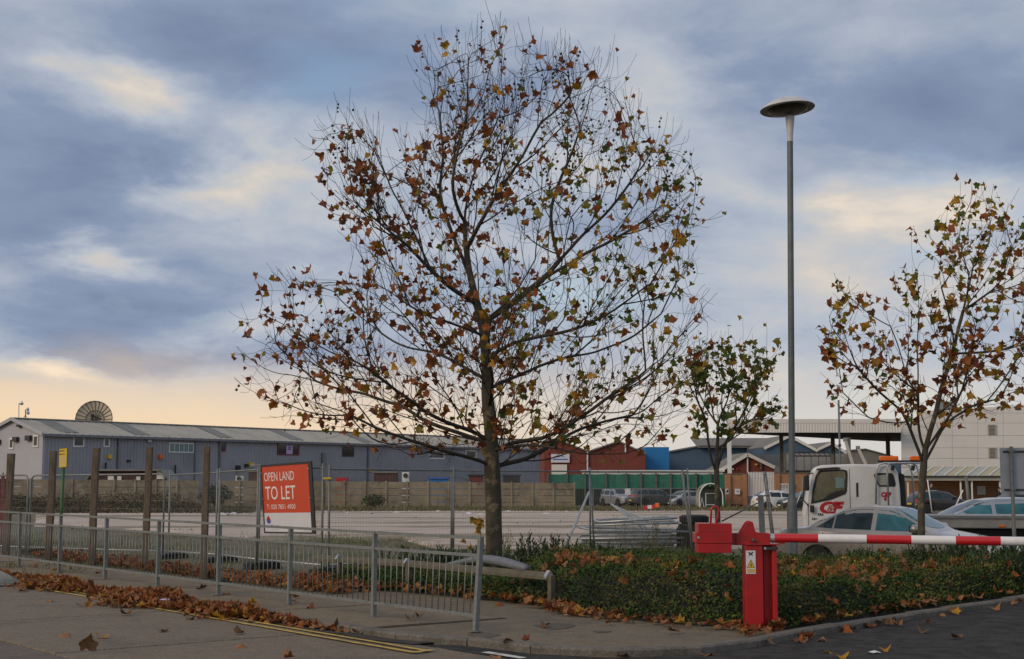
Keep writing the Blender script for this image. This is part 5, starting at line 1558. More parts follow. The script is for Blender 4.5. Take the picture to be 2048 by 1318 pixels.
# ---- green screened compound fence
GY = 135.0
gs = thing('screen_fence', 'green screened compound fence on dark posts before the red brick works', 'fence', at(1270, 1005, GY))
gz0 = gz(0, GY)
postx = [1096, 1134, 1170, 1212, 1253, 1282, 1312, 1341, 1368, 1392, 1421, 1450]
for i, px in enumerate(postx):
    a = at(px, 946, GY - 0.1); m = MB(); m.bar(a, (a.x, GY - 0.1, gz0), 0.14, 0.14, up=(0, 1, 0)); m.build('post', M['steel_post'], gs)
    if i + 1 < len(postx):
        p, q = at(px, 947.5, GY), at(postx[i + 1], 947.5, GY); zb__ = at(px, 977, GY).z
        m = MB(); nn = 6; vs = []
        for k in range(nn + 1):
            t = k / nn; x = p.x + (q.x - p.x) * t; yy = GY + 0.06 * math.sin(t * math.pi) * random.uniform(0.5, 1.5)
            vs += [(x, yy, zb__ - 0.02), (x, yy, p.z - 0.06 * math.sin(t * math.pi))]
        m.add(vs, [(2 * k, 2 * k + 2, 2 * k + 3, 2 * k + 1) for k in range(nn)])
        o = m.build('screen_panel', M['screen_green'], gs); so = o.modifiers.new('thick', 'SOLIDIFY'); so.thickness = 0.02
        m = MB(); m.box(((p.x + q.x) / 2, GY + 0.12, (zb__ + gz0) / 2), (q.x - p.x - 0.02, 0.05, zb__ - gz0 - 0.04)); m.build('lower_panel', M['fence_dark'], gs)
boxbuild('white_cabin', 'long low white roofed cabin showing above the green screen fence', 'cabin', 1168, 1446, 943.5, 139.0, 4.0, M['clad_white'], roof_m=M['frame_white'])

# ---- concrete panel wall across the back of the site
PY0, PY1 = 112.0, 120.0
pw = thing('panel_wall', 'weathered concrete post and panel wall across the back of the cleared site', 'wall', at(600, 1005, 115))
def wy(px): return PY0 + (PY1 - PY0) * (px - 20) / 1130.0
pxs = [20 + 41.8 * i for i in range(28)]
gap_at = (9,)
for i, px in enumerate(pxs):
    y = wy(px); a = at(px, 957 + 8 * (px / 1140.0) ** 1, y); z0 = gz(a.x, y) - 0.05
    hgt = a.z - z0 - 0.35
    m = MB(); m.box((a.x, y - 0.03, (a.z + z0) / 2 + 0.02), (0.14, 0.16, a.z - z0 + 0.04)); m.build('post', M['wall_panel'], pw)
    if i + 1 < len(pxs) and i not in gap_at:
        b = at(pxs[i + 1], 957 + 8 * (pxs[i + 1] / 1140.0), wy(pxs[i + 1]))
        for k in range(4):
            za = z0 + (a.z - z0) * k / 4; zb_ = z0 + (a.z - z0) * (k + 1) / 4 - 0.045
            m = MB(); m.bar((a.x + 0.075, y + random.uniform(-0.012, 0.012), (za + zb_) / 2), (b.x - 0.075, wy(pxs[i + 1]) + random.uniform(-0.012, 0.012), (za + zb_) / 2 + (b.z - a.z)), 0.05, zb_ - za); m.build('panel', M['wall_panel'], pw)
# far lamp post
fl = thing('street_lamp', 'thin distant lamp post with a camera rising behind the truck cab', 'lamp post', at(1677, 1010, 80.0))
m = MB(); p = at(1677, 800, 80.0); m.tube([(p.x, 80, gz(p.x, 80)), (p.x, 80, p.z)], 0.055, 8); m.build('shaft', M['lamp_grey'], fl, True)
m = MB(); c = at(1679, 891, 79.9); m.box(c, (0.12, 0.3, 0.14), rot=Matrix.Rotation(0.5, 3, 'Y')); m.build('camera_unit', M['black'], fl)
# far fence along the car park: posts with a top rail
cf = thing('car_park_fence', 'thin steel rail fence in front of the parked cars', 'fence', at(1310, 1012, 116.0))
for px in (1186, 1222, 1282, 1341, 1400, 1440):
    a = at(px, 975, 116.0); m = MB(); m.bar(a, (a.x, 116, gz(a.x, 116)), 0.07, 0.07, up=(0, 1, 0)); m.build('post', M['galv_dull'], cf)
m = MB(); m.tube([at(1186, 977.5, 116.0), at(1446, 976.5, 116.0)], 0.03, 6); m.build('rail', M['galv_dull'], cf)
m = MB(); a, b = at(1250, 977, 115.9), at(1261, 989, 115.9); m.box(((a.x + b.x) / 2, 115.9, (a.z + b.z) / 2), (b.x - a.x, 0.03, a.z - b.z)); m.build('notice', M['sign_white'], cf)
# trolley shelter
ts = thing('trolley_shelter', 'domed clear trolley shelter with white frame beside the orange wall', 'shelter', at(1422, 1010, 114.0))
a, b = at(1399, 1008, 114.0), at(1446, 1008, 114.0); zt_ = at(1420, 967, 114.0).z; z0 = gz(0, 114); w_ = b.x - a.x
def arc(k, n=14): 
    t = math.pi * k / n
    return (a.x + w_ / 2 - w_ / 2 * math.cos(t), z0 + (zt_ - z0) * (0.45 + 0.55 * math.sin(t)) if 0 < k < n else z0)
m = MB(); vs = []
for k in range(15):
    x, z = arc(k); vs += [(x, 114.0, z), (x + 0.3, 116.6, z)]
m.add(vs, [(2 * k, 2 * k + 1, 2 * k + 3, 2 * k + 2) for k in range(14)]); 
o = m.build('roof_sheet', M['poly_clear'], ts); so = o.modifiers.new('thick', 'SOLIDIFY'); so.thickness = 0.02
m = MB(); m.prism([arc(k) for k in range(15)], (0, 116.4, 0), (1, 0, 0), (0, 0, 1), 0.02); m.build('end_panel', M['poly_clear'], ts)
m = MB(); m.tube([(arc(k)[0], 113.98, arc(k)[1]) for k in range(15)], 0.05, 6); m.build('hoop', M['frame_white'], ts)
m = MB(); m.tube([(a.x + 0.5, 113.95, z0), (a.x + 0.5, 113.95, z0 + 1.2), (a.x + 1.5, 113.95, z0 + 1.2), (a.x + 1.5, 113.95, z0)], 0.035, 5); m.tube([(a.x + 0.5, 113.95, z0 + 0.3), (a.x + 1.5, 113.95, z0 + 0.3)], 0.03, 5); m.tube([(a.x - 0.05, 113.4, z0), (a.x + 0.12, 113.4, z0 + 0.9), (a.x + 0.3, 113.4, z0)], 0.035, 5); m.build('rail', M['frame_white'], ts)
m = MB(); m.lathe([(0.09, 0), (0.09, 0.03)], (a.x + w_ * 0.45, 113.93, zt_ - 0.15), 10, Matrix.Rotation(R(90), 3, 'X')); m.build('green_badge', M['green_plain'], ts)
gb = thing('litter_bin', 'small green bin between the trolley shelter and the orange wall', 'bin', at(1447, 1006, 115.0))
c = at(1447, 998, 114.4); m = MB(); m.lathe([(0.12, -0.45), (0.14, -0.4), (0.16, 0.25), (0.12, 0.32)], (c.x, 114.4, gz(0, 114) + 0.45), 10); m.build('body', M['green_plain'], gb)
m = MB(); m.lathe([(0.17, 0), (0.17, 0.06), (0.10, 0.12)], (c.x, 114.4, gz(0, 114) + 0.78), 10); m.build('lid', M['green_post'], gb)
# ================================================================== vehicles
def lerp_table(tab, x):
    if x <= tab[0][0]: return tab[0][1]
    for (a, va), (b, vb) in zip(tab, tab[1:]):
        if a <= x <= b:
            t = (x - a) / (b - a)
            return va + (vb - va) * t
    return tab[-1][1]
class Car:
    """body lofted along its length (x from nose 0 to tail L, y across, z up); glass, seams and lamps are fitted to that surface"""
    def __init__(s, L, W, top, belt, wheels, wr, sill=0.20, roof_w=0.70, plan=None, cowl=None, tail=None):
        s.L, s.W, s.top, s.belt, s.wheels, s.wr, s.sill, s.roof_w = L, W, top, belt, wheels, wr, sill, roof_w
        s.plan = plan or [(0, 0.70), (0.12, 0.84), (0.45, 0.95), (1.0, 1.0), (L - 1.0, 1.0), (L - 0.4, 0.95), (L - 0.08, 0.86), (L, 0.74)]
        s.cowl, s.tail = cowl, tail
    def half(s, x): return s.W / 2 * lerp_table(s.plan, x)
    def low(s, x):
        z = s.sill + 0.10 * max(0, 1 - x / 0.35) + 0.12 * max(0, 1 - (s.L - x) / 0.4)
        for xw in s.wheels:
            d = abs(x - xw); ra = s.wr + 0.055
            if d < ra: z = max(z, s.wr + math.sqrt(ra * ra - d * d))
        return z
    def section(s, x):
        """(y, z) control points from the sill up and over to the middle of the roof"""
        w, zt, zb, zl = s.half(x), lerp_table(s.top, x), lerp_table(s.belt, x), s.low(x)
        zb = min(zb, zt - 0.012)
        zm = max(zl + 0.03, zl + (zb - zl) * 0.55)
        cab = smooth(0.05, 0.30, zt - zb)
        wr_ = w * (0.90 + (s.roof_w - 0.90) * cab)
        return [(w * 0.965, zl), (w * 0.995, min(zm, zb - 0.01)), (w * 0.975, zb - 0.02 * cab - 0.004), (w * (0.955 - 0.02 * cab), zb + 0.004), (wr_ * 1.03, zb + (zt - zb) * (0.80 if cab > 0.2 else 0.55)), (wr_ * 0.86, zb + (zt - zb) * (0.955 if cab > 0.2 else 0.85)), (wr_ * 0.45, zt - 0.006), (0.0, zt)]
    def side_y(s, x, z):
        sec = s.section(x)
        for (ya, za), (yb, zb) in zip(sec, sec[1:]):
            if za <= z <= zb: return ya + (yb - ya) * (z - za) / max(1e-6, zb - za)
        return sec[-1][0] if z > sec[-1][1] else sec[0][0]
    def top_z(s, x, y):
        sec = s.section(x)
        for (ya, za), (yb, zb) in reversed(list(zip(sec, sec[1:]))):
            if yb <= y <= ya: return zb + (za - zb) * (y - yb) / max(1e-6, ya - yb)
        return sec[-1][1]
    def body(s, mb):
        xs = sorted(set([0, 0.02, 0.06, s.L, s.L - 0.02, s.L - 0.06] + [i * s.L / 64 for i in range(65)] + [xw + s.wr * 1.16 * math.cos(R(a)) for xw in s.wheels for a in range(0, 181, 15)]))
        xs = [x for x in xs if 0 <= x <= s.L]
        rows = []
        for x in xs:
            sec = s.section(x)
            r = [(x, -y, z) for y, z in sec] + [(x, y, z) for y, z in reversed(sec[:-1])]
            rows.append(r)
        k = len(rows[0]); b = len(mb.v)
        for r in rows: mb.v.extend(r)
        for i in range(len(rows) - 1):
            for j in range(k - 1):
                mb.f.append((b + i * k + j, b + (i + 1) * k + j, b + (i + 1) * k + j + 1, b + i * k + j + 1)); mb.mi.append(0)
        mb.f.append(tuple(b + j for j in range(k))); mb.mi.append(0)
        mb.f.append(tuple(b + (len(rows) - 1) * k + j for j in range(k - 1, -1, -1))); mb.mi.append(0)
        for i in range(len(rows) - 1):
            mb.f.append((b + i * k, b + i * k + k - 1, b + (i + 1) * k + k - 1, b + (i + 1) * k)); mb.mi.append(0)
    def side_patch(s, sg, pts_lo, pts_hi, off=0.005, n=14, rows=4, x0=None, x1=None):
        """panel between a lower and an upper line (tables of x, z) on one flank"""
        m = MB()
        a = x0 if x0 is not None else max(pts_lo[0][0], pts_hi[0][0]); e = x1 if x1 is not None else min(pts_lo[-1][0], pts_hi[-1][0])
        vs = []
        for i in range(n + 1):
            x = a + (e - a) * i / n
            lo, hi = lerp_table(pts_lo, x), lerp_table(pts_hi, x)
            for j in range(rows + 1):
                z = lo + (max(hi, lo + 0.002) - lo) * j / rows
                vs.append((x, sg * (s.side_y(x, z) + off), z))
        r1 = rows + 1
        fs = [(i * r1 + j, (i + 1) * r1 + j, (i + 1) * r1 + j + 1, i * r1 + j + 1) for i in range(n) for j in range(rows)]
        if sg > 0: fs = [f[::-1] for f in fs]
        m.add(vs, fs)
        return m
    def top_patch(s, xa, xb, yf, off=0.006, n=8, k=10, bow=0.0):
        m = MB(); vs = []
        for i in range(n + 1):
            for j in range(k + 1):
                v = -1 + 2 * j / k
                x = xa + (xb - xa) * i / n + bow * v * v
                w = s.half(x) * yf(i / n)
                y = v * w
                vs.append((x, y, s.top_z(x, abs(y)) + off))
        fs = [(i * (k + 1) + j, i * (k + 1) + j + 1, (i + 1) * (k + 1) + j + 1, (i + 1) * (k + 1) + j) for i in range(n) for j in range(k)]
        m.add(vs, [f[::-1] for f in fs])
        return m
def wheel(parent, x, y, r, w, sg):
    rot = Matrix.Rotation(R(90), 3, 'X')
    m = MB(); m.lathe([(r * 0.62, -w / 2), (r * 0.93, -w / 2), (r, -w * 0.36), (r, w * 0.36), (r * 0.93, w / 2), (r * 0.62, w / 2)], (x, y, r), 22, rot); wh = m.build('wheel', M['rubber'], parent, True, auto=40)
    m = MB(); m.lathe([(r * 0.61, -w * 0.3), (r * 0.61, w * 0.3)], (x, y, r), 18, rot)
    for i in range(5):
        a = 2 * math.pi * i / 5
        m.bar((x + 0.05 * math.cos(a), y + sg * w * 0.34, r + 0.05 * math.sin(a)), (x + r * 0.58 * math.cos(a), y + sg * w * 0.34, r + r * 0.58 * math.sin(a)), 0.06, 0.04, up=(0, 1, 0))
    m.build('rim', M['galv_bright'], wh)
def make_car(name, label, loc, rotz, car, paint, glass, side_win, screen, rear, group=None, detail=True, doors=(), lamp_f=None, lamp_r=None, handle_z=0.86, mirror=None, z=None, roofrails=False, fuel=None, screen_glass=None):
    t = thing(name, label, 'car', loc, rotz, group, local=True)
    # car space: nose at x = 0 -> centre it
    c = car.L / 2
    def put(mb, nm, mt, par=t, sm=False, **kw):
        mb.v = [(x - c, y, zz) for x, y, zz in mb.v]
        return mb.build(nm, mt, par, sm, **kw)
    m = MB(); car.body(m); b = put(m, 'body', M[paint], sm=True, auto=28, fix=True)
    for sg in (-1, 1):
        for lo, hi, gm_ in side_win:
            w = put(car.side_patch(sg, lo, hi), 'side_window', M[gm_ or glass], sm=True)
        for xd in doors:
            zl, zh = car.low(xd) + 0.06, lerp_table(car.belt, xd) - 0.005
            sm_ = put(car.side_patch(sg, [(xd - 0.006, zl), (xd + 0.006, zl)], [(xd - 0.006, zh), (xd + 0.006, zh)], 0.002, 1, 6), 'door_seam', M['black'])
        if detail:
            for xd in doors[:-1]:
                xh = xd + (doors[doors.index(xd) + 1] - xd) * 0.80
                m = MB(); y = car.side_y(xh, handle_z); m.bar((xh - 0.09, sg * (y + 0.012), handle_z), (xh + 0.09, sg * (y + 0.012), handle_z + 0.008), 0.022, 0.03); put(m, 'door_handle', M[paint], bevel=0.005)
        if mirror:
            xm, zm = mirror; y = car.side_y(xm, zm)
            m = MB(); m.lathe([(0.02, -0.11), (0.06, -0.10), (0.085, -0.03), (0.085, 0.06), (0.06, 0.10), (0.02, 0.11)], (xm, sg * (y + 0.10), zm + 0.03), 10, Matrix.Rotation(R(90), 3, 'X')); mr = put(m, 'mirror', M[paint], sm=True)
            m = MB(); m.box((xm + 0.075, sg * (y + 0.10), zm + 0.03), (0.03, 0.17, 0.11)); put(m, 'mirror_glass', M['black'], mr)
        for xw in car.wheels: 
            wy_ = sg * (car.half(xw) - 0.10); m_ = wheel_local(t, xw - c, wy_, car.wr, 0.19, sg)
        if lamp_f:
            put(car.side_patch(sg, *lamp_f, off=0.008), 'headlamp', M['light_clear'], sm=True)
        if lamp_r:
            put(car.side_patch(sg, *lamp_r, off=0.008), 'tail_lamp', M['light_red'], sm=True)
    if screen: put(car.top_patch(*screen), 'windscreen', M[screen_glass or glass], sm=True)
    if rear: put(car.top_patch(*rear), 'rear_window', M[glass], sm=True)
    if roofrails:
        for sg in (-1, 1):
            xa, xb = roofrails; y = car.half(xa) * 0.62
            m = MB(); m.tube([(xa, sg * y, car.top_z(xa, y)), (xa + 0.1, sg * y, car.top_z(xa, y) + 0.06), (xb - 0.1, sg * y, car.top_z(xb, y) + 0.06), (xb, sg * y, car.top_z(xb, y))], 0.018, 6); put(m, 'roof_rail', M['black'])
    # grille and plate at the nose, plate at the tail
    zn = lerp_table(car.top, 0.03)
    m = MB(); m.box((-0.012, 0, zn - 0.09), (0.03, car.W * 0.42, 0.11)); put(m, 'grille', M['black'])
    m = MB(); m.box((-0.018, 0, 0.38), (0.03, 0.5, 0.11)); put(m, 'number_plate', M['sign_white'])
    m = MB(); m.box((car.L + 0.01, 0, 0.62), (0.03, 0.5, 0.11)); put(m, 'number_plate', M['sign_yellow'])
    if detail and fuel:
        xf, zf = fuel
        for sg in (-1, 1): put(car.side_patch(sg, [(xf - 0.10, zf - 0.09), (xf + 0.10, zf - 0.09)], [(xf - 0.10, zf + 0.09), (xf + 0.10, zf + 0.09)], 0.0035, 4, 4), 'fuel_flap', M[paint], sm=True) if sg < 0 else None
    return t
def wheel_local(t, x, y, r, w, sg): return wheel(t, x, y, r, w, sg)

SALOON = dict(L=4.52, W=1.73, top=[(0, 0.58), (0.06, 0.68), (0.25, 0.75), (0.7, 0.85), (1.28, 0.945), (1.34, 0.965), (1.75, 1.20), (2.05, 1.36), (2.25, 1.405), (2.55, 1.425), (2.85, 1.41), (3.15, 1.34), (3.45, 1.20), (3.75, 1.04), (3.86, 1.005), (4.2, 0.985), (4.42, 0.955), (4.50, 0.86), (4.52, 0.70)],
              belt=[(0, 0.50), (0.3, 0.70), (1.2, 0.885), (2.4, 0.925), (3.6, 0.945), (4.3, 0.90), (4.52, 0.66)], wheels=(0.82, 3.54), wr=0.31, roof_w=0.66)
# 1. silver saloon parked behind the young plane tree, nose to the right
loc = Vector(((1786 - 1024) / FPX * 27.6, 27.6, 0)); loc.z = gz(loc.x, loc.y)
roof_row = at(1763, 1010, 27.5).z
loc.z = roof_row - 1.425
car1 = Car(**SALOON)
win_f = ([(1.42, 0.955), (2.40, 0.965)], [(1.42, 0.965), (1.75, 1.13), (2.0, 1.27), (2.2, 1.325), (2.40, 1.345)], 'glass_teal_reflect')
win_r = ([(2.49, 0.968), (3.22, 0.985)], [(2.49, 1.35), (2.7, 1.352), (2.95, 1.325), (3.22, 1.225)], None)
win_q = ([(3.26, 0.985), (3.58, 1.0)], [(3.26, 1.205), (3.42, 1.11), (3.58, 1.003)], None)
make_car('parked_car', 'silver saloon car parked behind the young plane tree and the barrier arm', loc, R(180 - 34), car1, 'paint_silver', 'glass_car', [win_f, win_r, win_q],
         (1.40, 2.06, lambda f: 0.80 - 0.16 * f, 0.006, 8, 10, 0.14), (3.72, 3.12, lambda f: 0.76 - 0.14 * f, 0.006, 8, 10, -0.06), doors=[1.36, 2.44, 3.42], lamp_f=([(0.06, 0.52), (0.42, 0.62)], [(0.06, 0.66), (0.42, 0.735)]), lamp_r=([(4.22, 0.66), (4.48, 0.66)], [(4.22, 0.85), (4.48, 0.82)]), mirror=(1.62, 0.97), fuel=(3.95, 0.80), handle_z=0.84, screen_glass='glass_teal_reflect')

HATCH = dict(L=4.2, W=1.72, top=[(0, 0.58), (0.08, 0.70), (0.3, 0.78), (0.85, 0.92), (1.1, 0.99), (1.6, 1.30), (1.95, 1.43), (2.4, 1.47), (3.0, 1.45), (3.5, 1.38), (3.85, 1.20), (4.1, 0.98), (4.18, 0.80), (4.2, 0.66)],
             belt=[(0, 0.50), (0.3, 0.72), (1.0, 0.89), (2.2, 0.93), (3.4, 0.97), (4.2, 0.62)], wheels=(0.78, 3.34), wr=0.31, roof_w=0.68)
HW = [([(1.2, 0.95), (2.2, 0.96)], [(1.2, 0.97), (1.6, 1.21), (1.9, 1.36), (2.2, 1.385)], None), ([(2.28, 0.96), (3.1, 0.985)], [(2.28, 1.39), (2.7, 1.39), (3.1, 1.34)], None), ([(3.16, 0.99), (3.62, 1.02)], [(3.16, 1.325), (3.4, 1.24), (3.62, 1.06)], None)]
HS = (1.16, 1.92, lambda f: 0.82 - 0.16 * f, 0.006, 8, 10, 0.1); HR = (4.05, 3.52, lambda f: 0.74 - 0.10 * f, 0.006, 6, 10, -0.04)
HL = dict(lamp_f=([(0.08, 0.56), (0.40, 0.64)], [(0.08, 0.68), (0.40, 0.76)]), lamp_r=([(3.95, 0.72), (4.16, 0.70)], [(3.95, 0.92), (4.16, 0.88)]))

# 2. recovery truck: cab facing left, flat bed to the right with a silver car on it
TY = 33.5
TZ = at(1700, 927, TY).z - 2.28
def tx(px): return at(px, 950, TY).x
def tz(py): return at(1700, py, TY).z
tr = thing('recovery_truck', 'white recovery truck with red lettering on its cab door and a flat bed', 'truck', (tx(1700), TY + 0.9, TZ))
yn, yf_ = TY, TY + 1.95                       # near and far flank
def tp_(px, py): return (tx(px), tz(py))
cab = [tp_(1609, 1100), tp_(1607, 1052), tp_(1606, 1030), tp_(1611, 1006), tp_(1619, 966), tp_(1627, 942), tp_(1632, 934), tp_(1645, 930), tp_(1700, 928), tp_(1770, 929), tp_(1786, 934), tp_(1793, 945), tp_(1796, 975), tp_(1797, 1012), tp_(1797, 1070), tp_(1770, 1100)]
m = MB(); m.prism(cab, (0, yn, 0), (1, 0, 0), (0, 0, 1), -1.95); cabo = m.build('cab', M['paint_white'], tr, bevel=0.05, fix=True)
def tpatch(poly, name, mt, d=0.012, par=tr, y=yn):
    m = MB(); m.prism([tp_(*p) for p in poly], (0, y - 0.001, 0), (1, 0, 0), (0, 0, 1), d); return m.build(name, M[mt], par, fix=True)
w_ = tpatch([(1622, 1008), (1626, 978), (1632, 952), (1638, 942), (1646, 941), (1688, 939), (1694, 941), (1695, 950), (1693, 982), (1690, 988), (1660, 1000)], 'door_window_seal', 'black')
tpatch([(1627, 996), (1631, 976), (1637, 952), (1644, 944), (1686, 942), (1690, 944), (1691, 952), (1689, 980), (1672, 982), (1660, 988), (1648, 997), (1630, 1003)], 'glass', 'glass_cab', 0.018, w_)
tpatch([(1671, 976), (1671, 955), (1687, 956), (1687, 975)], 'far_window_view', 'pane_teal', 0.021, w_)
w_ = tpatch([(1746, 950), (1749, 946), (1780, 946), (1784, 950), (1788, 968), (1786, 973), (1756, 973), (1751, 966)], 'rear_side_window', 'black')
tpatch([(1754, 966), (1750, 951), (1772, 949), (1772, 970), (1757, 970)], 'glass', 'poly_clear', 0.018, w_)
tpatch([(1711, 966), (1715, 965), (1715, 993), (1711, 994)], 'grab_slot', 'black', 0.012)
tpatch([(1698.3, 938), (1699.3, 938), (1699.3, 1040), (1698.3, 1040)], 'door_seam', 'steel_dark', 0.004)
tpatch([(1616, 1006), (1617, 1006), (1617, 1052), (1616, 1052)], 'door_seam', 'steel_dark', 0.004)
tpatch([(1633, 938), (1636, 937), (1672, 934), (1680, 935), (1680, 938), (1640, 941)], 'wind_deflector', 'black', 0.06)
# red lettering on the door, drawn as in the photograph: C & F
o0 = Vector((tx(1637), yn - 0.004, tz(1025))); axx = Vector((1, 0, 0)); ayy = Vector((0, 0, 1))
px2 = TY / FPX
me = text_mesh('lettering', 'C', 0.34, M['logo_red'], 1.25, 0.003, bold=0.022, shear=0.2); place_text(me, 'lettering', cabo, o0, axx, ayy)
me = text_mesh('lettering', '&', 0.20, M['paint_white'], 1.1, 0.003, bold=0.016, shear=0.2); place_text(me, 'lettering', cabo, o0 + Vector((0.18, -0.007, 0.04)), axx, ayy)
me = text_mesh('lettering', '&', 0.20, M['logo_red'], 1.1, 0.003, bold=0.002, shear=0.2); place_text(me, 'lettering', cabo, o0 + Vector((0.18, -0.012, 0.04)), axx, ayy)
me = text_mesh('lettering', 'F', 0.34, M['logo_red'], 1.35, 0.003, bold=0.022, shear=0.25); place_text(me, 'lettering', cabo, o0 + Vector((0.27, 0, 0.0)), axx, ayy)
tpatch([(1660, 1007), (1681, 1006), (1679, 1011), (1658, 1012)], 'letter_bar', 'logo_red', 0.006)
for px, py, bd in ((1634, 1031.5, 'TRA'), (1623, 1040, 'Live')):
    me = text_mesh('lettering', bd, 0.075, M['print_black'], 1.0, 0.003, bold=0.004, shear=0.2); place_text(me, 'lettering', cabo, Vector((tx(px), yn - 0.004, tz(py))), axx, ayy)
for px, py, bd, sz in ((1759, 993, 'C&F', 0.14), (1764, 1001, '4', 0.13)):
    me = text_mesh('lettering', bd, sz, M['logo_red'], 0.85, 0.003, bold=0.010, shear=0.15); place_text(me, 'lettering', cabo, Vector((tx(px), yn - 0.004, tz(py))), axx, ayy)
m = MB(); m.box((tx(1614), yn - 0.16, tz(966)), (0.125, 0.06, 0.36)); mi_ = m.build('wing_mirror', M['black'], tr, bevel=0.025)
m = MB(); m.tube([(tx(1627), yn, tz(946)), (tx(1618), yn - 0.10, tz(948)), (tx(1609), yn - 0.16, tz(955)), (tx(1607), yn - 0.16, tz(1000)), (tx(1617), yn, tz(1012))], 0.014, 6); m.build('mirror_arm', M['black'], mi_)
m = MB(); m.box((tx(1624), yn - 0.07, tz(1018)), (0.10, 0.05, 0.17)); m.build('side_mirror', M['black'], tr, bevel=0.02)
m = MB(); m.tube([(tx(1632), yn - 0.014, tz(975)), (tx(1630), yn - 0.02, tz(968)), (tx(1633), yn - 0.014, tz(962))], 0.012, 5); m.build('grab_handle', M['black'], tr)
m = MB(); m.prism([tp_(1797.5, 945), tp_(1806, 950), tp_(1808, 990), tp_(1808, 1030), tp_(1798, 1030)], (0, yn + 0.15, 0), (1, 0, 0), (0, 0, 1), -0.5); m.build('air_intake', M['black'], tr, fix=True)
m = MB(); m.box((tx(1796), yn + 1.2, tz(945)), (0.25, 0.5, 0.5)); m.build('winch_box', M['clad_navy'], tr)
# tubular frame behind the cab with two orange beacons
for yy in (yn + 0.0, yn + 1.7):
    m = MB(); m.tube([(tx(1748), yy - 0.08, tz(1008)), (tx(1751), yy - 0.08, tz(940)), (tx(1756), yy - 0.08, tz(930)), (tx(1766), yy - 0.08, tz(926.5)), (tx(1818), yy - 0.08, tz(926)), (tx(1828), yy - 0.08, tz(931)), (tx(1832), yy - 0.08, tz(945)), (tx(1836), yy - 0.08, tz(1020))], 0.024, 8); m.build('hoop', M['galv_bright'], tr, True)
m = MB(); m.tube([(tx(1772), yn - 0.14, tz(1010)), (tx(1771), yn - 0.14, tz(935)), (tx(1775), yn - 0.14, tz(927)), (tx(1842), yn - 0.14, tz(926))], 0.022, 8); m.build('ladder_tube', M['galv_bright'], tr, True)
m = MB(); m.bar((tx(1756), yn + 0.3, tz(922.5)), (tx(1840), yn + 0.3, tz(922.5)), 0.14, 0.05); m.build('beacon_bar', M['black'], tr)
for xa, xb in ((1759, 1796), (1819, 1838)):
    m = MB(); m.box((tx((xa + xb) / 2), yn + 0.3, tz(916.5)), (tx(xb) - tx(xa), 0.22, 0.11)); m.build('beacon', M['light_orange'], tr, bevel=0.025)
for px in (1782, 1821):
    m = MB(); m.box((tx(px), yn - 0.10, tz(936)), (0.085, 0.10, 0.12), rot=Matrix.Rotation(0.2, 3, 'Y')); m.build('work_lamp', M['black'], tr, bevel=0.02)
for (xa, ya), (xb, yb) in (((1698, 876), (1712, 928)), ((1723.5, 893), (1739, 928))):
    m = MB(); m.bar((tx(xa), TY + 1.5, tz(ya)), (tx(xb), TY + 1.5, tz(yb)), 0.075, 0.075, up=(0, 1, 0)); ba = m.build('boom_arm', M['shed_roof'], tr, bevel=0.008)
    m = MB(); m.tube([(tx(xa) - 0.05, TY + 1.5, tz(ya)), (tx(xa) + 0.05, TY + 1.5, tz(ya))], 0.05, 8); m.build('arm_pulley', M['galv_dull'], ba)
# bed
zb0, zb1 = tz(1054), tz(1031)
m = MB(); m.box(((tx(1815) + tx(2240)) / 2, TY + 0.98, (zb0 + zb1) / 2), (tx(2240) - tx(1815), 2.1, zb1 - zb0)); bed = m.build('flat_bed', M['alu_bed'], tr, bevel=0.01)
m = MB(); m.box(((tx(1815) + tx(2240)) / 2, TY - 0.09, tz(1032.5)), (tx(2240) - tx(1815), 0.05, 0.06)); m.build('bed_edge', M['galv_dull'], bed)
m = MB(); m.box((tx(1986), TY - 0.09, tz(1050)), (0.13, 0.03, 0.055)); m.build('marker_lamp', M['light_orange'], bed, bevel=0.008)
m = MB(); m.box(((tx(1800) + tx(2200)) / 2, TY + 0.98, zb0 - 0.17), (tx(2200) - tx(1800), 0.9, 0.22)); m.build('chassis', M['black'], tr)
for px in (1660, 2090):
    for yy, sg in ((TY + 0.16, -1), (TY + 1.8, 1)):
        m = MB(); rr = 0.40; zz = TZ + rr
        m.lathe([(rr * 0.55, -0.12), (rr * 0.94, -0.12), (rr, -0.08), (rr, 0.08), (rr * 0.94, 0.12), (rr * 0.55, 0.12)], (tx(px), yy, zz), 20, Matrix.Rotation(R(90), 3, 'X')); wh = m.build('wheel', M['rubber'], tr, True, auto=40)
        m = MB(); m.lathe([(rr * 0.53, -0.05), (rr * 0.53, 0.05)], (tx(px), yy, zz), 16, Matrix.Rotation(R(90), 3, 'X')); m.build('rim', M['galv_dull'], wh)
tr.rotation_euler.z = R(-10.5); tr.location.x += 0.17
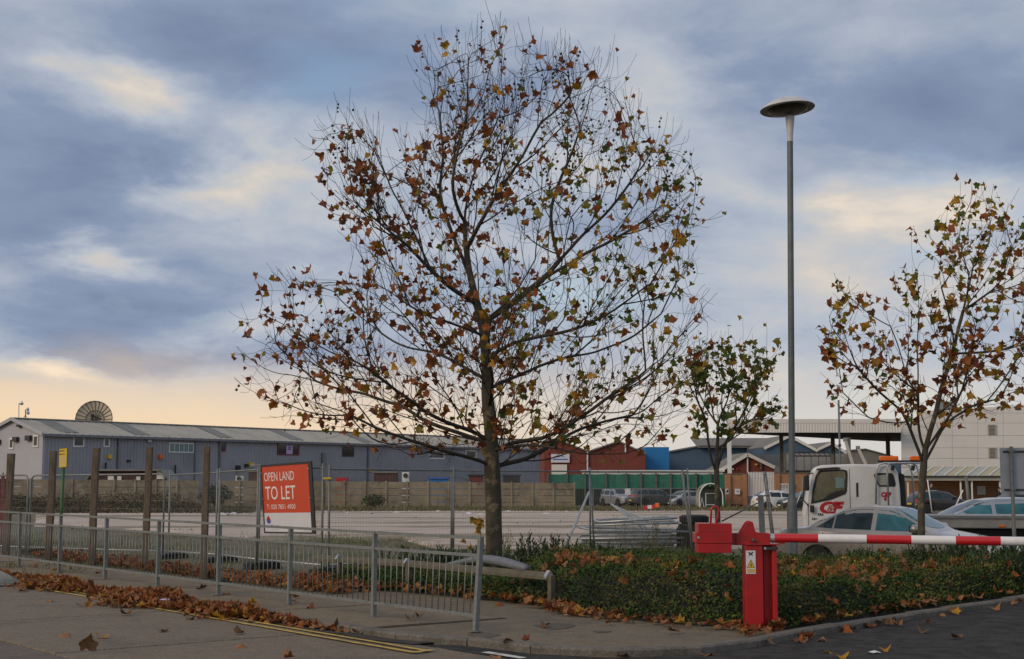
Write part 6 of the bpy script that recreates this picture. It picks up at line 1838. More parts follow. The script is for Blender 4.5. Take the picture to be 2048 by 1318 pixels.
# car standing behind the bed, nose to the left
EST = dict(HATCH); EST['L'] = 4.4
ec = Car(L=4.45, W=1.72, top=[(0, 0.58), (0.08, 0.70), (0.3, 0.77), (0.9, 0.90), (1.12, 0.955), (1.6, 1.22), (2.0, 1.385), (2.4, 1.435), (3.0, 1.45), (3.7, 1.42), (4.1, 1.32), (4.35, 1.0), (4.43, 0.8), (4.45, 0.66)], belt=[(0, 0.50), (0.3, 0.70), (1.0, 0.87), (2.2, 0.92), (3.6, 0.96), (4.45, 0.62)], wheels=(0.8, 3.45), wr=0.31, roof_w=0.68)
EW = [([(1.24, 0.93), (2.22, 0.94)], [(1.24, 0.95), (1.7, 1.18), (2.0, 1.30), (2.22, 1.345)], 'glass_teal_reflect'), ([(2.32, 0.94), (3.2, 0.965)], [(2.32, 1.355), (2.8, 1.37), (3.2, 1.365)], 'glass_teal_reflect'), ([(3.28, 0.97), (4.0, 1.0)], [(3.28, 1.36), (3.7, 1.33), (4.0, 1.24)], None)]
ey_ = 37.0
cx_ = at(1900, 1033, ey_ - 0.8).x + 1.10
make_car('parked_car', 'silver grey estate car standing behind the flat bed of the recovery truck', (cx_, ey_, at(1985, 994, ey_).z - 1.45), 0.0, ec, 'paint_silver_b', 'glass_car', EW, (1.16, 1.98, lambda f: 0.82 - 0.16 * f, 0.006, 8, 10, 0.1), (4.30, 3.98, lambda f: 0.76 - 0.1 * f, 0.006, 6, 10, -0.04), doors=[1.2, 2.27, 3.3], mirror=(1.45, 0.96), **{**HL, 'lamp_r': ([(4.2, 0.72), (4.42, 0.70)], [(4.2, 0.98), (4.42, 0.9)])})

# 3. cars far behind
def far_car(name, label, px, roof_py, y, rot, car, paint, wins, scr, rear, zoff=0.0, **kw):
    p = at(px, roof_py, y); h = max(v for _, v in car.top)
    return make_car(name, label, (p.x, y, max(p.z - h, gz(p.x, y) - 0.02)), R(rot), car, paint, 'glass_car', wins, scr, rear, detail=False, **kw)
hc_ = Car(**HATCH)
SUVT = dict(L=4.7, W=1.85, top=[(0, 0.72), (0.06, 0.88), (0.3, 0.98), (1.2, 1.07), (1.35, 1.11), (1.85, 1.52), (2.1, 1.62), (2.6, 1.66), (3.6, 1.65), (4.2, 1.60), (4.5, 1.20), (4.62, 1.08), (4.7, 0.8)], belt=[(0, 0.60), (0.3, 0.90), (1.2, 1.02), (2.4, 1.06), (3.8, 1.09), (4.7, 0.78)], wheels=(0.85, 3.75), wr=0.36, roof_w=0.74, sill=0.32)
SW = [([(1.5, 1.09), (2.35, 1.10)], [(1.5, 1.11), (1.9, 1.42), (2.35, 1.55)], None), ([(2.45, 1.10), (3.3, 1.12)], [(2.45, 1.555), (3.3, 1.555)], None), ([(3.4, 1.12), (4.3, 1.14)], [(3.4, 1.55), (4.1, 1.52), (4.3, 1.30)], None)]
sc_ = Car(**SUVT)
far_car('parked_car', 'dark grey estate off-roader with roof rails parked before the green screen', 1308, 983.5, 126.0, 180 + 22, sc_, 'paint_grey', SW, (1.40, 2.08, lambda f: 0.80 - 0.12 * f, 0.006, 8, 10, 0.08), (4.55, 4.22, lambda f: 0.78 - 0.06 * f, 0.006, 6, 10, -0.03), doors=[1.45, 2.4, 3.35], lamp_f=([(0.05, 0.72), (0.4, 0.78)], [(0.05, 0.86), (0.4, 0.95)]), lamp_r=([(4.45, 0.9), (4.66, 0.9)], [(4.45, 1.15), (4.66, 1.05)]), mirror=(1.65, 1.12), roofrails=(2.3, 4.1))
far_car('parked_car', 'small silver off-roader parked at the end of the green screen, tail towards us', 1236, 987.5, 128.0, 118, Car(L=4.1, W=1.75, **{k: v for k, v in dict(top=[(0, 0.72), (0.06, 0.86), (0.3, 0.95), (1.1, 1.04), (1.3, 1.10), (1.7, 1.5), (1.9, 1.6), (2.4, 1.64), (3.3, 1.62), (3.85, 1.56), (4.0, 1.1), (4.08, 0.98), (4.1, 0.75)], belt=[(0, 0.60), (0.3, 0.88), (1.2, 1.0), (2.4, 1.03), (3.4, 1.05), (4.1, 0.74)], wheels=(0.8, 3.3), wr=0.35, roof_w=0.76, sill=0.3).items()}), 'paint_silver_b', [([(1.45, 1.06), (2.2, 1.07)], [(1.45, 1.08), (1.75, 1.40), (2.2, 1.53)], None), ([(2.3, 1.07), (3.1, 1.09)], [(2.3, 1.535), (3.1, 1.53)], None), ([(3.2, 1.09), (3.75, 1.11)], [(3.2, 1.52), (3.75, 1.40)], None)], (1.35, 1.88, lambda f: 0.8 - 0.1 * f, 0.006, 6, 8, 0.06), (4.02, 3.86, lambda f: 0.8 - 0.05 * f, 0.008, 5, 8, -0.02), doors=[1.4, 2.25, 3.15], lamp_r=([(3.9, 0.8), (4.08, 0.8)], [(3.9, 1.05), (4.08, 1.0)]))
far_car('parked_car', 'small silver hatchback parked between the off-roader and the trolley shelter', 1366, 985.5, 127.0, 40, hc_, 'paint_silver_b', HW, HS, HR, doors=[1.15, 2.24, 3.15], mirror=(1.4, 0.98), **HL)
far_car('parked_car', 'white hatchback parked in front of the palisade gate', 1560, 984.5, 108.0, 180 + 8, hc_, 'paint_white', HW, HS, HR, doors=[1.15, 2.24, 3.15], mirror=(1.4, 0.98), **HL)
far_car('parked_car', 'black car parked behind the lamp column by the orange wall', 1612, 989, 106.0, 10, hc_, 'paint_black', HW, HS, HR, doors=[1.15, 2.24, 3.15], mirror=(1.4, 0.98), **HL)
far_car('parked_car', 'black hatchback parked by the brick walkway, nose to the right', 1876, 984, 92.0, 180 + 16, hc_, 'paint_black', HW, HS, HR, doors=[1.15, 2.24, 3.15], mirror=(1.4, 0.98), **HL)
far_car('parked_car', 'dark car half hidden behind the silver grey estate car and the road sign', 2030, 987, 96.0, 10, hc_, 'paint_black', HW, HS, HR, doors=[1.15, 2.24, 3.15], mirror=(1.4, 0.98), **HL)

# ================================================================== people by the walkway
def person(label, loc, rotz, coat, scale=1.0, arm=0.35):
    t = thing('person', label, 'person', loc, rotz, local=True)
    J = {'pel': (0, 0, 0.95), 'wai': (0, 0, 1.10), 'che': (0, 0.01, 1.30), 'nec': (0, 0.0, 1.48), 'nk2': (0, -0.01, 1.55), 'hd1': (0, -0.02, 1.63), 'hd2': (0, -0.01, 1.72)}
    R_ = {'pel': (0.15, 0.11), 'wai': (0.135, 0.10), 'che': (0.17, 0.115), 'nec': (0.065, 0.06), 'nk2': (0.055, 0.055), 'hd1': (0.075, 0.088), 'hd2': (0.07, 0.085)}
    E = [('pel', 'wai'), ('wai', 'che'), ('che', 'nec'), ('nec', 'nk2'), ('nk2', 'hd1'), ('hd1', 'hd2')]
    for s, n in ((-1, 'l'), (1, 'r')):
        J.update({'sh' + n: (s * 0.19, 0.01, 1.40), 'el' + n: (s * 0.26, 0.02, 1.12), 'wr' + n: (s * 0.22, -arm * 0.6, 0.95 + arm * 0.15), 'ha' + n: (s * 0.21, -arm * 0.75, 0.90 + arm * 0.15), 'hi' + n: (s * 0.10, 0, 0.90), 'kn' + n: (s * 0.11, -0.03, 0.50), 'an' + n: (s * 0.11, 0.02, 0.09), 'to' + n: (s * 0.12, -0.14, 0.04)})
        R_.update({'sh' + n: (0.065,) * 2, 'el' + n: (0.05,) * 2, 'wr' + n: (0.035,) * 2, 'ha' + n: (0.03, 0.045), 'hi' + n: (0.095,) * 2, 'kn' + n: (0.065,) * 2, 'an' + n: (0.05,) * 2, 'to' + n: (0.04,) * 2})
        E += [('che', 'sh' + n), ('sh' + n, 'el' + n), ('el' + n, 'wr' + n), ('wr' + n, 'ha' + n), ('pel', 'hi' + n), ('hi' + n, 'kn' + n), ('kn' + n, 'an' + n), ('an' + n, 'to' + n)]
    ks = list(J); me = bpy.data.meshes.new('body')
    me.from_pydata([Vector(J[k]) * scale for k in ks], [(ks.index(a), ks.index(b)) for a, b in E], [])
    o = bpy.data.objects.new('body', me); link(o, t)
    sk = o.modifiers.new('skin', 'SKIN')
    for i, k in enumerate(ks): me.skin_vertices[0].data[i].radius = [r * scale for r in R_[k]]
    me.skin_vertices[0].data[0].use_root = True
    sk.use_smooth_shade = True
    sb = o.modifiers.new('sub', 'SUBSURF'); sb.levels = 1; sb.render_levels = 2
    # clothing colour by height on the body: trousers, coat, skin
    mt = bpy.data.materials.new('figure'); mt.use_nodes = True; q = NG(mt.node_tree)
    sp = q.n('ShaderNodeSeparateXYZ'); q.link(q.n('ShaderNodeTexCoord').outputs['Object'], sp.inputs[0])
    c = q.mix(q.m('GREATER_THAN', sp.outputs[2], 0.92 * scale), (0.02, 0.02, 0.026), coat)
    c = q.mix(q.m('GREATER_THAN', sp.outputs[2], 1.51 * scale), c, (0.42, 0.26, 0.19))
    q.link(c, mt.node_tree.nodes['Principled BSDF'].inputs['Base Color']); mt.node_tree.nodes['Principled BSDF'].inputs['Roughness'].default_value = 0.85
    me.materials.append(mt)
    m = MB(); m.lathe([(0.0, 0.13), (0.06, 0.115), (0.088, 0.05), (0.092, -0.02), (0.075, -0.09), (0.03, -0.10)], Vector((0, 0.022, 1.70)) * scale, 12); m.build('hair', M['hair'], t, True)
    return t
p = at(1862, 964, 97.0)
person('person in dark clothes standing behind the black hatchback', (p.x, 97.0, gz(p.x, 97.0)), 0.3, (0.02, 0.02, 0.03), (p.z - gz(p.x, 97)) / 1.83, 0.3)
p = at(1998, 974, 99.0)
person('person in a black coat beside the dark car near the road sign', (p.x, 99.0, gz(p.x, 99.0)), -0.4, (0.012, 0.012, 0.014), (p.z - gz(p.x, 99)) / 1.83, 0.2)
# ================================================================== temporary mesh fencing round the site
def mesh_panel(label, p, q, zt_p, zt_q, round_top=False, lean=(0, 0), tube_r=0.021, wires=True, mid=False):
    """free-standing fence panel from foot p to foot q; tops at the given heights"""
    p, q = Vector(p), Vector(q)
    t = thing('mesh_fence_panel', label, 'fence panel', (p + q) / 2, group='temporary mesh fence panels round the site')
    d = (q - p).normalized()
    ln = Vector((lean[0], lean[1], 0))
    P1, Q1 = Vector((p.x, p.y, zt_p)) + ln, Vector((q.x, q.y, zt_q)) + ln
    zl = 0.16
    m = MB()
    if round_top:
        r = 0.14
        pts = [p + Vector((0, 0, -0.04)), P1 - Vector((0, 0, r))] + [P1 - Vector((0, 0, r)) + Vector((0, 0, r * math.sin(R(a)))) + d * r * (1 - math.cos(R(a))) for a in (30, 60, 90)]
        pts += [Q1 - Vector((0, 0, r)) + Vector((0, 0, r * math.sin(R(a)))) - d * r * (1 - math.cos(R(a))) for a in (90, 60, 30)] + [Q1 - Vector((0, 0, r)), q + Vector((0, 0, -0.04))]
        m.tube(pts, tube_r, 8)
    else:
        m.tube([p + Vector((0, 0, -0.04)), P1 + Vector((0, 0, 0.06))], tube_r, 8); m.tube([q + Vector((0, 0, -0.04)), Q1 + Vector((0, 0, 0.06))], tube_r, 8)
        m.tube([P1 - Vector((0, 0, 0.02)), Q1 - Vector((0, 0, 0.02))], tube_r * 0.75, 6)
    m.build('frame', M['galv_dull'], t, True)
    m = MB(); m.tube([p.lerp(P1, 0.08), q.lerp(Q1, 0.08)], tube_r * 0.75, 6); m.build('bottom_tube', M['galv_bright'], t, True)
    if mid:
        a, b = (p + q) / 2, (P1 + Q1) / 2; m = MB(); m.tube([a, b], tube_r * 0.7, 6); m.build('centre_tube', M['galv_dull'], t, True)
    if wires:
        m = MB(); L = (q - p).length; n = int(L / 0.042)
        for i in range(1, n):
            f = i / n; a = p.lerp(q, f); b = P1.lerp(Q1, f)
            m.tube([a.lerp(b, 0.08), a.lerp(b, 0.985)], 0.0016, 3, cap=False)
        for k in range(1, 9):
            f = 0.08 + 0.905 * k / 9; m.tube([p.lerp(P1, f), q.lerp(Q1, f)], 0.0018, 3, cap=False)
        tag(m.build('wire_mesh', M['galv_dull'], t), kind='stuff')
    for e in (p, q):
        m = MB(); m.prism([(-0.33, 0), (0.33, 0), (0.30, 0.10), (0.20, 0.13), (-0.20, 0.13), (-0.30, 0.10)], e + Vector((d.y * 0.0, 0, 0)) + d * 0.11 + Vector((0, 0, -0.02)), Vector((-d.y, d.x, 0)), (0, 0, 1), 0.22); m.build('rubber_foot', M['rubber'], t, fix=True)
    return t
def fp(px, y, dz=0.0):
    x = (px - 1024) / FPX * y
    return Vector((x, y, gz(x, y) + dz))
def zt(px, py, y): return at(px, py, y).z
mesh_panel('round cornered mesh fence panel at the left edge behind the red palings', fp(-150, 36.0), fp(62, 33.0), zt(-150, 953, 36), zt(62, 950, 33.0), True)
mesh_panel('round cornered mesh fence panel behind the yellow notice', fp(68, 32.9), fp(333, 30.8), zt(68, 951, 32.9), zt(333, 948, 30.8), True)
mesh_panel('narrow mesh fence panel behind the tallest wooden post', fp(344, 30.7), fp(438, 29.2), zt(344, 948, 30.7), zt(438, 943, 29.2))
mesh_panel('mesh fence panel between the tallest wooden post and the to let board', fp(443, 29.1), fp(519, 27.1), zt(443, 942, 29.1), zt(519, 937, 27.1))
mesh_panel('mesh fence panel that carries the to let board', fp(523, 27.0), fp(648, 25.0), zt(523, 937, 27.0), zt(648, 933, 25.0))
mesh_panel('mesh fence panel between the to let board and the plane tree', fp(661, 25.0), fp(904, 27.9), zt(661, 936, 25.0), zt(904, 939, 27.9))
mesh_panel('mesh fence panel behind the plane tree trunk', fp(908, 28.0), fp(1179, 30.3), zt(908, 939, 28.0), zt(1179, 941, 30.3))
mesh_panel('leaning mesh fence panel in front of the stacked tyres', fp(1188, 30.4), fp(1382, 31.0), zt(1188, 941, 30.4), zt(1365, 942, 31.0), lean=(-0.10, 0.0))
# coupler clips
for (px, y, py) in ((655, 24.98, 957),):
    c = at(px, py, y); m = MB(); m.bar(c - Vector((0.075, 0, 0)), c + Vector((0.075, 0, 0)), 0.06, 0.035); tag(m.build('fence_clip', M['sign_yellow'], None, bevel=0.008), 'yellow clip joining two mesh fence panels beside the to let board', 'clip')
# second leaning frame further right and loose posts
def prop(name, label, cat, pts, r, mt, n=8, box=None):
    m = MB()
    if box: m.bar(pts[0], pts[1], box[0], box[1], up=(0, 1, 0))
    else: m.tube(pts, r, n)
    return tag(m.build(name, M[mt], None, not box, bevel=0.0), label, cat)
a_ = fp(1383, 30.6); prop('fence_stake', 'leaning steel fence post beside the stacked tyres', 'post', [a_, at(1364, 940, 30.6)], 0.024, 'galv_dull')
lf = thing('leaning_frame', 'pair of leaning steel tubes standing behind the barrier pivot', 'fence frame', fp(1548, 31.0))
m = MB(); m.tube([fp(1548, 31.0), at(1531, 943, 31.0)], 0.022, 8); m.build('tube', M['galv_dull'], lf, True)
m = MB(); m.tube([fp(1544, 31.0), at(1527, 945, 31.0)], 0.018, 8); m.build('tube', M['galv_dull'], lf, True)
m = MB(); c = at(1537.5, 988, 30.97); m.box(c, (0.10, 0.05, 0.05)); m.build('clip', M['galv_bright'], lf)
prop('steel_stake', 'flat grey steel stake standing behind the barrier arm sleeve', 'post', [fp(1522, 26.0), at(1521, 990, 26.0)], 0, 'galvanised', box=(0.10, 0.05))
prop('brace_pole', 'bare steel brace pole leaning against the mesh fence right of the plane tree', 'pole', [fp(1118, 27.6) + Vector((0, 0, 0.1)), at(1178, 984, 30.2)], 0.024, 'galv_bright')
prop('steel_pole', 'dark thin pole leaning up from behind the red counterweight', 'pole', [at(1444, 1042, 26.0), at(1523, 1002, 28.0)], 0.014, 'steel_dark')
prop('fence_stake', 'thin pale stake leaning in front of the far orange wall, left of the truck', 'post', [at(1591, 1012, 100.0), at(1604, 981, 100.0)], 0.05, 'galv_bright', 6)
prop('fence_stake', 'grey fence post standing just left of the truck cab', 'post', [fp(1606, 44.0), at(1606, 955, 44.0)], 0.035, 'galv_dull')
prop('fence_stake', 'steel fence post in front of the brick walkway', 'post', [fp(1932, 80.0), at(1932, 953, 80.0)], 0.09, 'lamp_grey')
prop('fence_stake', 'white leaning stake in front of the black hatchback bonnet', 'post', [at(1908, 1019, 75.0), at(1926, 980, 75.0)], 0.035, 'frame_white', 6)
prop('fence_stake', 'thin pale stake leaning beside the young plane tree trunk', 'post', [at(1864, 1024, 70.0), at(1855, 960, 70.0)], 0.03, 'frame_white', 6)
# wooden posts along the pavement
names_ = ['first weathered wooden post at the left edge beside the red palings', 'weathered wooden post just left of the yellow notice', 'weathered wooden post between the yellow notice and the pane window', 'weathered wooden post under the five pane window of the shed', 'tallest weathered wooden post left of the to let board']
for (px, top_, y), lb in zip(((30, 907, 30.0), (114, 902, 28.5), (199, 896, 27.0), (304, 894, 25.6), (419, 893, 23.4)), names_):
    b = fp(px - (1024 - px) * 0.008, y); b.z = 0; a = at(px, top_, y); a.x = b.x + (a.x - b.x) * 0.4
    t = thing('wooden_post', lb, 'post', b, group='wooden posts along the pavement')
    w_ = 12.5 / FPX * y
    m = MB(); n = 5
    vs = []
    for k in range(n + 1):
        f = k / n; c = b.lerp(a, f) + Vector((random.uniform(-.006, .006), 0, 0)); ww = w_ / 2 * random.uniform(0.93, 1.04)
        vs += [(c.x - ww, c.y - ww, c.z - (0.1 if k == 0 else 0)), (c.x + ww, c.y - ww, c.z - (0.1 if k == 0 else 0)), (c.x + ww, c.y + ww, c.z), (c.x - ww, c.y + ww, c.z)]
    fs = [(k * 4 + j, k * 4 + (j + 1) % 4, (k + 1) * 4 + (j + 1) % 4, (k + 1) * 4 + j) for k in range(n) for j in range(4)] + [(3, 2, 1, 0), (n * 4, n * 4 + 1, n * 4 + 2, n * 4 + 3)]
    m.add(vs, fs); m.build('timber', M['old_wood'], t, bevel=0.008)
    m = MB(); c = b.lerp(a, 0.72); m.lathe([(0.012, 0), (0.010, 0.012)], (c.x + 0.01, c.y - w_ / 2 - 0.012, c.z), 6, Matrix.Rotation(R(-90), 3, 'X')); m.build('nail_head', M['steel_dark'], t)
# yellow notice on a green post
b = fp(128, 28.2); b.z = 0
yn_ = thing('notice_post', 'yellow notice on a green post between two wooden posts', 'notice', b)
m = MB(); m.tube([b + Vector((0, 0, -0.1)), at(129, 900, 28.2)], 0.033, 10); m.build('post', M['green_post'], yn_, True)
o_ = at(117.5, 936, 28.1); o_b = at(134.5, 934.5, 28.0); up_ = (at(118.5, 897, 28.1) - o_)
axn = (o_b - o_); 
m = MB(); m.prism([(0, 0), (1, 0), (1, 1), (0, 1)], o_, axn, up_, 0.006); bd = m.build('board', M['print_black'], yn_, fix=True)
m = MB(); m.prism([(0.05, 0.025), (0.95, 0.025), (0.95, 0.975), (0.05, 0.975)], o_ - Vector((0, 0.003, 0)), axn, up_, 0.006); m.build('face', M['sign_yellow'], bd, fix=True)
an, un = axn.normalized(), up_.normalized()
for i, (s_, dy) in enumerate((('NO PARKING IN', 0.84), ('YELLOW ZONE', 0.67))):
    me = text_mesh('lettering', s_, 0.030, M['print_black'], 0.72, 0.001, bold=0.0012); place_text(me, 'lettering', bd, o_ + axn * 0.06 + up_ * dy + Vector((0, -0.013, 0)), an, un)
for dy, wd in ((0.52, 0.7), (0.42, 0.8), (0.33, 0.66), (0.24, 0.5), (0.12, 0.55)):
    m = MB(); m.prism([(0.5 - wd / 2, dy), (0.5 + wd / 2, dy), (0.5 + wd / 2, dy + 0.03), (0.5 - wd / 2, dy + 0.03)], o_ + Vector((0, -0.011, 0)), axn, up_, 0.001); m.build('text_line', M['print_grey'], bd, fix=True)
# red palings at the left edge
rp2 = thing('palisade_fence', 'dark red palisade fence at the left edge behind the wooden post', 'fence', fp(5, 38.0))
for i, px in enumerate((-34, -20, -10, 1, 12)):
    y = 38.0; a, b = fp(px, y), at(px, 944 + (i % 2), y)
    m = MB(); m.prism([(-0.05, a.z), (0.05, a.z), (0.05, b.z - 0.12), (0, b.z), (-0.05, b.z - 0.12)], (a.x, y, 0), (1, 0, 0), (0, 0, 1), 0.02); m.build('pale', M['red_dark'], rp2)
m = MB()
for z in (0.35, 1.35): m.bar((fp(-50, 38).x, 38.04, z), (fp(20, 38).x, 38.04, z), 0.04, 0.06)
m.build('rail', M['red_dark'], rp2)
m = MB(); a, b = fp(-60, 38.4), fp(21, 38.4); m.box(((a.x + b.x) / 2, 38.5, 0.75), (b.x - a.x, 0.05, 1.7)); m.build('backing_sheet', M['fence_dark'], rp2)

# ================================================================== to let board
TL, TR_, BL = at(523, 930, 26.75), at(624.5, 922, 24.95), at(530.5, 1066, 26.75)
SX, SY = (TR_ - TL), (BL - TL)
sb = thing('letting_board', 'red and white open land to let board tied to the mesh fence', 'sign board', (TL + SX / 2 + SY))
nS = SX.cross(SY).normalized()
if nS.y > 0: nS = -nS
def S(u, v, d=0.0): return TL + SX * u + SY * v + nS * d
def spoly(poly, d0, d1, name, mt, par=sb):
    m = MB(); k = len(poly)
    m.add([S(u, v, d0) for u, v in poly] + [S(u, v, d1) for u, v in poly], [tuple(range(k)), tuple(range(2 * k - 1, k - 1, -1))] + [(i, k + i, k + (i + 1) % k, (i + 1) % k) for i in range(k)])
    return m.build(name, M[mt], par, fix=True)
spoly([(0, 0), (1, 0), (1, 1), (0, 1)], 0.0, 0.006, 'backing', 'print_black')
spoly([(0.012, 0.028), (0.935, 0.028), (0.935, 0.705), (0.012, 0.705)], 0.006, 0.0085, 'red_face', 'sign_red')
spoly([(0.012, 0.706), (0.935, 0.706), (0.935, 0.978), (0.012, 0.978)], 0.006, 0.0085, 'white_face', 'sign_white')
spoly([(0.0, 0.0), (0.012, 0), (0.012, 1), (0, 1)], 0.006, 0.022, 'frame', 'print_black'); spoly([(0.936, 0.0), (1.0, 0), (1.0, 1), (0.936, 1)], 0.006, 0.022, 'frame', 'print_black')
spoly([(0.012, 0), (0.936, 0), (0.936, 0.027), (0.012, 0.027)], 0.006, 0.022, 'frame', 'print_black'); spoly([(0.012, 0.979), (0.936, 0.979), (0.936, 1), (0.012, 1)], 0.006, 0.022, 'frame', 'print_black')
bx_, by_ = SX.normalized(), -(SY - SX.normalized() * SY.dot(SX.normalized())).normalized()
def sign_text(body, u, v, height, width_u, mt, bold=0.0):
    me = text_mesh('lettering', body, 1.0, M[mt], 1.0, 0.0, bold=bold)
    xs_ = [w.co.x for w in me.vertices]; ys_ = [w.co.y for w in me.vertices]
    sx = width_u * SX.length / (max(xs_) - min(xs_)); sy = height / (max(ys_) - min(ys_))
    x0, y0 = min(xs_), min(ys_)
    for w in me.vertices: w.co.x = (w.co.x - x0) * sx; w.co.y = (w.co.y - y0) * sy
    o = place_text(me, 'lettering', sb, S(u, v, 0.0105), bx_, by_)
    return o
Hs = SY.length
sign_text('OPEN LAND', 0.05, 0.245, 0.128 * Hs, 0.60, 'print_white', 0.0)
sign_text('TO LET', 0.06, 0.515, 0.195 * Hs, 0.60, 'print_white', 0.004)
sign_text('T: 020 7851 4900', 0.075, 0.652, 0.068 * Hs, 0.57, 'print_white', 0.0)
spoly([(0.095, 0.745), (0.135, 0.80), (0.14, 0.825), (0.055, 0.80), (0.06, 0.785)], 0.009, 0.0115, 'drop_top', 'logo_red')
spoly([(0.055, 0.801), (0.14, 0.826), (0.135, 0.848), (0.11, 0.862), (0.08, 0.858), (0.06, 0.835)], 0.009, 0.0115, 'drop_bottom', 'logo_blue')
sign_text('GL Hearn', 0.125, 0.925, 0.045 * Hs, 0.32, 'print_black')
spoly([(0.13, 0.945), (0.30, 0.945), (0.30, 0.953), (0.13, 0.953)], 0.009, 0.010, 'strap_line', 'print_grey')
spoly([(0.78, 0.958), (0.92, 0.958), (0.92, 0.964), (0.78, 0.964)], 0.009, 0.010, 'small_print', 'print_grey')
for u, v in ((0.02, 0.12), (0.945, 0.10), (0.02, 0.50), (0.945, 0.50)):
    m = MB(); c = S(u, v, 0.026); m.bar(c - bx_ * 0.03, c + bx_ * 0.03, 0.012, 0.012); m.build('cable_tie', M['galv_bright'], sb)
m = MB(); c0 = at(519, 934, 26.9)
for i in range(3): m.tube([c0 + Vector((-0.16 + 0.06 * i, -0.02, 0.0)), c0 + Vector((-0.10 + 0.05 * i, -0.03, 0.05)), c0 + Vector((-0.05 + 0.05 * i, -0.02, 0.02)), c0 + Vector((0.05, -0.02, 0.03))], 0.010, 5)
m.build('bound_wire', M['galv_bright'], sb)

# ================================================================== things on the site
# stack of dismantled fence panels
st_ = []
lab = ['lowest', 'second', 'third', 'fourth', 'fifth', 'sixth', 'seventh', 'eighth', 'topmost']
for i in range(9):
    y = 33.0 + random.uniform(-0.8, 0.8)
    z0 = gz(2.5, y) + 0.04 + i * 0.085
    px0, px1 = 1160 + random.uniform(-14, 22) + (i > 5) * 20, 1362 + random.uniform(-8, 12) - (i % 3) * 8
    a, b = at(px0, 1050, y), at(px1, 1050, y)
    t = thing('stacked_fence_panel', f'dismantled galvanised fence panel, {lab[i]} from the ground in the stack behind the weeds' if 0 < i < 8 else f'dismantled galvanised fence panel, {lab[i]} in the stack behind the weeds', 'fence panel', (a.x, y, z0), group='dismantled fence panels in the stack')
    m = MB()
    zz = [z0 + random.uniform(-0.02, 0.05), z0 + random.uniform(-0.02, 0.02) + (0.10 if i > 6 else 0)]
    dep = 1.7 + random.uniform(-0.2, 0.2); sk = random.uniform(-0.3, 0.3)
    c = [Vector((a.x, y - dep / 2, zz[0])), Vector((b.x, y - dep / 2, zz[1])), Vector((b.x + sk, y + dep / 2, zz[1])), Vector((a.x + sk, y + dep / 2, zz[0]))]
    m.tube(c + [c[0]], 0.026, 6); m.build('frame', M['galv_bright'], t, True)
    m = MB()
    for k in range(1, 40): f = k / 40; m.tube([c[0].lerp(c[1], f), c[3].lerp(c[2], f)], 0.003, 3, cap=False)
    for k in range(1, 6): f = k / 6; m.tube([c[0].lerp(c[3], f), c[1].lerp(c[2], f)], 0.004, 3, cap=False)
    tag(m.build('wire_mesh', M['galv_dull'], t), kind='stuff')
t = thing('stacked_fence_panel', 'bent fence panel with one end propped up out of the stack', 'fence panel', at(1230, 1040, 33.5))
c = [at(1222, 1008, 34.3), at(1290, 1040, 33.2), at(1290, 1060, 32.6), at(1236, 1018, 33.6)]
m = MB(); m.tube(c + [c[0]], 0.022, 6); m.build('frame', M['galv_bright'], t, True)
m = MB()
for k in range(1, 16): f = k / 16; m.tube([c[0].lerp(c[3], f), c[1].lerp(c[2], f)], 0.004, 3, cap=False)
for k in range(1, 10): f = k / 10; m.tube([c[0].lerp(c[1], f), c[3].lerp(c[2], f)], 0.004, 3, cap=False)
tag(m.build('wire_mesh', M['galv_bright'], t), kind='stuff')
# stacked tyres
for i, (px, py0, py1, lb) in enumerate(((1381, 1047, 1072, 'lower of two big black tyres stacked by the red counterweight'), (1387, 1030, 1047, 'upper of two big black tyres stacked by the red counterweight'))):
    y = 32.0; a, b = at(px - 27, py1, y), at(px + 29, py0, y); r_ = (b.x - a.x) / 2; h_ = b.z - a.z; c = Vector(((a.x + b.x) / 2, y, a.z if i else gz(4, y)))
    if i == 0: h_ = b.z - c.z
    t = thing('tyre', lb, 'tyre', c, group='stacked tyres')
    m = MB(); m.lathe([(r_ * 0.58, 0.02), (r_ * 0.85, 0.0), (r_ * 0.97, h_ * 0.12), (r_, h_ * 0.3), (r_, h_ * 0.7), (r_ * 0.97, h_ * 0.88), (r_ * 0.85, h_ * 0.995), (r_ * 0.58, h_ * 0.97), (r_ * 0.50, h_ * 0.8), (r_ * 0.50, h_ * 0.2)], c, 28); m.build('casing', M['rubber'], t, True, auto=50)
    m = MB()
    for k in range(28):
        an_ = 2 * math.pi * k / 28; e = Vector((math.cos(an_), math.sin(an_), 0)); m.bar(c + e * r_ * 1.0 + Vector((0, 0, h_ * 0.16)), c + e * r_ * 1.0 + Vector((0, 0, h_ * 0.84)), 0.05, 0.03, up=e)
    m.build('tread', M['rubber'], t)
# toppled red and white barrier board, far side
t = thing('traffic_board', 'toppled red and white traffic board lying at the far edge of the slab', 'traffic board', at(1302, 1016, 98.0))
a, b = at(1286, 1016, 98.0), at(1312, 1012, 98.0)
for i in range(3):
    m = MB(); m.bar(a.lerp(b, i / 3 + 0.005), a.lerp(b, (i + 1) / 3), 0.12, 0.24); m.build('stripe', M['arm_white' if i == 1 else 'arm_red'], t)
m = MB(); m.box(b + Vector((0.08, 0, 0.05)), (0.25, 0.4, 0.3)); m.build('foot', M['light_orange'], t, bevel=0.03)
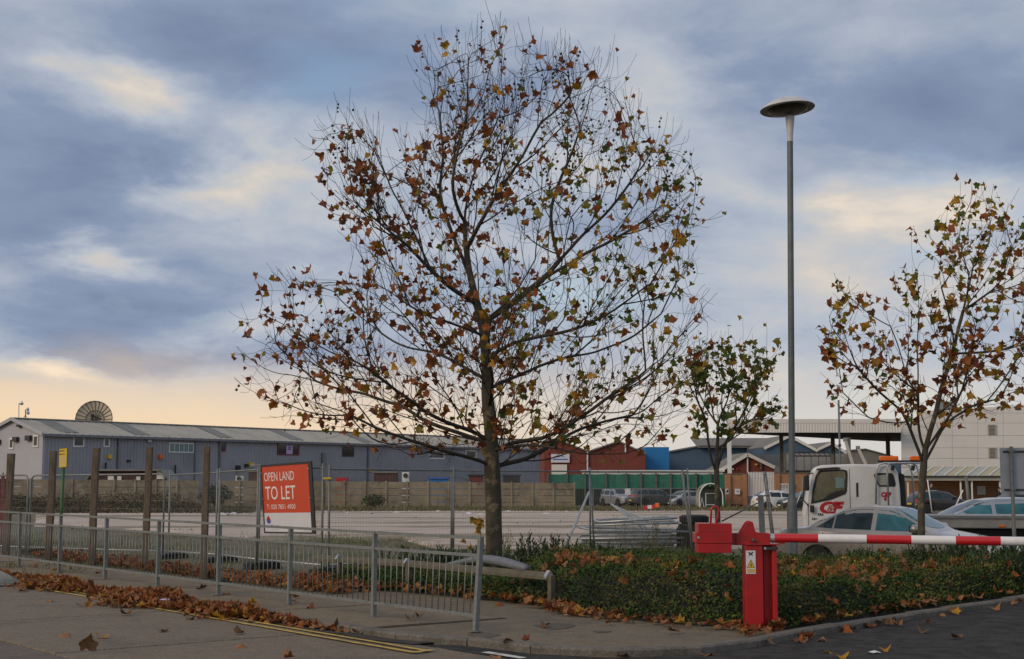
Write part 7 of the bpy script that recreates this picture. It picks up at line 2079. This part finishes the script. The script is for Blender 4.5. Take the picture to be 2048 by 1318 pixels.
# steel grate lying in the gutter at the left
G0 = ground(-40, 1176, RZ + 0.03); 
t = thing('steel_grate', 'ribbed steel plate lying flat in the road at the left edge', 'grate', ground(10, 1168, RZ))
c = [ground(-60, 1171, RZ + 0.03), ground(52, 1168.5, RZ + 0.03), ground(4, 1143, RZ + 0.16), ground(-60, 1140, RZ + 0.16)]
m = MB(); m.add([tuple(p - Vector((0, 0, 0.012))) for p in c] + [tuple(p) for p in c], [(3, 2, 1, 0), (4, 5, 6, 7), (0, 1, 5, 4), (1, 2, 6, 5), (2, 3, 7, 6), (3, 0, 4, 7)]); m.build('plate', M['galv_dull'], t)
for k in range(10):
    f = (k + 0.5) / 10; m = MB(); m.bar(c[0].lerp(c[3], f) + Vector((0, 0, 0.01)), c[1].lerp(c[2], f) + Vector((0, 0, 0.01)), 0.03, 0.02); m.build('rib', M['galvanised'], t)
# litter
def scrap(label, p, s, mt, name='litter_scrap'):
    m = MB(); n = 9; vs = [tuple(p + Vector((0, 0, s * 0.35)))]
    for k in range(n):
        a = 2 * math.pi * k / n; r = s * random.uniform(0.5, 1.1); vs.append(tuple(p + Vector((r * math.cos(a), r * math.sin(a) * 0.8, s * random.uniform(0.02, 0.3)))))
    m.add(vs, [(0, 1 + k, 1 + (k + 1) % n) for k in range(n)] + [tuple(range(n, 0, -1))])
    tag(m.build(name, M[mt]), label, 'litter')
scrap('crumpled white paper at the foot of the hedge beside the barrier', ground(1595, 1246), 0.075, 'litter_white')
scrap('flattened white wrapper on the dark tarmac', ground(1750, 1306, RZ), 0.07, 'litter_white')
scrap('small white scrap in the gutter among leaves by the right-hand kerb', ground(1739, 1253, RZ), 0.04, 'litter_white')
scrap('red and white wrapper lying against the barrier base', ground(1572, 1252), 0.06, 'logo_red')
scrap('white paper scrap among the leaves by the knee rail post', ground(1134, 1231), 0.05, 'litter_white')
scrap('purple wrapper among the leaves in the gutter', sn(5.6, 0.35, RZ + 0.10), 0.08, 'lilac_print')
scrap('pale paper scrap lying in the weeds behind the mesh fence', Vector((-5.6, 29.0, gz(0, 29))), 0.14, 'litter_white')
for k in range(26):
    px = random.uniform(430, 520) if k < 12 else random.uniform(560, 1160)
    y = random.uniform(80, 98); p = fp(px, y, 0.03)
    scrap('bit of white rubble along the far edge of the site slab', p, random.uniform(0.12, 0.30), 'litter_white', 'rubble_piece')
    o = COL.objects[-1]
    o['group'] = 'white rubble along the site slab'; o['category'] = 'rubble'
# ================================================================== shrubs, weeds, leaf litter
vr = np.random.default_rng(77)
def diamonds(P, Dn, Nn, L, W):
    """leaf-shaped quads: P roots, Dn directions, Nn normals, lengths and widths"""
    Dn = Dn / np.linalg.norm(Dn, axis=1, keepdims=True)
    S_ = np.cross(Dn, Nn); S_ /= np.linalg.norm(S_, axis=1, keepdims=True) + 1e-9
    up = np.cross(S_, Dn)
    n = len(P); V = np.empty((n, 4, 3))
    V[:, 0] = P
    V[:, 1] = P + Dn * (L * 0.5)[:, None] + S_ * (W * 0.5)[:, None] + up * (L * 0.08)[:, None]
    V[:, 2] = P + Dn * L[:, None]
    V[:, 3] = P + Dn * (L * 0.5)[:, None] - S_ * (W * 0.5)[:, None] + up * (L * 0.08)[:, None]
    return V.reshape(-1, 3), np.arange(n * 4).reshape(n, 4)
def stuff_obj(name, me, label, cat, parent=None):
    o = bpy.data.objects.new(name, me); link(o, parent)
    if parent is None: tag(o, label, cat, kind='stuff')
    return o
FRONT = [Vector((-2.8, 21.75, 0)), Vector((-1.5, 20.6, 0)), Vector((0.62, 18.25, 0)), ground(1150, 1222), ground(1250, 1236), ground(1340, 1246), ground(1420, 1251), ground(1476, 1251)]
FRONT2 = [p + left_of(KERB, i) * 0.17 for i, p in enumerate(KERB) if 16 <= i <= 21]
FRONT2 = [Vector((BX.x + 0.22, BX.y + 0.12, 0))] + FRONT2[1:] + [Vector((9.2, 22.6, 0)), Vector((12, 25.5, 0))]
EDGE = FRONT + [Vector((BX.x - 0.25, BX.y + 0.32, 0)), Vector((BX.x + 0.2, BX.y + 0.32, 0))] + FRONT2
EX = np.array([(p.x, p.y) for p in EDGE])
def edge_dist(xy):
    best = np.full(len(xy), 1e9)
    for a, b in zip(EX, EX[1:]):
        ab = b - a; t = np.clip(((xy - a) @ ab) / (ab @ ab), 0, 1)
        best = np.minimum(best, np.linalg.norm(xy - (a + t[:, None] * ab), axis=1))
    return best
def front_y(x): return np.interp(x, EX[:, 0], EX[:, 1])
def fbm(x, y, s, seed=0.0): return mnoise.fractal(Vector((x * s, y * s, seed)), 1.0, 2.0, 4)
def bed_h(x, y):
    """height of the clipped ground cover: steep at the front, hummocky on top"""
    d = max(0.0, y - float(front_y(x)))
    d *= 0.72
    top = 0.50 + 0.14 * fbm(x, y, 0.9, 2) + 0.11 * fbm(x, y, 2.4, 5)
    left = smooth(-0.2, 0.9, x) if x < 1 else 1.0
    top *= 0.35 + 0.65 * left
    top *= 1.0 - 0.22 * smooth(2.4, 3.4, x)
    back = smooth(26.0, 22.5, y)
    lobe = 0.55 + 0.45 * smooth(-0.45, 0.35, fbm(x, y, 0.55, 9))
    return top * smooth(-0.02, 0.45 / lobe, d) * (0.35 + 0.65 * back)
# core of the ground cover
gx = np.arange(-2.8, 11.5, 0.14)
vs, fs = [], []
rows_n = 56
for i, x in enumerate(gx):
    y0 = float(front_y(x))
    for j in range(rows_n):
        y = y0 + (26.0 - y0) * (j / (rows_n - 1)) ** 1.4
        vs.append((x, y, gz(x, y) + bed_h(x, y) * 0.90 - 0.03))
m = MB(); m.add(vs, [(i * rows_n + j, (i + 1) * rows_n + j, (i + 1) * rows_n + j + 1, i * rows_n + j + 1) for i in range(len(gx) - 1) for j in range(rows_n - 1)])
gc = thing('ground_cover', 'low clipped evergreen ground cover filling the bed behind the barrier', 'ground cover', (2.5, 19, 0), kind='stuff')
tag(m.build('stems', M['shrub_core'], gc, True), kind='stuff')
n = 120000
x = vr.uniform(-2.8, 11.4, n); y0 = front_y(x); y = y0 + (25.5 - y0) * vr.uniform(0, 1, n) ** 1.7
H = np.array([bed_h(a, b) for a, b in zip(x, y)])
keep = H > 0.03
x, y, H = x[keep], y[keep], H[keep]; n = len(x)
zg = np.array([gz(a, b) for a, b in zip(x, y)])
P = np.stack([x, y, zg + H * 0.90 - 0.03 + vr.uniform(-0.03, 0.06, n) + 0.035 * np.array([fbm(a, b, 7.0, 61) for a, b in zip(x, y)])], 1)
dfr = y - front_y(x)
D = vr.normal(0, 0.8, (n, 3)); D[:, 2] = np.abs(D[:, 2]) * 0.7 + 0.15; D[:, 1] -= 0.9 * np.exp(-dfr / 0.3)
Nn = vr.normal(0, 0.6, (n, 3)) + np.array([0, -0.3, 1.0])
V, F = diamonds(P, D, Nn, vr.uniform(0.030, 0.065, n), vr.uniform(0.018, 0.036, n))
cn = np.array([fbm(a, b, 1.3, 30) for a, b in zip(x, y)]) + vr.normal(0, 0.25, n)
mi = np.where(cn > 0.28, 2, np.where(cn > -0.05, 1, 0))
me = np_mesh('foliage', V - np.array([2.5, 19, 0]), F, [M['shrub_leaf'], M['shrub_leaf_b'], M['shrub_leaf_c']], mi)
o = bpy.data.objects.new('foliage', me); link(o, gc); o['kind'] = 'stuff'
# upright sprigs breaking the outline
n = 2600
x = vr.uniform(0.4, 10.5, n); y = front_y(x) + 0.15 + 5.0 * vr.uniform(0, 1, n) ** 1.3
pts = []
sm_ = []
for a, b in zip(x, y):
    z = gz(a, b) + bed_h(a, b) * 0.95
    dr_ = np.array([vr.normal(0, .45), vr.normal(-0.1, .45), 1.0]); dr_ /= np.linalg.norm(dr_)
    L = vr.uniform(0.06, 0.22)
    for k in range(7):
        f = (k + 1) / 7; pts.append((a + dr_[0] * L * f, b + dr_[1] * L * f, z + dr_[2] * L * f))
P = np.array(pts); n = len(P)
D = vr.normal(0, 1, (n, 3)); D[:, 2] = np.abs(D[:, 2]) * 0.6 + 0.2
V, F = diamonds(P, D, vr.normal(0, 1, (n, 3)) + np.array([0, 0, .6]), vr.uniform(0.018, 0.034, n), vr.uniform(0.011, 0.018, n))
me = np_mesh('sprigs', V - np.array([2.5, 19, 0]), F, [M['shrub_leaf'], M['shrub_leaf_b'], M['shrub_leaf_c']], vr.choice([0, 1, 1, 2], n))
o = bpy.data.objects.new('sprigs', me); link(o, gc); o['kind'] = 'stuff'

# laurel shrubs: upright, long glossy leaves
def laurel(label, c, r, h, nst, group, seed):
    q = np.random.default_rng(seed)
    t = thing('laurel_shrub', label, 'shrub', c, group=group)
    stems = MB(); P, D, Nn = [], [], []
    for s in range(nst):
        a = q.uniform(0, 6.28); rr = r * math.sqrt(q.uniform(0, 1)); b = Vector((c[0] + rr * math.cos(a), c[1] + rr * 0.8 * math.sin(a), c[2]))
        hh = h * q.uniform(0.55, 1.1); tip = b + Vector((q.normal(0, .12), q.normal(0, .12), hh))
        stems.tube([b, (b + tip) / 2 + Vector((q.normal(0, .03), q.normal(0, .03), 0)), tip], [0.006, 0.005, 0.003], 3, cap=False)
        nl = int(13 * hh / 0.4) + 5
        for k in range(nl):
            f = 0.2 + 0.8 * k / nl; p = b.lerp(tip, f); an_ = k * 2.4 + q.uniform(-.3, .3)
            P.append(tuple(p)); D.append((math.cos(an_) * (1.15 - 0.6 * f), math.sin(an_) * (1.15 - 0.6 * f), 0.30 + 0.9 * f)); Nn.append((q.normal(0, .3), q.normal(0, .3), 1))
    P, D, Nn = np.array(P), np.array(D), np.array(Nn); n = len(P)
    V, F = diamonds(P - np.array(c), D, Nn, q.uniform(0.06, 0.12, n), q.uniform(0.020, 0.034, n))
    o = bpy.data.objects.new('foliage', np_mesh('foliage', V, F, [M['laurel_leaf'], M['laurel_leaf_b']], q.choice([0, 0, 1], n))); link(o, t); o['kind'] = 'stuff'
    tag(stems.build('stems', M['twig'], t), kind='stuff')
k = 0
for px, y, h in ((805, 23.2, 0.50), (845, 22.6, 0.55), (880, 23.0, 0.45), (915, 22.6, 0.45), (950, 22.8, 0.46), (1035, 22.6, 0.50), (1065, 23.4, 0.62), (1100, 22.9, 0.66), (1140, 23.3, 0.60), (1175, 22.8, 0.58), (1215, 23.2, 0.50), (1255, 22.7, 0.48), (1300, 23.0, 0.45), (1350, 22.6, 0.45), (1400, 22.8, 0.42), (1470, 22.6, 0.42), (1530, 23.0, 0.40)):
    b = fp(px, y); laurel('dark green laurel shrub in the row behind the knee rail and plane tree', tuple(b), 0.40, h, 24, 'laurel shrubs along the back of the bed', 100 + k); k += 1
for px, y, h in ((1640, 22.6, 0.42), (1720, 22.9, 0.45), (1790, 22.4, 0.46), (1830, 22.2, 0.50), (1875, 22.0, 0.62), (1915, 21.8, 0.66), (1955, 22.2, 0.62), (1995, 21.7, 0.60), (2030, 22.3, 0.58), (2065, 21.9, 0.58), (1900, 20.9, 0.50), (1950, 20.8, 0.50), (2000, 21.0, 0.48), (2045, 21.1, 0.48)):
    b = fp(px, y); laurel('dark laurel shrub in the clump below the striped arm and road sign', tuple(b), 0.42, h, 26, 'laurel shrubs at the car park end', 200 + k); k += 1
# tall wispy weed in front of the stacked panels
wd = thing('tall_weed', 'tall bushy weed with thin stems in front of the stacked fence panels', 'weed', fp(1300, 25.5))
q = np.random.default_rng(9); stems = MB(); P, D = [], []
for s in range(46):
    b = fp(1300 + q.normal(0, 26), 25.5 + q.normal(0, 0.25)); hh = q.uniform(0.35, 1.0)
    tip = b + Vector((q.normal(0, .16), q.normal(0, .12), hh)); mid_ = (b + tip) / 2 + Vector((q.normal(0, .04), q.normal(0, .04), 0))
    stems.tube([b, mid_, tip], [0.005, 0.004, 0.002], 3, cap=False)
    for k2 in range(26):
        f = q.uniform(0.15, 1); p = b.lerp(tip, f) + Vector((q.normal(0, .03), q.normal(0, .03), 0)); P.append(tuple(p)); D.append((q.normal(0, 1), q.normal(0, 1), q.uniform(0, 1.2)))
P, D = np.array(P), np.array(D); n = len(P); bb = np.array(fp(1300, 25.5))
V, F = diamonds(P - bb, D, q.normal(0, 1, (n, 3)), q.uniform(0.03, 0.07, n), q.uniform(0.008, 0.016, n))
o = bpy.data.objects.new('foliage', np_mesh('foliage', V, F, [M['shrub_leaf_b'], M['grass']], q.choice([0, 1], n))); link(o, wd); o['kind'] = 'stuff'
tag(stems.build('stems', M['grass_dry'], wd), kind='stuff')
wd = thing('tall_weed', 'thin upright weed just right of the plane tree trunk', 'weed', fp(1018, 25.2))
q = np.random.default_rng(19); stems = MB(); P, D = [], []
for s in range(7):
    b = fp(1018 + q.normal(0, 5), 25.2); tip = b + Vector((q.normal(0, .06), 0, q.uniform(0.6, 0.95))); stems.tube([b, tip], [0.004, 0.002], 3, cap=False)
    for k2 in range(22): f = q.uniform(0.2, 1); P.append(tuple(b.lerp(tip, f))); D.append((q.normal(0, 1), q.normal(0, 1), q.uniform(-0.2, 0.8)))
P, D = np.array(P), np.array(D); n = len(P); bb = np.array(fp(1018, 25.2))
V, F = diamonds(P - bb, D, q.normal(0, 1, (n, 3)), q.uniform(0.03, 0.06, n), q.uniform(0.008, 0.014, n))
o = bpy.data.objects.new('foliage', np_mesh('foliage', V, F, [M['shrub_leaf_b'], M['grass_dry']], q.choice([0, 1], n))); link(o, wd); o['kind'] = 'stuff'
tag(stems.build('stems', M['grass_dry'], wd), kind='stuff')
# yellowing sucker leaves at the foot of the plane tree
sk = thing('sapling', 'yellow leaved sucker shoot at the foot of the plane tree', 'shoot', fp(957, 23.7))
m = MB(); b0 = fp(957, 23.7); m.tube([b0, at(962, 1075, 23.7), at(958, 1030, 23.7)], [0.008, 0.006, 0.003], 4); m.build('stem', M['twig'], sk)
for i in range(13):
    px, py = (random.gauss(957, 9), random.uniform(1033, 1062)) if i < 9 else (random.gauss(957, 14), random.uniform(1075, 1098))
    o = bpy.data.objects.new('leaf', leaf_mesh(i % 10, 'amber' if i % 3 else 'olive')); mm = rot_from((random.gauss(0, .6), random.gauss(0, .6), -0.6), (random.gauss(0, 1), -1, random.gauss(0, 1)))
    o.matrix_local = Matrix.Translation(at(px, py, 23.7) - b0) @ (mm * random.uniform(0.09, 0.14)).to_4x4(); link(o, sk)
# yellow shrub shoots in the ground cover
for i, (px, y) in enumerate(((1310, 19.5), (1700, 20.2), (1683, 20.5), (1560, 21.4))):
    b = fp(px, y); b.z += 0.30
    P = np.array([(b.x + vr.normal(0, .09), b.y + vr.normal(0, .07), b.z + abs(vr.normal(0.10, .05))) for _ in range(60)]); n = len(P)
    V, F = diamonds(P, vr.normal(0, 1, (n, 3)), vr.normal(0, 1, (n, 3)), vr.uniform(0.03, 0.05, n), vr.uniform(0.02, 0.03, n))
    t = thing('yellow_sprig', ['yellow autumn sprig in the ground cover left of the barrier', 'large yellow autumn sprig right of the barrier pillar', 'small yellow sprig beside the larger one right of the barrier', 'faint yellow sprig beside the lamp column base'][i], 'sprig', b)
    o = bpy.data.objects.new('foliage', np_mesh('foliage', V - np.array(b), F, M['yellow_leaf'])); link(o, t); o['kind'] = 'stuff'
    m = MB(); m.tube([b - Vector((0, 0, 0.25)), b + Vector((0, 0, 0.12))], 0.004, 4); m.build('stem', M['twig'], t)

# grass and weeds along the fence and over the rough land
def blades(name, label, px_rng, y_rng, n, h, mats, wts, dens=None, w=0.010):
    x_, y_ = [], []
    px = vr.uniform(*px_rng, n); y = y_rng[0] + (y_rng[1] - y_rng[0]) * vr.uniform(0, 1, n) ** 1.2
    x = (px - 1024) / FPX * y
    if dens is not None:
        k = np.array([dens(a, b) for a, b in zip(x, y)]) > vr.uniform(0, 1, n); x, y = x[k], y[k]
    n = len(x); z = np.array([gz(a, b) for a, b in zip(x, y)]) - 0.02
    tall = np.array([0.6 + 0.8 * max(0, fbm(a, b, 0.8, 44)) for a, b in zip(x, y)])
    H = vr.uniform(0.5, 1.2, n) * h * tall
    D = vr.normal(0, 0.35, (n, 3)); D[:, 2] = 1
    V, F = diamonds(np.stack([x, y, z], 1), D, vr.normal(0, 1, (n, 3)), H, np.full(n, w) * vr.uniform(0.6, 1.4, n))
    me = np_mesh(name, V, F, [M[k] for k in mats], vr.choice(len(mats), n, p=wts))
    return stuff_obj(name, me, label, 'grass')
clump = lambda x, y: smooth(-0.25, 0.35, fbm(x, y, 0.35, 12))
blades('grass', 'rough grass and weeds growing along the mesh fence', (-60, 1020), (24.2, 46.0), 42000, 0.20, ['grass', 'grass_dry', 'shrub_leaf_b'], [0.5, 0.3, 0.2], clump)
blades('grass', 'weeds growing behind the bed near the lamp column', (1000, 1640), (24.5, 40.0), 12000, 0.20, ['grass', 'grass_dry', 'shrub_leaf'], [0.4, 0.3, 0.3], clump)
blades('grass', 'dry grass bank along the far side of the site slab', (20, 1660), (96.0, 118.0), 26000, 0.42, ['grass', 'grass_dry', 'bramble'], [0.35, 0.3, 0.35], lambda x, y: 0.4 + 0.6 * smooth(-0.3, 0.3, fbm(x, y, 0.12, 3)), 0.05)
blades('grass', 'thin lines of weeds in the joints of the site slab', (150, 1640), (44.0, 94.0), 15000, 0.16, ['grass', 'grass_dry'], [0.5, 0.5], lambda x, y: smooth(-0.1, 0.3, fbm(x, y, 0.22, 55)) if (abs((y * 0.13 + 0.12 * fbm(x, y, 0.1, 1)) % 1.0 - 0.5) < 0.035 or fbm(x * 0.3, y, 0.16, 8) > 0.36) else 0.0, 0.05)
# brambles against the left of the panel wall
n = 26000
px = 30 + 480 * vr.uniform(0, 1, n) ** 1.5; y = vr.uniform(88, 111, n); x = (px - 1024) / FPX * y
hh = np.array([max(0.1, 1.5 * smooth(88, 108, b) * (0.7 + 0.8 * fbm(a, b, 0.16, 20)) * smooth(460, 330, p_)) for a, b, p_ in zip(x, y, px)])
P = np.stack([x, y, np.array([gz(a, b) for a, b in zip(x, y)]) + hh * vr.uniform(0, 1, n)], 1)
V, F = diamonds(P, vr.normal(0, 1, (n, 3)) + np.array([0, 0, .4]), vr.normal(0, 1, (n, 3)), vr.uniform(0.14, 0.34, n), vr.uniform(0.04, 0.10, n))
stuff_obj('undergrowth', np_mesh('undergrowth', V, F, [M['bramble'], M['shrub_core'], M['grass'], M['leaf_brown']], vr.choice(4, n, p=[0.5, 0.3, 0.12, 0.08])), 'brown brambles and undergrowth against the panel wall on the left', 'undergrowth')
def bush(label, px, y, w, h, n, mats, seed):
    q = np.random.default_rng(seed); b = fp(px, y); t = thing('bush', label, 'bush', b)
    u = q.normal(0, 1, (n, 3)); u /= np.linalg.norm(u, axis=1, keepdims=True); rr = q.uniform(0.3, 1, n) ** 0.5 * (0.75 + 0.35 * np.array([mnoise.noise(Vector(v) * 2.2) for v in u]))
    P = u * rr[:, None] * np.array([w, w * 0.7, h / 2]) + np.array([0, 0, h / 2])
    V, F = diamonds(P, q.normal(0, 1, (n, 3)), q.normal(0, 1, (n, 3)), q.uniform(0.12, 0.26, n), q.uniform(0.05, 0.11, n))
    o = bpy.data.objects.new('foliage', np_mesh('foliage', V, F, [M[k] for k in mats], q.integers(0, len(mats), n))); link(o, t); o['kind'] = 'stuff'
    m = MB()
    for k in range(6): m.tube([b, b + Vector((q.normal(0, w * .3), q.normal(0, .2), h * 0.75))], [0.05, 0.02], 4)
    m.build('stems', M['twig'], t)
bush('dark ivy bush growing over a gap in the panel wall', 435, 112.0, 1.7, 2.15, 1500, ['shrub_leaf', 'shrub_core', 'laurel_leaf'], 1)
bush('yellow green buddleia at the gable corner of the grey shed', 62, 118.0, 1.1, 2.3, 700, ['grass', 'leaf_olive', 'bramble'], 2)
bush('dark green bush in front of the panel wall left of the plane tree', 750, 110.0, 1.2, 1.3, 700, ['shrub_leaf', 'shrub_leaf_b', 'bramble'], 3)
bush('dark climber at the end of the green screen fence', 1106, 133.0, 1.2, 2.6, 700, ['shrub_leaf', 'shrub_core', 'laurel_leaf'], 4)

# ------------------------------------------------------------------ fallen leaves
FN = ['tan', 'rust', 'brown', 'red_brown', 'amber']
FW = [0.34, 0.30, 0.20, 0.10, 0.06]
def drift(name, label, pts, size=(0.09, 0.16), flat_=0.5):
    items = []
    for p in pts:
        nrm = Vector((vr.normal(0, flat_), vr.normal(0, flat_), 1)); a = vr.uniform(0, 6.28)
        items.append((int(vr.integers(10)), rot_from((math.cos(a), math.sin(a), vr.normal(0, flat_ * 0.6)), nrm), p, vr.uniform(*size), int(vr.choice(5, p=FW))))
    V, F, MI = leaf_soup(items, FN, FALL_V)
    return stuff_obj(name, np_mesh(name, V, F, [M['leaf_' + k] for k in FN], MI), label, 'leaf litter')
pts = []
while len(pts) < 3600:                          # drift in the gutter
    s_ = vr.uniform(0.6, 16); 
    dn_ = smooth(1.2, 4.5, s_) * (1 - 0.35 * smooth(10, 15, s_))
    dn_ *= 0.35 + 0.65 * smooth(-0.3, 0.4, mnoise.noise(Vector((s_ * 0.55, 0, 0))))
    if vr.random() > dn_: continue
    w = 0.62 * dn_ + 0.15
    n_ = abs(vr.normal(0, 0.45)) * w
    hz_ = 0.16 * dn_ * max(0, 1 - n_ / (w + 0.1))
    pts.append(sn(s_, n_ - 0.02, RZ + 0.02 + vr.uniform(0.1, 1) * hz_))
drift('leaf_litter', 'thick drift of fallen plane leaves in the gutter along the kerb', pts, (0.065, 0.115), 0.40)
pts = []
while len(pts) < 1500:                          # along the fence feet and wooden posts
    s_ = vr.uniform(0.5, 18); n_ = -2.15 - abs(vr.normal(0, 0.45)); p = sn(s_, n_)
    if p.y < 21.6 + max(0, -p.x - 2.7) * 0.2 and s_ < 5.5: continue
    pts.append(p + Vector((0, 0, 0.02 + vr.uniform(0, 0.07))))
drift('leaf_litter', 'fallen leaves heaped along the feet of the mesh fence', pts, (0.065, 0.115), 0.40)
pts = []
kd = [kps[2] + Vector((-0.9, 0.9, 0)), kps[2], kps[1], kps[0], ground(1150, 1228), ground(1250, 1241), ground(1400, 1255), ground(1480, 1258)]
dens_ = [1.0, 1.0, 1.0, 0.6, 0.3, 0.10, 0.06, 0.05]
while len(pts) < 950:                          # under the knee rail and the bed edge
    i = int(vr.integers(len(kd) - 1)); t_ = vr.uniform()
    if vr.random() > dens_[i] * (1 - t_) + dens_[i + 1] * t_: continue
    a, b = kd[i], kd[i + 1]; d = (b - a).normalized(); sd_ = Vector((-d.y, d.x, 0))
    off = abs(vr.normal(0, 0.32)) if i < 3 else abs(vr.normal(0, 0.14)); sgn = 1 if vr.random() < (0.72 if i < 3 else 0.45) else -0.7
    pts.append(a.lerp(b, t_) + sd_ * off * sgn + Vector((0, 0, 0.02 + vr.uniform(0, 0.06 if i < 3 else 0.03))))
drift('leaf_litter', 'fallen leaves drifted under the low timber rail and the bed edge', pts, (0.065, 0.12), 0.5)
pts = []
cl = [(1150, 19.6, 1.0), (1200, 19.0, 1.0), (1240, 19.2, 1.0), (1060, 19.3, 0.5), (1270, 19.8, 0.6), (1640, 18.9, 0.8), (1740, 19.5, 0.7), (1830, 19.8, 0.5), (1600, 18.5, 0.5), (1700, 18.3, 0.5), (1900, 20.3, 0.4), (1580, 19.8, 0.5)]
while len(pts) < 480:                           # caught on the ground cover
    if vr.random() < 0.62:
        px, yy, dd = cl[int(vr.integers(len(cl)))]
        if vr.random() > dd: continue
        px += vr.normal(0, 30); yy += vr.normal(0, 0.28)
        xx = (px - 1024) / FPX * yy
    else:
        xx = vr.uniform(0.6, 8.5); yy = float(front_y(xx)) + vr.uniform(0.15, 4.6)
    if xx < 2.2 and yy < float(front_y(xx)) + 0.5: continue
    pts.append(Vector((xx, yy, gz(xx, yy) + bed_h(xx, yy) * 0.90 + vr.uniform(0.02, 0.07))))
drift('leaf_litter', 'brown fallen leaves caught on top of the evergreen ground cover', pts, (0.07, 0.135), 0.75)
pts = []
for i in range(130):                            # along the right kerb
    t_ = vr.uniform(); j = int(t_ * (len(KERB[16:22]) - 1)); f = t_ * (len(KERB[16:22]) - 1) - j; a, b = KERB[16 + j], KERB[17 + j]
    d = (b - a).normalized(); sd_ = Vector((-d.y, d.x, 0)); q_ = a.lerp(b, f)
    if i % 5 == 0: pts.append(q_ - sd_ * abs(vr.normal(0, 0.12)) + Vector((0, 0, RZ + 0.02)))
    else: pts.append(q_ + sd_ * (0.2 + abs(vr.normal(0, 0.10))) + Vector((0, 0, 0.03 + vr.uniform(0, 0.05))))
drift('leaf_litter', 'fallen leaves caught along the kerb of the shrub bed', pts, (0.07, 0.12), 0.55)
# single leaves that lie apart on the road and pavement
def lone(label, p, s, colour, tiltv=0.25, group='single fallen leaves'):
    o = bpy.data.objects.new('fallen_leaf', leaf_mesh(int(vr.integers(10)), colour, True)); a = vr.uniform(0, 6.28)
    mm = rot_from((math.cos(a), math.sin(a), vr.normal(0, 0.1)), (vr.normal(0, tiltv), vr.normal(0, tiltv), 1))
    o.matrix_local = Matrix.Translation(p) @ (mm * s).to_4x4(); link(o); tag(o, label, 'leaf', group); return o
for px, py, c in ((95, 1202, 'tan'), (124, 1271, 'tan'), (202, 1275, 'amber'), (472, 1266, 'brown'), (481, 1292, 'tan'), (570, 1316, 'tan'), (42, 1182, 'brown'), (250, 1228, 'brown'), (330, 1262, 'tan')):
    lone('single brown plane leaf lying on the concrete road', ground(px, py, RZ + 0.015), random.uniform(0.10, 0.14), c, group='single leaves on the concrete road')
for px, py, c in ((1000, 1312, 'tan'), (1645, 1280, 'tan'), (1655, 1303, 'amber'), (1683, 1312, 'amber'), (1735, 1251, 'tan'), (1795, 1249, 'tan'), (1772, 1298, 'amber'), (1990, 1218, 'tan'), (1240, 1311, 'brown'), (1600, 1284, 'brown'), (1420, 1308, 'brown'), (1905, 1275, 'brown'), (1845, 1262, 'brown')):
    lone('single yellow brown leaf lying on the dark tarmac', ground(px, py, RZ + 0.012), random.uniform(0.09, 0.13), c, group='single leaves on the tarmac')
for px, py, c in ((618, 1215, 'red_brown'), (1058, 1281, 'red_brown'), (1007, 1282, 'brown'), (457, 1187, 'rust'), (590, 1195, 'tan'), (590, 1203, 'tan'), (500, 1207, 'amber'), (840, 1232, 'brown'), (820, 1238, 'brown'), (1095, 1250, 'brown'), (25, 1128, 'amber'), (75, 1133, 'tan'), (112, 1139, 'amber'), (195, 1145, 'brown'), (400, 1176, 'brown'), (670, 1183, 'brown'), (1210, 1247, 'tan'), (1345, 1262, 'brown')):
    lone('single fallen leaf lying on the pavement', ground(px, py, 0.015), random.uniform(0.09, 0.13), c, 0.5, group='single leaves on the pavement')
o = lone('brown leaf caught falling upright in mid air at the lower left', at(172, 1292, 12.6), 0.17, 'brown', group=None)
o.matrix_local = Matrix.Translation(at(172, 1297, 12.6)) @ (rot_from((0.08, 0.1, 1), (0.85, -0.55, 0.1)) * 0.15).to_4x4()
